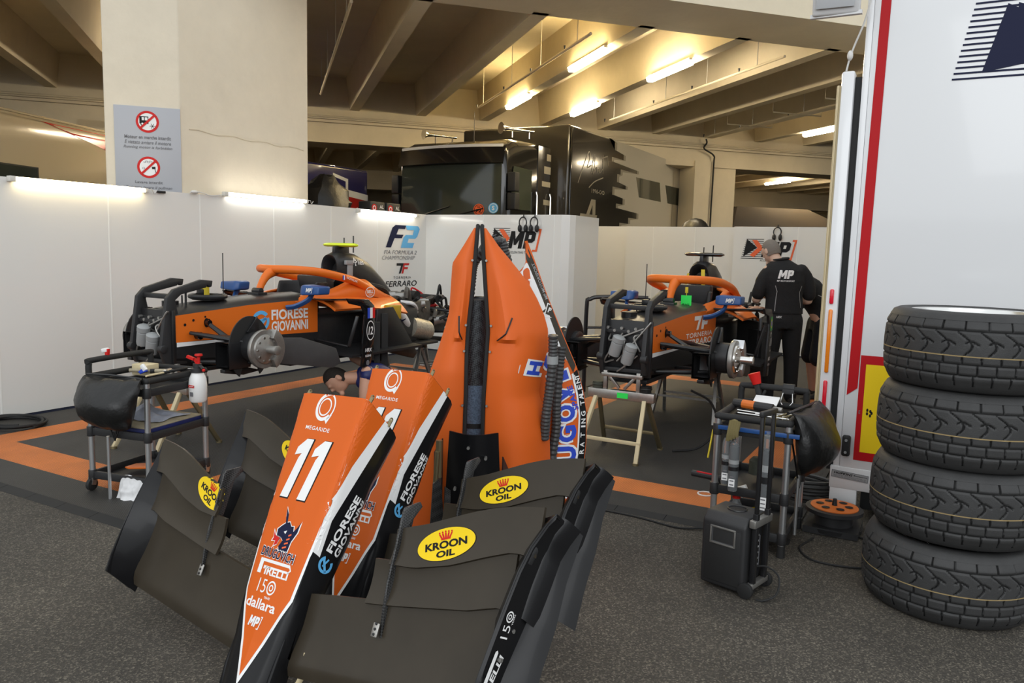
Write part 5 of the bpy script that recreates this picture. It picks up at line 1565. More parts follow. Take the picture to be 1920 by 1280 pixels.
bR, fR = cover_half(1)
half_r = bR.build('right_half', 'cover_orange', cv, angle=28)
bL, fL = cover_half(-1)
half_l = bL.build('left_half', 'cover_orange', cv, angle=28)
for fn, s in ((fR, 1), (fL, -1)):
    b = MB()
    pts = [Vector(fn(u / 40, 0)) + Vector((-s * .010, .004, 0)) for u in range(10, 41)]
    b.tube(pts + [pts[-1] + Vector((0, .01, .012))], .013, 8, flat=((1, 0, 0), .8)); b.build('slot_edge', 'black_rubber', cv)
    b = MB()
    for u in (.45, .62, .7, .9):
        p = Vector(fn(u, .02)); b.cyl(p + Vector((0, -.012, 0)), p + Vector((0, .004, 0)), .006, n=8)
    b.build('rivet', 'grey_steel', cv, split=True)
    for zz in (1.06,):
        pts = [Vector(fn((zz - .02 + .0 + .02 * k + .07 * max(0, k - 2) / 4) / 1.586, .13 + .07 * k)) + Vector((0, -.004, 0)) for k in range(5)]
        b = MB(); b.tube(pts, .004, 6); b.build('vent_edge', 'black_satin', cv)
b = MB(); b.lathe([(.055, .02), (.06, .2), (.062, .6), (.060, 1.1), (.056, 1.25), (.0, 1.26)], (-.03, .10, 0), (0, 0, 1), 24); b.build('mesh_duct', 'mesh_weave', cv)
b = MB(); b.lathe([(.066, .40), (.068, .5), (.067, .8), (.064, .82)], (-.028, .10, 0), (0, 0, 1), 20, cap=False); b.build('heat_blanket', 'blanket_blue', cv)
b = MB(); b.lathe([(.0695, .60), (.0695, .625)], (-.028, .10, 0), (0, 0, 1), 20, cap=False); b.build('blanket_strap', 'black_rubber', cv)
b = MB(); b.box((.02, .12, 1.255), (.12, .06, .02)); b.box((.04, .17, .7), (.02, .02, 1.2)); b.build('inner_frame', 'black_satin', cv, bevel=.004)


def corrugated(pts, r, step=.012):
    """ribbed hose following the points"""
    P = smooth_path(pts, 14); out = []; rs = []; acc = 0; last = P[0]; k = 0
    out.append(P[0]); rs.append(r)
    for p in P[1:]:
        if (p - last).length >= step * .5:
            k += 1; out.append(p); rs.append(r * (1.0 if k % 2 else .84)); last = p
    b = MB(); b.tube(out, rs, 12); return b


corrugated([(-.075, .16, 1.18), (-.063, .15, 1.33), (-.05, .14, 1.43), (-.003, .15, 1.495), (.056, .17, 1.537), (.09, .18, 1.54), (.102, .18, 1.498), (.12, .19, 1.439), (.126, .2, 1.36)], .030).build('air_hose', 'hose_grey', cv, angle=20)
b = MB(); b.tube(smooth_path([(-.085, .17, 1.05), (-.06, .17, 1.38), (.0, .17, 1.53), (.06, .2, 1.57)], 6), .022, 8, flat=((1, 0, 0), .5)); b.build('hose_strap', 'black_satin', cv)
corrugated([(.36, -.00, 1.09), (.362, .02, .964), (.352, .04, .809), (.339, .03, .685), (.335, .06, .55)], .026).build('side_hose', 'hose_grey', cv, angle=20)
b = MB(); b.cyl((.361, .018, .985), (.361, .02, .945), .029, n=14); b.build('hose_tape', 'tape_grey', cv)
d = Decal()                                    # first letter of the driver's name reaches round the edge
d.rect(-.042, -.048, .042, .048, 'decal_white', 1); d.text('H', 0, 0, .068, .068, 'decal_royal', 2, .05, 0, 0)
ca, sa = cos(rad(100)), sin(rad(100))
d.place('edge_letter', half_r, (.272, -.3, .92), (.28, 0, .96), (-.96, 0, .28), bvh_of(half_r), off=.0015, grid=.02)

# dark curved duct in front of the cover foot
dp = thing('bodywork_duct', 'dark glossy curved duct panel standing before the tall orange cover', 'bodywork panel', mw=CVM @ Matrix.Translation((-.01, -.24, 0)))
def ductf(u, v):
    z = .0 + .66 * v
    w = .15 - .035 * v
    x = -w + 2 * w * u
    y = -.09 * sin(pi * u) + .10 * (1 - v) ** 2 - .02 * v
    return (x, y, z - .02 * (u - .4) ** 2)
b = MB(); b.sheet(ductf, 18, 14, .008); b.build('panel', 'wing_black', dp, angle=60)
b = MB(); b.sheet(lambda u, v: (-.15 - .05 * u, .06 + .12 * u, .0 + (.60 - .1 * u) * v), 4, 6, .006); b.sheet(lambda u, v: (.14 + .04 * u, .05 + .1 * u, .0 + (.52 - .12 * u) * v), 4, 6, .006); b.build('side_flange', 'car_carbon', dp, split=True)
b = MB()
for x, y, z in ((-.02, -.12, .60), (.06, -.11, .55), (.09, -.1, .45), (-.08, -.1, .40)): b.cyl((x, y, z), (x, y + .03, z), .007, n=8)
b.build('rivet', 'grey_steel', dp, split=True)
b = MB(); b.prism([(.0, 0), (.05, .01), (.07, .2), (.06, .36), (.045, .40), (.02, .38)], (-.21, -.02, .02), (1, .3, 0), (0, 0, 1), .012); b.prism([(.0, 0), (.03, 0), (.035, .36), (.01, .38)], (-.14, -.06, .02), (1, .4, 0), (0, 0, 1), .012)
b.build('carbon_vane', 'carbon_weave', dp, split=True)
b = MB(); b.cyl((-.20, .0, .02), (-.17, .0, .55), .012, n=8); b.cyl((-.165, .02, .42), (-.165, .02, .60), .016, n=8); b.build('strut', 'brass_dark', dp, split=True)

# second cover seen from its side
cb = thing('fin_cover', 'orange side cover with a grey fin edge and blue driver lettering', 'engine cover', mw=CVM @ Matrix.Translation((0, .24, 0)))
OB = [(.212, 1.555), (.271, 1.42), (.328, 1.278), (.409, 1.093), (.5, .896), (.541, .766), (.562, .655), (.565, .496), (.556, .35), (.53, .02)]
IB = [(.207, 1.545), (.221, 1.446), (.20, 1.404), (.165, 1.412), (.10, 1.36), (.06, 1.14), (.08, .86), (.12, .575), (.14, .35), (.15, .02)]
OBt = sorted([(z, x) for x, z in OB]); IBt = sorted([(z, x) for x, z in IB])
def finf(u, v):
    z = .02 + 1.53 * u
    xo, xi = interp(OBt, z)[0], interp([(.02, .15), (.35, .14), (.575, .12), (.86, .08), (1.14, .06), (1.30, .10), (1.395, .19), (1.43, .218), (1.55, .209)], z)[0]
    x = xi + (xo - xi) * v
    return (x, -.05 * sin(pi * v) * min(1, max(0, (xo - xi) * 3)) + .02 * v, z)
b = MB(); b.sheet(finf, 60, 14, .010)
fin = b.build('shell', 'cover_orange', cb, angle=60)
fb = bvh_of(fin)
d = Decal()
RI = [(.228, 1.435), (.294, 1.288), (.354, 1.148), (.412, 1.006), (.484, .867)]
rimpoly = [(.2125, 1.545)] + OB[1:5] + [(.495, .905)] + RI[::-1] + [(.219, 1.46)]
d.poly(rimpoly, 'tape_grey' if False else 'wing_grey', 2)
d.poly([(.484, .867), (.505, .885), (.541, .766), (.562, .655), (.565, .496), (.556, .35), (.535, .03), (.50, .03), (.517, .32), (.528, .495), (.529, .64), (.513, .754)], 'decal_black', 2)
d.poly([(.219, 1.44), (.228, 1.435), (.294, 1.288), (.354, 1.148), (.412, 1.006), (.45, .93), (.40, 1.0), (.34, 1.06), (.25, 1.1), (.07, 1.14), (.10, 1.36), (.165, 1.405), (.20, 1.40)], 'decal_white', 1)
d.poly([(.484, .867), (.513, .754), (.529, .64), (.528, .495), (.517, .32), (.505, .05), (.498, .05), (.508, .32), (.519, .495), (.520, .64), (.504, .75), (.474, .86)], 'decal_white', 3)
for pts_, lay, m, bd, sc in ((0, 4, 'decal_white', .12, 1.0), (0, 5, 'decal_royal', .05, .9)):
    word = 'DRUGOVIC'
    path = smooth_path([(.445, .12, 0), (.458, .3, 0), (.462, .45, 0), (.455, .6, 0), (.435, .74, 0), (.40, .86, 0), (.355, .97, 0)], 8)
    for i, chh in enumerate(word):
        k = (i + .5) / len(word) * (len(path) - 1); j = int(k); p = path[j]; q_ = path[min(j + 1, len(path) - 1)]
        an = math.atan2(q_.y - p.y, q_.x - p.x)
        wd = .055 if chh == 'I' else .10
        d.text(chh, p.x, p.y, wd * sc + (.012 if sc == 1 else 0), .115 * sc + (.012 if sc == 1 else 0), m, lay, bd, 0, an)
d.text('SPARE', .485, .735, .135, .030, 'decal_royal', 5, .03, 0, rad(108))
path = smooth_path([(.522, .10, 0), (.535, .3, 0), (.545, .5, 0), (.545, .65, 0), (.527, .76, 0), (.497, .868, 0)], 10)
word = 'ACCELERATING TALENT'
for i, chh in enumerate(word):
    if chh == ' ': continue
    k = (i + .5) / len(word) * (len(path) - 1); j = int(k); p = path[j]; q_ = path[min(j + 1, len(path) - 1)]
    d.text(chh, p.x, p.y, .010 if chh == 'I' else .026, .024, 'decal_white', 5, .02, 0, math.atan2(q_.y - p.y, q_.x - p.x))
d.text('MP MOTORSPORT', .292, 1.345, .20, .016, 'decal_grey', 5, .01, 0, rad(113)); d.text('DRUGOVICH', .345, 1.225, .0, .0, 'decal_grey', 5) if False else None
d.rect(-.0, 0, .0001, .0001, 'decal_grey', 5)
for (x, z, m, ly, sx, sz) in ((.348, 1.195, 'decal_white', 5, .022, .032), (.348, 1.195, 'wing_grey', 6, .017, .027)):
    c5, s5 = cos(rad(23)), sin(rad(23)); d.poly([(x + a * c5 + b_ * s5 * .6, z - a * s5 + b_ * c5) for a, b_ in ((-sx, -sz), (sx, -sz), (sx, sz), (-sx, sz))], m, ly)
d.text('P', .348, 1.195, .016, .026, 'decal_white', 7, .03, 0, rad(-20))
d.place('markings', cb, (0, -.3, 0), (1, 0, 0), (0, 0, 1), fb, off=.001, step=.0005, grid=.05)
corrugated([(.415, -.05, 1.01), (.406, -.06, .884), (.398, -.07, .718), (.40, -.07, .578), (.383, -.06, .409), (.381, -.05, .15)], .026).build('drain_hose', 'hose_grey', cb, angle=20)

# ================================================================== TYRE STACK
def make_tyre():
    t = thing('wet_tyre', '', 'tyre', (0, 0, 0))
    H, Rr = .322, .345
    nt, nz = 640, 56
    b = MB()
    z0, z1 = .030, H - .030
    zs = [z0 + (z1 - z0) * j / (nz - 1) for j in range(nz)]
    per = 2 * pi * Rr / 26

    def groove(sv, tt):
        """distance to the nearest groove in metres; sv along the tread, tt 0..1 from bottom to top"""
        z = z0 + (z1 - z0) * tt
        dz_ = lambda a: abs(tt - a) * (z1 - z0)
        def per_d(x, p): x = x % p; return min(x, p - x)
        ds = [dz_(.845), dz_(.335), dz_(.17)]
        if tt > .845: ds.append(per_d(sv + .004, per))
        elif tt > .475:
            k = (tt - .475) / .37
            ds.append(per_d(sv - .030 * sin(pi * (k * 1.25)) + .012 * k, per) * .8)
            if .60 < tt: ds.append(max(dz_(.655 + .03 * sin(2 * pi * sv / per)), 0) if (sv // per) % 1 == 0 and (sv % per) < per * .62 else 9)
        elif tt < .45:
            sh = 0 if tt > .335 else (per * .18 if tt > .17 else per * .36)
            ds.append(per_d(sv + sh - .02 * (.45 - tt), per * .82))
        return min(ds)
    for j in range(nz):
        tt = j / (nz - 1); crown = .010 * (2 * tt - 1) ** 2 + .010 * max(0, abs(2 * tt - 1) - .8) / .2
        for i in range(nt):
            a = 2 * pi * i / nt
            g = groove(Rr * a, tt)
            dep = .007 * max(0, 1 - max(0, g - .0018) / .0022)
            r = Rr - crown - dep
            b.v.append((r * cos(a), r * sin(a), zs[j]))
    for j in range(nz - 1):
        tt = (j + .5) / (nz - 1)
        for i in range(nt):
            i2 = (i + 1) % nt
            q = (j * nt + i, j * nt + i2, (j + 1) * nt + i2, (j + 1) * nt + i)
            b.f.append(q)
            b.mi.append(1 if .447 < tt < .472 else (0 if groove(Rr * 2 * pi * (i + .5) / nt, tt) > .0032 else 2))
    tr = b.build('tread', ['tyre', 'tyre_line', 'tyre_groove'], t, angle=80)
    b = MB()
    prof = [(Rr - .018, z1 - .001), (Rr - .030, H - .010), (Rr - .050, H - .001), (Rr - .075, H), (Rr - .095, H - .008), (.243, H - .022), (.238, H - .05), (.238, .05), (.243, .022), (Rr - .095, .008), (Rr - .075, 0), (Rr - .050, .001), (Rr - .030, .010), (Rr - .018, z0 + .001)]
    b.lathe(prof, n=72, cap=False); b.build('sidewall', 'tyre', t, angle=70)
    b = MB()
    b.lathe([(.246, H - .020), (.250, H - .012), (.246, H - .007), (.238, H - .010), (.232, H - .03), (.222, H - .05), (.215, H - .12), (.18, H - .14), (.10, H - .15), (.07, H - .13), (.05, H - .13), (.045, H - .16), (.0, H - .16)], n=60, cap=False)
    b.build('rim', 'bright_metal', t, angle=45)
    b = MB(); b.lathe([(.215, H - .12), (.215, .06), (.238, .03), (.246, .014)], n=48, cap=False); b.build('rim_barrel', 'rim_blue', t)
    b = MB()
    for k in range(10):
        a = 2 * pi * k / 10; b.bar((.07 * cos(a), .07 * sin(a), H - .135), (.20 * cos(a), .20 * sin(a), H - .12), .022, .02)
    b.build('spoke', 'bright_metal', t, bevel=.004, split=True)
    b = MB(); b.box((-.10, .195, H - .028), (.045, .03, .02)); b.build('wheel_sensor', 'grey_steel', t, bevel=.004)
    return t


t0 = make_tyre()
tl = [('wet tyre at the very bottom of the four tyre stack', 0, (.095, 3.86), .2), ('second wet tyre from the bottom of the stack by the white trailer', .333, (.105, 3.865), 1.3),
      ('third wet tyre from the bottom, next to the yellow hazard board', .655, (.11, 3.87), 2.2), ('topmost wet tyre of the stack, showing its bright metal rim', .979, (.115, 3.865), 3.4)]
for k, (lab, z, (x, y), a) in enumerate(tl):
    t = t0 if k == 0 else copy_tree(t0)
    t['label'] = lab; t['group'] = 'wet tyres in the stack'
    t.matrix_world = Matrix.Translation((x, y, z)) @ Matrix.Rotation(a, 4, 'Z')

# ================================================================== PEOPLE
def fuse(b, name, mats, parent, voxel=.012, iters=4, angle=180):
    """melt the overlapping solids of a builder into one continuous skin"""
    bm = b.bmesh(); me = bpy.data.meshes.new('tmp'); bm.to_mesh(me); bm.free()
    ob = bpy.data.objects.new('tmp', me); COL.objects.link(ob)
    r = ob.modifiers.new('r', 'REMESH'); r.mode = 'VOXEL'; r.voxel_size = voxel
    s_ = ob.modifiers.new('s', 'SMOOTH'); s_.iterations = iters; s_.factor = .5
    dg = bpy.context.evaluated_depsgraph_get(); dg.update()
    nm = bpy.data.meshes.new_from_object(ob.evaluated_get(dg))
    bpy.data.objects.remove(ob)
    nm.name = name; nm.materials.clear()
    for m in mats: nm.materials.append(M(m))
    for p in nm.polygons: p.use_smooth = True; p.material_index = 0
    o = bpy.data.objects.new(name, nm); COL.objects.link(o); o.parent = parent
    return o


def limb(b, pts, rs, n=14):
    P = smooth_path(pts, 6); k = len(P)
    R_ = [rs[min(int(i / (k - 1) * (len(rs) - 1)), len(rs) - 2)] for i in range(k)]
    out = []
    for i in range(k):
        f = i / (k - 1) * (len(rs) - 1); j = min(int(f), len(rs) - 2); out.append(rs[j] + (rs[j + 1] - rs[j]) * (f - j))
    b.tube(P, out, n)
    b.sphere(P[0], out[0], 14, 8); b.sphere(P[-1], out[-1], 14, 8)


def trunk(b, rows, n=24):
    """rows: centre, sideways half width vector, depth half vector"""
    rings = []
    for c, w, d in rows:
        c, w, d = Vector(c), Vector(w), Vector(d)
        rings.append([c + w * cos(2 * pi * i / n) + d * sin(2 * pi * i / n) for i in range(n)])
    b.loft(rings)


def head_geo(b, m, r=.098):
    """head looking along local -y of m, up along z; centre of the skull at the origin"""
    def q(x, y, z): return m @ Vector((x, y, z))
    n, k = 20, 14; rings = []
    for j in range(k + 1):
        t = -pi / 2 + pi * j / k; z = sin(t); c = max(cos(t), 1e-3)
        ring = []
        for i in range(n):
            a = 2 * pi * i / n; x, y = c * cos(a), c * sin(a)
            X, Y, Z = x * .078, y * .098, z * .115
            if Z < 0: X *= 1 - .25 * (-z); Y = Y * (1 - .12 * -z) - .018 * -z * (1 if y < 0 else .2)
            if y < -.3 and -.25 < z < .2: Y += .006
            ring.append(q(X, Y, Z))
        rings.append(ring)
    b.loft(rings)
    b.loft([[q(-.006, -.092, .03), q(.006, -.092, .03), q(.006, -.08, .03), q(-.006, -.08, .03)], [q(-.017, -.118, -.022), q(.017, -.118, -.022), q(.015, -.08, -.026), q(-.015, -.08, -.026)], [q(-.012, -.098, -.032), q(.012, -.098, -.032), q(.01, -.08, -.034), q(-.01, -.08, -.034)]])
    for s in (-1, 1):
        b.sphere(q(s * .079, .008, -.012), .001, 6, 4)
        b.loft([[q(s * (.074 + dx), .008 + .020 * cos(a), -.010 + .032 * sin(a)) for a in [2 * pi * i / 10 for i in range(10)]] for dx in (0, .014)])
        b.sphere(q(s * .03, -.088, .018), (.016), 10, 6)
    b.loft([[q(.024 * cos(a), -.094 + .0 * sin(a), -.062 + .010 * sin(a)) for a in [2 * pi * i / 10 for i in range(10)]], [q(.022 * cos(a), -.080, -.062 + .008 * sin(a)) for a in [2 * pi * i / 10 for i in range(10)]]])
    b.sphere(q(0, -.082, -.102), .024, 10, 6)


def hand_geo(b, wrist, fwd, side, up, curl=.5, thumb=1):
    """palm, four unequal bent fingers and a thumb leaving the side of the palm"""
    w, f, s, u = Vector(wrist), Vector(fwd).normalized(), Vector(side).normalized(), Vector(up).normalized()
    rows = []
    for t, hw in ((0, .026), (.03, .034), (.07, .041), (.09, .040)):
        rows.append((w + f * t, s * hw, u * .014))
    trunk(b, rows, 14)
    for k, (off, ln) in enumerate(((-.030, .066), (-.010, .078), (.011, .073), (.031, .057))):
        p = w + f * .085 + s * off; d = f.copy(); pts = [p]
        for seg in range(3):
            a = curl * (.6 + .35 * seg)
            d = (f * cos(a * (seg + 1) * .7) - u * sin(a * (seg + 1) * .7)).normalized()
            p = p + d * ln * (.42, .33, .25)[seg]; pts.append(p)
        b.tube(smooth_path(pts, 3), [.0098] * 4 + [.0090] * 3 + [.0085] * 2 + [.0075], 8)
    p = w + f * .028 + s * (-.030 * thumb)
    b.tube(smooth_path([p, p + f * .030 - s * .022 * thumb - u * .004, p + f * .058 - s * .028 * thumb - u * .012], 4), [.013, .013, .0125, .012, .0115, .011, .0105, .010, .0095], 8)


def hair_cap(b, m, lowf=-.06, lowb=-.085):
    n, k = 22, 9; rings = []
    for j in range(k + 1):
        t = pi / 2 - (pi * .5 + .55) * j / k; z = sin(t); c = max(cos(t), 1e-3); ring = []
        for i in range(n):
            a = 2 * pi * i / n; y = sin(a)
            tt = t if y > -.2 else max(t, .42 - .2 * (y + .2))
            zz, cc = sin(tt), max(cos(tt), 1e-3)
            ring.append(m @ Vector((cc * cos(a) * .083, cc * y * .103 + .003, zz * .121 + .001)))
        rings.append(ring)
    b.loft(rings)


def shoe(b, heel, d, up=(0, 0, 1)):
    h, d, u = Vector(heel), Vector(d).normalized(), Vector(up); s = d.cross(u).normalized()
    rows = []
    for t, w, ht in ((-.04, .030, .05), (0, .038, .085), (.08, .042, .075), (.15, .048, .05), (.21, .042, .035), (.235, .02, .02)):
        rows.append((h + d * t + u * ht / 2, s * w, u * ht / 2))
    trunk(b, rows, 14)


# ---- standing mechanic, seen from behind; local x is to his right hand side, +y is where he faces
man = thing('person', 'standing person with grey hair in black team shirt and trousers, back turned', 'person', mw=Matrix.Translation((-1.44, 8.26, 0)) @ Matrix.Rotation(rad(30), 4, 'Z'), group=None)
hm = Matrix.Translation((-.135, .10, 1.565)) @ Matrix.Rotation(rad(180 + 28), 4, 'Z') @ Matrix.Rotation(rad(26), 4, 'X')
b = MB()
head_geo(b, hm)
limb(b, [(-.08, .0, 1.42), (-.105, .04, 1.49), (-.13, .085, 1.54)], [.062, .056, .052])
trunk(b, [((0, 0, .92), (.165, 0, 0), (0, .105, 0)), ((0, 0, 1.1), (.15, 0, 0), (0, .10, 0)), ((-.02, .0, 1.3), (.18, 0, 0), (0, .11, 0)), ((-.04, .02, 1.43), (.13, 0, 0), (0, .08, 0))])
for s in (-1, 1):
    limb(b, [(s * .18, .01, 1.37), (s * .24, .015, 1.22), (s * .265, .05, 1.07)], [.055, .048, .043])
    limb(b, [(s * .265, .05, 1.07), (s * .23, .18, 1.06), (s * .14, .28, 1.09)], [.044, .040, .028])
    hand_geo(b, (s * .135, .285, 1.09), (-s * .6, .7, .1), (.7 * s, .6, 0), (0, 0, 1), .8, s)
    limb(b, [(s * .10, 0, .90), (s * .115, .01, .50), (s * .12, -.02, .10)], [.085, .06, .042])
fuse(b, 'body', ['skin_pale'], man, .0085, 3)
b = MB(); hair_cap(b, hm); b.build('hair', 'hair_grey', man)
b = MB()
trunk(b, [((0, .0, .93), (.195, 0, 0), (0, .125, 0)), ((0, .0, 1.0), (.19, 0, 0), (0, .12, 0)), ((-.005, .0, 1.12), (.185, 0, 0), (0, .118, 0)), ((-.01, .0, 1.27), (.21, 0, 0), (0, .13, 0)), ((-.02, .005, 1.37), (.205, 0, 0), (0, .122, 0)), ((-.04, .015, 1.43), (.16, 0, 0), (0, .10, 0)), ((-.06, .02, 1.475), (.085, 0, .01), (0, .075, 0))])
for s in (-1, 1): limb(b, [(s * .155, .005, 1.375), (s * .215, .012, 1.30), (s * .25, .015, 1.19), (s * .262, .03, 1.13)], [.066, .066, .066, .068])
shirt = fuse(b, 'shirt', ['cloth_black'], man, .011, 4)
b = MB(); b.tube([(-.06 + .078 * cos(a), .02 + .072 * sin(a), 1.485 + .012 * cos(a)) for a in [2 * pi * i / 20 for i in range(20)]], .012, 8, True); b.build('collar', 'cloth_black', man)
b = MB()
trunk(b, [((0, 0, .78), (.185, 0, 0), (0, .12, 0)), ((0, 0, .86), (.19, 0, 0), (0, .125, 0)), ((0, 0, .975), (.18, 0, 0), (0, .115, 0))])
for s in (-1, 1): limb(b, [(s * .095, 0, .86), (s * .105, .005, .62), (s * .115, .0, .42), (s * .12, -.01, .08)], [.108, .092, .078, .066])
fuse(b, 'trousers', ['cloth_black'], man, .012, 4)
b = MB()
for s in (-1, 1): shoe(b, (s * .12, -.06, 0), (s * .25, 1, 0))
b.build('shoe', 'black_rubber', man, split=True)
sb = bvh_of(shirt)
d = Decal()
mp_logo(d, -.085, 1.29, .085, False, 'decal_white', 'cloth_black')
d.text('MP MOTORSPORT', -.005, 1.268, .17, .016, 'decal_white', 3, .02)
d.place('back_lettering', man, (-.035, -.4, 0), (1, 0, 0), (0, 0, 1), sb, off=.002, grid=.03)
d = Decal(); d.stroke([(-.135, 1.22), (-.115, 1.16), (-.12, 1.08), (-.125, .96)], .006, 'decal_grey', 0); d.stroke([(.135, 1.22), (.115, 1.16), (.125, 1.08), (.14, 1.0)], .006, 'decal_grey', 0)
d.place('piping', man, (0, -.4, 0), (1, 0, 0), (0, 0, 1), sb, off=.002, grid=.03)
d = Decal(); d.text('HRX', -.09, .905, .06, .022, 'decal_white', 1, .03, .25); d.place('belt_lettering', man, (0, -.132, 0), (1, 0, 0), (0, 0, 1))
d = Decal(); d.ell(0, 0, .022, .028, 'decal_yellow', 1); d.ell(0, 0, .012, .016, 'cloth_black', 2); d.rect(-.02, -.06, .02, -.045, 'decal_white', 1)
d.place('sleeve_badge', man, (-.6, -.02, 1.27), (.2, -1, 0), (0, 0, 1), sb, off=.003, grid=.02)

# ---- second mechanic, bent over to the left behind the first
m2 = thing('person', 'bent over person in black shirt and shorts half behind the standing mechanic', 'person', mw=Matrix.Translation((-1.16, 8.82, 0)) @ Matrix.Rotation(rad(29), 4, 'Z'))
b = MB()
hm2 = Matrix.Translation((-.46, .08, 1.30)) @ Matrix.Rotation(rad(-90), 4, 'Z') @ Matrix.Rotation(rad(55), 4, 'X')
head_geo(b, hm2)
limb(b, [(-.30, .06, 1.28), (-.38, .07, 1.29), (-.43, .08, 1.30)], [.06, .055, .052])
trunk(b, [((.02, 0, .84), (.05, .15, 0), (.11, 0, 0)), ((-.02, .02, 1.0), (0, .15, 0), (.11, 0, .05)), ((-.16, .04, 1.17), (0, .17, 0), (.07, 0, .09)), ((-.30, .06, 1.27), (0, .12, 0), (.04, 0, .07))])
for s in (-1, 1):
    limb(b, [(-.25, .05 + s * .19, 1.22), (-.32, .05 + s * .22, 1.0), (-.44, .05 + s * .18, .90)], [.055, .046, .04])
    limb(b, [(-.44, .05 + s * .18, .90), (-.56, .05 + s * .12, .92), (-.64, .05 + s * .08, .95)], [.042, .036, .028])
    hand_geo(b, (-.64, .05 + s * .08, .95), (-1, 0, .1), (0, -1, 0), (0, 0, 1), .7, s)
    limb(b, [(.0, s * .10, .82), (-.03, s * .11, .48), (.02, s * .12, .08)], [.085, .058, .042])
fuse(b, 'body', ['skin'], m2, .0095, 3)
b = MB(); hair_cap(b, hm2); b.build('hair', 'hair_dark', m2)
b = MB()
trunk(b, [((.05, 0, .86), (.03, .175, 0), (.14, 0, .0)), ((.0, .02, 1.0), (0, .175, 0), (.135, 0, .06)), ((-.13, .04, 1.16), (0, .20, 0), (.10, 0, .11)), ((-.24, .05, 1.25), (0, .19, 0), (.06, 0, .10)), ((-.33, .06, 1.29), (0, .10, 0), (.03, 0, .07))])
for s in (-1, 1): limb(b, [(-.2, .05 + s * .16, 1.22), (-.27, .05 + s * .21, 1.12), (-.31, .05 + s * .22, 1.02)], [.085, .078, .075])
sh2 = fuse(b, 'shirt', ['cloth_black'], m2, .012, 4)
b = MB()
trunk(b, [((.03, 0, .74), (.0, .175, 0), (.13, 0, 0)), ((.04, 0, .92), (0, .175, 0), (.13, 0, 0))])
for s in (-1, 1): limb(b, [(.02, s * .10, .80), (.0, s * .115, .62), (-.02, s * .12, .46)], [.115, .11, .11])
fuse(b, 'shorts', ['cloth_shorts'], m2, .012, 4)
b = MB()
for s in (-1, 1): shoe(b, (.03, s * .12, 0), (-1, s * .15, 0))
b.build('shoe', 'black_rubber', m2, split=True)
d = Decal(); d.stroke([(-.10, 1.12), (.0, 1.08), (.07, .98), (.09, .86)], .007, 'decal_grey', 0)
d.place('piping', m2, (0, -.5, 0), (1, 0, 0), (0, 0, 1), bvh_of(sh2), off=.002, grid=.03)

# ---- third mechanic lying propped on an arm under the left car; local x runs to his feet
m3 = thing('person', 'person in a navy shirt lying propped on one arm under the left car', 'person', mw=Matrix.Translation((-4.46, 5.05, 0)) @ Matrix.Rotation(rad(29), 4, 'Z'))
b = MB()
hm3 = Matrix.Translation((-.075, .0, .355)) @ Matrix.Rotation(rad(-52), 4, 'Y') @ Matrix.Rotation(rad(-62), 4, 'Z') @ Matrix.Rotation(rad(10), 4, 'X')
head_geo(b, hm3)
limb(b, [(.16, .06, .37), (.08, .03, .37), (.0, .01, .37)], [.065, .058, .055])
trunk(b, [((.16, .08, .37), (0, .03, .10), (.03, .09, 0)), ((.26, .12, .33), (0, .04, .13), (.02, .12, 0)), ((.5, .16, .22), (0, .03, .13), (0, .11, 0)), ((.75, .18, .15), (0, .03, .13), (0, .11, 0))])
limb(b, [(.19, -.02, .43), (.185, -.075, .26), (.19, -.09, .10)], [.056, .052, .042])
limb(b, [(.19, -.09, .10), (.02, -.10, .055), (-.08, -.10, .045)], [.042, .036, .027])
hand_geo(b, (-.08, -.10, .045), (-1, 0, -.1), (0, 1, 0), (0, 0, 1), .25, 1)
limb(b, [(.24, .22, .40), (.12, .30, .45), (.0, .30, .50)], [.055, .046, .03])
hand_geo(b, (.0, .30, .50), (-.7, 0, .7), (0, 1, 0), (.7, 0, .7), .6, -1)
for s in (0, 1): limb(b, [(.75, .14 + s * .14, .14), (1.15, .20 + s * .12, .11), (1.52, .2 + s * .1, .07)], [.085, .062, .045])
fuse(b, 'body', ['skin'], m3, .0085, 3)
b = MB(); hair_cap(b, hm3); b.build('hair', 'hair_dark', m3)
b = MB()
trunk(b, [((.105, .055, .375), (0, .02, .085), (.02, .07, 0)), ((.16, .08, .375), (0, .03, .125), (.03, .11, 0)), ((.27, .12, .33), (0, .04, .155), (.02, .14, 0)), ((.5, .16, .22), (0, .03, .15), (0, .13, 0)), ((.72, .18, .16), (0, .03, .15), (0, .125, 0))])
limb(b, [(.19, .0, .42), (.195, -.03, .40)], [.072, .066])
limb(b, [(.25, .2, .40), (.18, .27, .43)], [.075, .065])
m3s = fuse(b, 'shirt', ['decal_navy' if False else 'cart_blue'], m3, .011, 4)
b = MB()
trunk(b, [((.68, .18, .155), (0, .03, .15), (0, .13, 0)), ((.85, .19, .13), (0, .03, .125), (0, .12, 0))])
for s in (0, 1): limb(b, [(.78, .14 + s * .14, .14), (1.15, .20 + s * .12, .115), (1.46, .2 + s * .1, .085)], [.105, .083, .068])
fuse(b, 'trousers', ['cloth_black'], m3, .012, 4)
b = MB()
for s in (0, 1): shoe(b, (1.52, .2 + s * .1, .05), (.25, .1, 1), (1, 0, -.1))
b.build('shoe', 'black_rubber', m3, split=True)

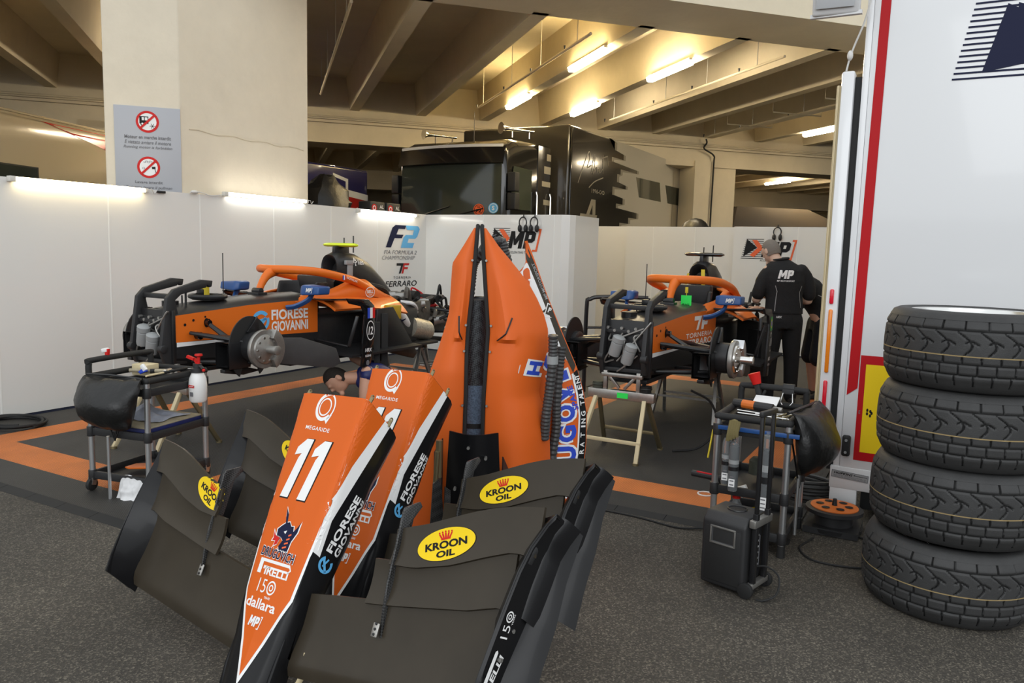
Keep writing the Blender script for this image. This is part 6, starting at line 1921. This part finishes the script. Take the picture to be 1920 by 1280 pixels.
# ================================================================== TOOL CARTS
def cart(label, mw, w, dpt, ztop, handle_side, casters, post_m='aluminium', mid=.36, board=True):
    t = thing('tool_cart', label, 'cart', mw=mw)
    hw, hd = w / 2, dpt / 2
    for sx in (-1, 1):
        for sy in (-1, 1):
            b = MB(); b.cyl((sx * hw, sy * hd, .06), (sx * hw, sy * hd, ztop), .0165, n=16); b.build('post', post_m, t)
    b = MB()
    zt = ztop + .012
    rail = [(-hw, -hd, zt), (hw, -hd, zt), (hw, hd, zt), (-hw, hd, zt)]
    for a, c in zip(rail, rail[1:] + rail[:1]): b.cyl(a, c, .019, n=12); b.sphere(a, .021, 12, 8)
    b.build('rail', 'black_rubber', t)
    b = MB()
    if handle_side == 'left':
        b.tube(smooth_path([(-hw, -hd, ztop), (-hw, -hd, ztop + .085), (-hw, -hd + .03, ztop + .105), (-hw, hd - .03, ztop + .105), (-hw, hd, ztop + .085), (-hw, hd, ztop)], 5), .018, 10)
    else:
        b.tube(smooth_path([(-hw, hd, ztop), (-hw, hd, ztop + .085), (-hw + .03, hd, ztop + .105), (hw - .03, hd, ztop + .105), (hw, hd, ztop + .085), (hw, hd, ztop)], 5), .018, 10)
    b.build('handle', 'black_rubber', t)
    for z, nm, tray in ((ztop - .055, 'top_tray', True), (mid, 'middle_shelf', True), (.095, 'bottom_shelf', True)):
        b = MB(); b.box((0, 0, z - .02), (w, dpt, .008))
        for sx in (-1, 1): b.box((sx * hw, 0, z), (.02, dpt, .045)); b.box((0, sx * hd, z), (w, .02, .045))
        for sx in (-1, 1):
            for sy in (-1, 1): b.cyl((sx * hw, sy * hd, z - .03), (sx * hw, sy * hd, z + .03), .024, n=14)
        sh_ = b.build(nm, 'black_plastic', t, bevel=.003)
    if board:
        b = MB(); b.box((0, 0, mid + .02), (w - .03, dpt - .03, .045)); b.build('shelf_insert', 'cart_blue', t, bevel=.004)
        b = MB(); b.box((0, 0, mid + .046), (w - .03, dpt - .03, .010)); b.build('shelf_board', 'wood_worn', t, bevel=.003)
    for sx in (-1, 1):
        for sy in (-1, 1):
            if (sx, sy) in casters:
                b = MB(); b.cyl((sx * hw - .012, sy * hd - .01, .037), (sx * hw + .012, sy * hd - .01, .037), .037, n=20); c_ = b.build('caster', 'black_rubber', t, bevel=.004)
                b = MB(); b.box((sx * hw, sy * hd, .07), (.034, .04, .02)); b.bar((sx * hw + .016, sy * hd, .07), (sx * hw + .016, sy * hd - .01, .035), .004, .03); b.bar((sx * hw - .016, sy * hd, .07), (sx * hw - .016, sy * hd - .01, .035), .004, .03); b.build('caster_fork', 'raw_steel', c_)
            else:
                b = MB(); b.cyl((sx * hw, sy * hd, 0), (sx * hw, sy * hd, .06), .022, .019, n=14); b.build('foot', 'black_rubber', t)
    return t


ROT_L = rad(11)
CL = Matrix.Translation((-4.20, 2.985, .013)) @ Matrix.Rotation(ROT_L, 4, 'Z')
cl = cart('tool cart with a worn board and rags beside the long white wall', CL, .42, .48, .675, 'left', {(-1, -1), (1, -1), (-1, 1), (1, 1)})
MR = Matrix.Translation((-.80, 4.20, .0))
cr = cart('tool cart with clear bottles hung on it in front of the white trailer', MR, .35, .50, .67, 'back', set(), mid=.30, board=False)


def waste_bag(name, label, mw, w, h, d_, seed):
    t = thing(name, label, 'bag', mw=mw)
    r_ = random.Random(seed); b = MB(); rings = []
    prof = [(1.0, .12, 0), (1.02, .45, -.04), (1.05, .8, -.2), (1.02, 1.05, -.45), (.9, 1.0, -.7), (.62, .7, -.9), (.3, .35, -1.0)]
    for fw_, fd_, z in prof:
        ring = []
        for i in range(22):
            a = 2 * pi * i / 22; n_ = 1 + .07 * sin(3 * a + seed + z * 5) + r_.uniform(-.03, .03)
            ring.append((w / 2 * fw_ * cos(a) * n_ + (.10 * w * -z if seed == 1 else 0), -d_ * fd_ * .5 + d_ * .5 * fd_ * sin(a) * n_, h * z + r_.uniform(-.008, .008)))
        rings.append(ring)
    b.loft(smooth_rings(rings)); b.build('sack', 'bag_black', t, angle=40)
    b = MB(); b.tube([(-w / 2, .0, .0), (0, -.02, .01), (w / 2, 0, 0)], .008, 6); b.build('bag_rim', 'black_satin', t)
    b = MB(); b.tube([(0.02, -.01, -h * .95), (.0, -.01, -h * 1.25), (-.02, 0, -h * 1.1)], .005, 6); b.tube([(-w * .28, .0, -h * .5), (0, -.01, -h * 1.25), (w * .3, 0, -h * .4)], .005, 6)
    b.build('bag_frame', 'black_satin', t)
    return t


def smooth_rings(rings):
    out = []
    cols = [smooth_path([r[i] for r in rings], 3) for i in range(len(rings[0]))]
    return [[c[k] for c in cols] for k in range(len(cols[0]))]


waste_bag('waste_bag', 'black plastic waste bag hanging on the front of the left tool cart', CL @ Matrix.Translation((0, -.262, .705)), .40, .30, .17, 1)
waste_bag('waste_bag', 'black plastic waste bag hanging off the right tool cart near the trailer post', MR @ Matrix.Translation((.20, -.03, .735)) @ Matrix.Rotation(rad(80), 4, 'Z'), .42, .34, .17, 2)
for nm, lab, mw in (('support_rod', 'thin steel rod standing under the left waste bag', CL @ Matrix.Translation((.01, -.33, 0))), ('support_rod', 'thin steel rod hanging beside the right waste bag', MR @ Matrix.Translation((.205, -.05, .06)))):
    b = MB(); b.cyl((0, 0, .0), (0, 0, .37), .009, n=12); b.cyl((0, 0, .0), (0, 0, .02), .006, n=8); tag(b.build(nm, 'aluminium', mw=mw), lab, 'rod')

# things on the left cart
def at(mw, x, y, z): return mw @ Matrix.Translation((x, y, z))


sp = thing('pump_sprayer', 'white pump sprayer bottle with a red plunger hung on the left cart', 'sprayer', mw=at(CL, .265, .115, .515))
b = MB(); b.lathe([(.0, 0), (.044, 0), (.052, .012), (.054, .10), (.050, .145), (.036, .175), (.030, .185)], n=28, cap=False); b.build('bottle', 'bottle_white', sp)
b = MB(); b.lathe([(.033, .180), (.040, .183), (.040, .205), (.026, .212), (.026, .235), (.0, .236)], n=24, cap=False); b.tube(smooth_path([(0, 0, .215), (.03, -.01, .222), (.055, -.015, .208)], 4), .010, 8); b.build('cap', 'black_plastic', sp)
b = MB(); b.cyl((.01, 0, .235), (.01, 0, .285), .009, n=10); b.lathe([(.0, .295), (.022, .295), (.024, .285), (.012, .278)], (.01, 0, 0), (0, 0, 1), 18); b.bar((-.02, -.005, .262), (-.062, -.015, .278), .022, .016); b.bar((-.02, 0, .265), (.01, 0, .225), .018, .014); b.sphere((.058, -.015, .200), .010, 10, 6)
b.build('plunger', 'decal_red', sp)
d = Decal(); d.poly([(-.022, .095), (.018, .092), (.02, .108), (-.02, .111)], 'decal_red', 1); d.text('sprayer', 0, .101, .03, .006, 'decal_white', 2, .02); d.rect(-.012, .04, .010, .066, 'decal_dim', 1)
d.place('bottle_label', sp, (0, -.055, 0), (1, 0, 0), (0, 0, 1), None, off=.001)


def trigger_head(name, label, mw, m1, m2_):
    t = thing(name, label, 'spray head', mw=mw)
    b = MB(); b.bar((-.025, 0, .035), (.02, 0, .045), .022, .026); b.build('nozzle', m1, t, bevel=.005)
    b = MB(); b.bar((.012, 0, .0), (.018, 0, .05), .02, .018); b.bar((.0, 0, .03), (.004, 0, -.01), .012, .008); b.build('trigger', m2_, t, bevel=.003)
    return t


trigger_head('trigger_sprayer', 'white and red spray head hooked on the left cart handle', at(CL, -.225, -.10, .785), 'bottle_white', 'decal_red')
trigger_head('trigger_sprayer', 'blue and white spray head lying in the left cart tray', at(CL, -.05, -.02, .70) @ Matrix.Rotation(rad(60), 4, 'Y'), 'bottle_white', 'decal_royal')


def tool(name, label, mw, parts):
    t = thing(name, label, 'tool', mw=mw)
    for pn, m, a, c, r in parts:
        b = MB(); b.cyl(a, c, r, n=10); b.build(pn, m, t, bevel=.001 if r > .006 else 0)
    return t


tool('torch_lamp', 'black handled tool with a pale shaft lying on the left cart front rail', at(CL, .205, -.12, .720) @ Matrix.Rotation(rad(92), 4, 'Z'), [('shaft', 'leg_cream', (-.12, 0, 0), (.02, 0, 0), .006), ('grip', 'black_rubber', (.02, 0, 0), (.22, 0, 0), .009)])
tool('screwdriver', 'dark screwdriver on the back of the left cart tray', at(CL, .08, .10, .70) @ Matrix.Rotation(rad(50), 4, 'Z'), [('handle', 'black_rubber', (-.12, 0, 0), (.0, 0, 0), .013), ('blade', 'raw_steel', (0, 0, 0), (.13, 0, 0), .004)])
tool('hammer_handle', 'reddish brown handled tool in the middle of the left cart tray', at(CL, .0, .02, .70) @ Matrix.Rotation(rad(20), 4, 'Z'), [('handle', 'wood_worn', (-.13, 0, 0), (.1, 0, 0), .012), ('head', 'raw_steel', (.1, -.04, 0), (.1, .04, 0), .014)])
b = MB(); b.box((-.10, .08, .695), (.12, .10, .07)); tag(b.build('cream_box', 'leg_cream', bevel=.006, mw=CL), 'cream cardboard box in the left cart tray under the handle', 'box')


def rag(name, label, mw, w, dpt, h, m, seed):
    rr_ = random.Random(seed); ph = [rr_.uniform(0, 6) for _ in range(6)]
    def fn(u, v):
        x, y = (u - .5) * w, (v - .5) * dpt
        k = max(0, 1 - ((u - .5) * 2) ** 2) * max(0, 1 - ((v - .5) * 2) ** 2)
        z = .004 + h * k * (.55 + .25 * sin(9 * u + 5 * v + ph[0]) + .2 * sin(17 * v - 6 * u + ph[1])) + .006 * abs(sin(12 * u + ph[2]))
        return (x + .04 * sin(7 * v + ph[3]) * w, y + .05 * sin(6 * u + ph[4]) * dpt, z)
    b = MB(); b.sheet(fn, 30, 22, .003)
    return tag(b.build(name, m, mw=mw, angle=60), label, 'rag')


rag('cleaning_rag', 'crumpled blue grey rag on the worn board of the left cart', at(CL, -.03, .03, .412), .36, .26, .075, 'rag_blue', 4)
rag('cleaning_rag', 'white rag hanging over the bottom shelf of the left cart', at(CL, .10, -.275, .03) @ Matrix.Rotation(rad(62), 4, 'X'), .16, .18, .05, 'rag_white', 9)
b = MB(); b.prism([(-.16, -.03), (-.13, -.055), (.10, -.05), (.16, -.02), (.15, .03), (.0, .06), (-.12, .045)], (0, 0, 0), (1, 0, 0), (0, 1, 0), .010)
t = tag(b.build('orange_plate', 'team_orange', bevel=.003, mw=at(CL, .02, .0, .105) @ Matrix.Rotation(rad(25), 4, 'Z')), 'flat orange body plate lying on the bottom shelf of the left cart', 'plate')

# things on the right cart
def liquid_bottle(label, mw, h, r, dark, band=True):
    t = thing('fluid_bottle', label, 'bottle', mw=mw, group='clear bottles on the right cart')
    b = MB(); b.lathe([(.0, 0), (r * .9, 0), (r, .01), (r, h - .03), (r * .8, h - .005), (r * .3, h), (r * .3, h + .012), (0, h + .012)], n=20); b.build('bottle', 'bottle_clear', t)
    b = MB(); b.lathe([(.0, .004), (r * .88, .004), (r * .9, .012), (r * .9, h * dark), (0, h * dark)], n=18); b.build('fluid', 'fluid_dark', t)
    b = MB(); b.cyl((0, 0, h * .42), (0, 0, h * .50), r * 1.03, n=20); b.build('black_band', 'black_satin', t)
    b = MB(); b.cyl((0, 0, h * .56), (0, 0, h * .64), r * 1.03, n=20); b.build('pale_band', 'tape_grey', t)
    d = Decal(); d.rect(-r * .6, h * .10, r * .6, h * .26, 'decal_white', 1)
    for k in range(3): d.rect(-r * .4, h * .13 + k * .02, r * .4, h * .13 + k * .02 + .006, 'decal_dim', 2)
    d.place('paper_label', t, (0, -r * 1.01, 0), (1, 0, 0), (0, 0, 1))
    return t


liquid_bottle('shorter clear bottle with a pale label, leftmost on the right cart', at(MR, -.105, -.315, .35), .24, .025, .5)
liquid_bottle('dark filled clear bottle under the olive glove on the right cart', at(MR, -.062, -.345, .33), .25, .025, .92)
liquid_bottle('tall clear tube bottle of dark fluid between the speaker handle bars', at(MR, .095, -.345, .22), .42, .028, .82)
b = MB()
for k in range(4):
    b.tube(smooth_path([(-.085 + .012 * k, -.345, .685), (-.09 + .012 * k, -.362, .63), (-.095 + .014 * k, -.362, .585 + .008 * k)], 4), .011, 7)
b.sphere((-.07, -.345, .655), (.03, .014, .04), 10, 6)
tag(b.build('work_glove', 'glove_olive', mw=at(MR, 0, -.0, 0)), 'olive work glove hanging over the front rail of the right cart', 'glove')
tool('cordless_drill', 'dark power tool with an orange label lying on the right cart tray', at(MR, -.05, .02, .705) @ Matrix.Rotation(rad(-12), 4, 'Z'), [('body', 'black_plastic', (-.12, 0, 0), (.10, 0, 0), .024), ('label_band', 'reel_orange', (-.07, 0, 0), (.0, 0, 0), .0245), ('chuck', 'grey_steel', (.10, 0, 0), (.15, 0, 0), .012)])
for k, (x, y, a, lab) in enumerate(((.0, -.06, -10, 'long bright ring spanner lying along the right cart tray'), (.02, -.12, -4, 'thin bright rod at the front of the right cart tray'), (.09, -.02, 24, 'short bright spanner nearest the right waste bag'))):
    tool('spanner', lab, at(MR, x, y, .682) @ Matrix.Rotation(rad(a), 4, 'Z'), [('shank', 'bright_metal', (-.13, 0, 0), (.13, 0, 0), .005), ('jaw', 'bright_metal', (.13, 0, -.004), (.13, 0, .004), .013)])
b = MB()
for k in range(7): b.tube([(.05 + .01 * k, -.16 + .03 * (k % 3), .67), (.11 + .008 * k, -.10 + .03 * (k % 4), .695)], .004, 6)
tag(b.build('drill_bits', 'brass_dark', mw=MR), 'small heap of drill bits in the right cart tray beside the waste bag', 'drill bits', kind='stuff')
t = thing('bulldog_clip', 'large black clip with wire arms on the right cart handle', 'clip', mw=at(MR, .08, .25, .77))
b = MB(); b.loft([[(x, -.022, -.02), (x, .022, -.02), (x, .012, .035), (x, -.012, .035)] for x in (-.032, .032)]); b.build('clip_body', 'black_plastic', t, bevel=.004)
b = MB()
for s in (-1, 1): b.tube([(s * .025, -.02, -.015), (s * .032, -.05, -.06), (s * .02, -.055, -.075)], .003, 6)
b.build('wire_arm', 'bright_metal', t, split=True)
t = thing('grease_gun', 'red and black hand tool standing in the right cart by the race car', 'tool', mw=at(MR, -.09, .235, .70))
b = MB(); b.cyl((0, 0, .09), (-.02, 0, .15), .024, .034, n=16); b.build('red_cup', 'decal_red', t)
b = MB(); b.bar((.03, 0, -.02), (0, 0, .09), .036, .03); b.bar((.02, 0, .0), (.05, 0, .06), .016, .016); b.build('grip', 'black_rubber', t, bevel=.006)
b = MB(); b.box((0, 0, 0), (.13, .10, .005), (rad(18), 0, 0)); tag(b.build('paper_sheet', 'decal_white', mw=at(MR, -.02, .16, .715)), 'white paper sheet at the back of the right cart tray', 'paper')
t = thing('spray_bottle', 'clear trigger spray bottle with a red collar behind the speaker', 'bottle', mw=at(MR, -.07, -.20, .075))
b = MB(); b.lathe([(0, 0), (.042, 0), (.045, .02), (.043, .10), (.028, .15), (.017, .17), (.017, .185), (0, .186)], n=20); b.build('bottle', 'bottle_clear', t)
b = MB(); b.cyl((0, 0, .175), (0, 0, .205), .021, n=16); b.build('collar', 'decal_red', t)
b = MB(); b.bar((-.01, 0, .215), (.05, -.01, .245), .026, .026); b.bar((.015, 0, .21), (.03, 0, .18), .01, .01); b.build('trigger_head', 'bottle_white', t, bevel=.006)
for (x, y, z, r, h, m, lab) in ((.04, .02, .335, .03, .07, 'black_plastic', 'small dark canister on the middle shelf of the right cart'), (-.03, .06, .335, .04, .09, 'umbra', 'brown dark jar at the back of the right cart middle shelf')):
    b = MB(); b.lathe([(0, 0), (r, 0), (r, h * .8), (r * .6, h), (0, h)], n=18); tag(b.build('canister', m, mw=at(MR, x, y, z - .01)), lab, 'canister')
b = MB(); b.lathe([(0, 0), (.032, 0), (.033, .05), (.03, .055), (0, .056)], n=20); t = tag(b.build('tape_roll', 'decal_yellow', mw=at(MR, .02, -.12, .13)), 'yellow and blue can on the bottom shelf of the right cart', 'can')
d = Decal(); d.rect(-.02, .01, .02, .035, 'decal_royal', 1); d.place('can_label', t, (0, -.034, 0), (1, 0, 0), (0, 0, 1))
tool('torch', 'black torch with a red stripe on the left edge of the right cart', at(MR, -.235, -.16, .33) @ Matrix.Rotation(rad(-8), 4, 'Z'), [('tube', 'black_plastic', (-.09, 0, 0), (.09, 0, 0), .018), ('stripe', 'trailer_red', (-.06, -.006, .013), (.04, -.006, .013), .006)])
b = MB(); b.bar((-.205, -.22, .60), (-.22, -.24, .45), .016, .008); tag(b.build('spirit_level', 'strap_yellow', mw=MR, bevel=.002), 'yellow strip hanging on the left post of the right cart', 'tool')
b = MB(); b.box((.03, -.268, .628), (.40, .010, .022)); tag(b.build('blue_ruler', 'mirror_blue', mw=MR, bevel=.002), 'blue strip along the front rail of the right cart', 'strip')

# ================================================================== SPEAKER ON WHEELS
SPM = Matrix.Translation((-.76, 3.49, 0)) @ Matrix.Rotation(rad(-14), 4, 'Z')
sk = thing('trolley_speaker', 'black wheeled loudspeaker with a telescopic handle in front of the right cart', 'speaker', mw=SPM)
b = MB()
b.loft([[(-.105, y, z), (.105, y, z), (.105, y2, z), (-.105, y2, z)] for y, y2, z in ((-.10, .10, .015), (-.105, .10, .10), (-.105, .10, .315), (-.07, .10, .352))])
b.build('cabinet', 'black_plastic', sk, bevel=.012, seg=3)
b = MB(); b.box((0, -.104, .165), (.17, .006, .25)); b.build('grille', 'black_matte', sk, bevel=.004)
b = MB()
for s in (-1, 1): b.box((s * .058, -.107, .255), (.008, .01, .075))
b.box((0, -.107, .292), (.124, .01, .008)); b.box((0, -.107, .218), (.124, .01, .008)); b.build('horn_frame', 'grey_steel', sk, bevel=.002)
b = MB(); b.loft([[(-.052, -.109, .223), (.052, -.109, .223), (.052, -.109, .287), (-.052, -.109, .287)], [(-.03, -.095, .235), (.03, -.095, .235), (.024, -.095, .265), (-.024, -.095, .265)]], cap0=False); b.build('horn', 'car_grey', sk)
b = MB(); b.torus((-.0, .02, .354), (0, -.0, 1), .042, .004, 28, 6); b.cyl((0, .02, .345), (0, .02, .3535), .038, n=24); b.build('top_recess', 'black_satin', sk)
for s in (-1, 1):
    b = MB(); b.box((.128, s * .055, .20), (.022, .026, .36)); b.box((.128, s * .055, .60), (.016, .020, .44)); b.build('handle_bar', 'black_satin', sk, bevel=.003)
    b = MB(); b.cyl((.116, s * .085, .035), (.116, s * .108, .035), .035, n=20); b.build('wheel', 'black_rubber', sk, bevel=.004)
b = MB(); b.box((.128, 0, .825), (.022, .15, .026)); b.build('handle_grip', 'black_plastic', sk, bevel=.007)
b = MB(); b.box((.125, 0, .335), (.03, .17, .035)); b.box((.125, 0, .05), (.03, .16, .025)); b.build('handle_bracket', 'grey_steel', sk, bevel=.004, split=True)
b = MB(); b.box((.108, 0, .19), (.008, .085, .22)); b.build('control_panel', 'black_satin', sk)
d = Decal()
for k in range(6):
    d.ell(-.022, .265 - k * .027, .006, .006, 'decal_grey', 1, 10); d.rect(-.006, .26 - k * .027, .014, .268 - k * .027, 'decal_grey' if k != 2 else 'decal_white', 1)
d.rect(.018, .12, .026, .26, 'decal_dim', 1)
d.place('control_marks', sk, (.1125, 0, 0), (0, 1, 0), (0, 0, 1))
b = MB(); b.tube(smooth_path([(.115, 0, .12), (.16, .02, .125), (.21, .03, .09), (.225, -.02, .03), (.19, -.07, .006), (.16, -.08, .004)], 6), .0045, 6)
tag(b.build('audio_lead', 'black_rubber', mw=SPM), 'thin black lead curling from the wheeled loudspeaker to the ground', 'cable')

# ================================================================== CABLES, REEL, COILS
re_ = thing('cable_reel', 'orange and black cable reel lying on the ground by the trailer corner', 'cable reel', mw=Matrix.Translation((-.45, 4.54, .0)))
b = MB(); b.lathe([(.0, .01), (.15, .01), (.155, .03), (.10, .035), (.10, .10), (.15, .105), (.15, .125), (.12, .13)], n=32, cap=False); b.box((0, 0, .02), (.28, .28, .035)); b.build('drum', 'black_plastic', re_)
b = MB(); b.lathe([(.0, .138), (.04, .138), (.125, .134), (.125, .128)], n=32, cap=False); b.build('face_plate', 'reel_orange', re_)
d = Decal()
for k in range(6): d.ell(.075 * cos(k * pi / 3), .075 * sin(k * pi / 3), .022, .022, 'decal_black', 1, 14)
d.place('socket_hole', re_, (0, 0, .1375), (1, 0, 0), (0, 1, 0))
b = MB(); b.cyl((0, 0, .13), (0, 0, .175), .016, .010, n=12); b.build('crank', 'black_satin', re_)


def coil(name, label, c, r, turns, wire, seed, m='black_rubber', squash=1.0, rise=.006):
    rr_ = random.Random(seed); pts = []
    for k in range(turns * 14):
        a = 2 * pi * k / 14; f = r * (1 + .08 * sin(a * 1.37 + seed) + rr_.uniform(-.02, .02))
        pts.append((c[0] + f * cos(a), c[1] + f * sin(a) * squash, c[2] + wire + rise * k / 14 + rr_.uniform(0, .004)))
    b = MB(); b.tube(smooth_path(pts, 2), wire, 7)
    return tag(b.build(name, m), label, 'cable')


coil('coiled_hose', 'black hose coiled on the mat edge against the long white wall', (-6.42, 3.36, .013), .24, 4, .011, 2, squash=.8)
coil('coiled_cable', 'heap of dark cables beside the trailer bottom corner', (-.66, 4.95, .013), .17, 6, .012, 5, 'hose_grey', .7, .022)
b = MB(); b.tube(smooth_path([(-.52, 4.30, .01), (-.56, 4.12, .006), (-.46, 3.98, .006), (-.24, 4.02, .006), (-.16, 4.2, .006), (-.28, 4.45, .006), (-.45, 4.42, .03)], 8), .0055, 6)
tag(b.build('floor_cable', 'black_rubber'), 'thin black cable looping on the asphalt left of the tyre stack', 'cable')
b = MB(); b.tube(smooth_path([(-1.06, 4.11, .012), (-1.2, 4.06, .006), (-1.45, 4.1, .006), (-1.75, 4.10, .006)], 6), .006, 6)
tag(b.build('floor_lead', 'black_rubber'), 'thin black lead along the mat edge left of the loudspeaker', 'cable')
b = MB(); b.tube(smooth_path([(-1.60, 5.62, .50), (-1.48, 5.75, .40), (-1.44, 5.8, .2), (-1.55, 5.72, .05), (-1.72, 5.62, .02)], 6), .009, 7)
tag(b.build('hanging_hose', 'black_rubber'), 'black hose drooping under the right car near its front brake', 'hose')
b = MB(); b.torus((-1.22, 4.72, .016), (0, 0, 1), .045, .005, 28, 6); tag(b.build('white_ring', 'pvc_white'), 'small white ring on the mat left of the right cart', 'ring')
for k, (x, y, lab) in enumerate(((-2.0, 7.8, 'left of two pale discs on the mat under the right car'), (-1.7, 7.75, 'right of two pale discs on the mat under the right car'))):
    b = MB(); b.lathe([(0, 0), (.05, 0), (.05, .008), (0, .010)], n=18); tag(b.build('pale_disc', 'tape_grey', mw=Matrix.Translation((x, y, .013))), lab, 'disc')
# low steel guard frame beside the right car
gf = thing('guard_frame', 'bent black tube frame standing behind the left front corner of the right car', 'frame', mw=Matrix.Translation((-3.3, 7.5, .013)) @ Matrix.Rotation(rad(-25), 4, 'Z'))
b = MB(); b.tube(smooth_path([(0, 0, .01), (0, 0, .9), (.02, .03, 1.0), (.12, .15, 1.03), (.40, .5, 1.03)], 5), .022, 8); b.tube([(.0, 0, .70), (.40, .5, .72)], .014, 7); b.tube([(.40, .5, .01), (.40, .5, 1.03)], .022, 8); b.build('tube_frame', 'black_satin', gf)
# small things at the rear of the left bay
b = MB(); b.box((0, 0, .06), (.5, .25, .12)); tag(b.build('tool_tray', 'black_plastic', bevel=.01, mw=Matrix.Translation((-5.05, 8.3, .013)) @ Matrix.Rotation(.3, 4, 'Z')), 'low black tray on the mat behind the left car', 'tray')
tool('red_grip_tool', 'red gripped tool lying on the mat behind the left car', Matrix.Translation((-5.55, 7.95, .03)), [('grip', 'trailer_red', (0, 0, 0), (.12, .02, 0), .016), ('shaft', 'bright_metal', (-.2, -.04, 0), (0, 0, 0), .008)])
# yellow leaf on the asphalt
lf = MB(); lf.sheet(lambda u, v: (.10 * (u - .5), .035 * (v - .5) * sin(pi * u), .004 + .018 * abs(v - .5) + .01 * sin(5 * u)), 8, 4, .001)
tag(lf.build('dry_leaf', 'leg_cream', mw=Matrix.Translation((-.42, 2.62, .0)) @ Matrix.Rotation(.4, 4, 'Z')), 'pale dry leaf on the bare asphalt in front of the tyre stack', 'leaf')
# loose part on the mat between the left wings
lp = thing('loose_bracket', 'small dark bracket with a bolt on the mat behind the front wings', 'bracket', mw=Matrix.Translation((-3.9, 4.1, .013)) @ Matrix.Rotation(.5, 4, 'Z'))
b = MB(); b.prism([(0, 0), (.12, 0), (.10, .09), (.02, .10)], (0, 0, .0), (1, 0, 0), (0, .3, 1), .01); b.build('plate', 'black_satin', lp, bevel=.002)
b = MB(); b.cyl((-.06, 0, .045), (.02, 0, .05), .014, n=12); b.build('bolt', 'grey_steel', lp)
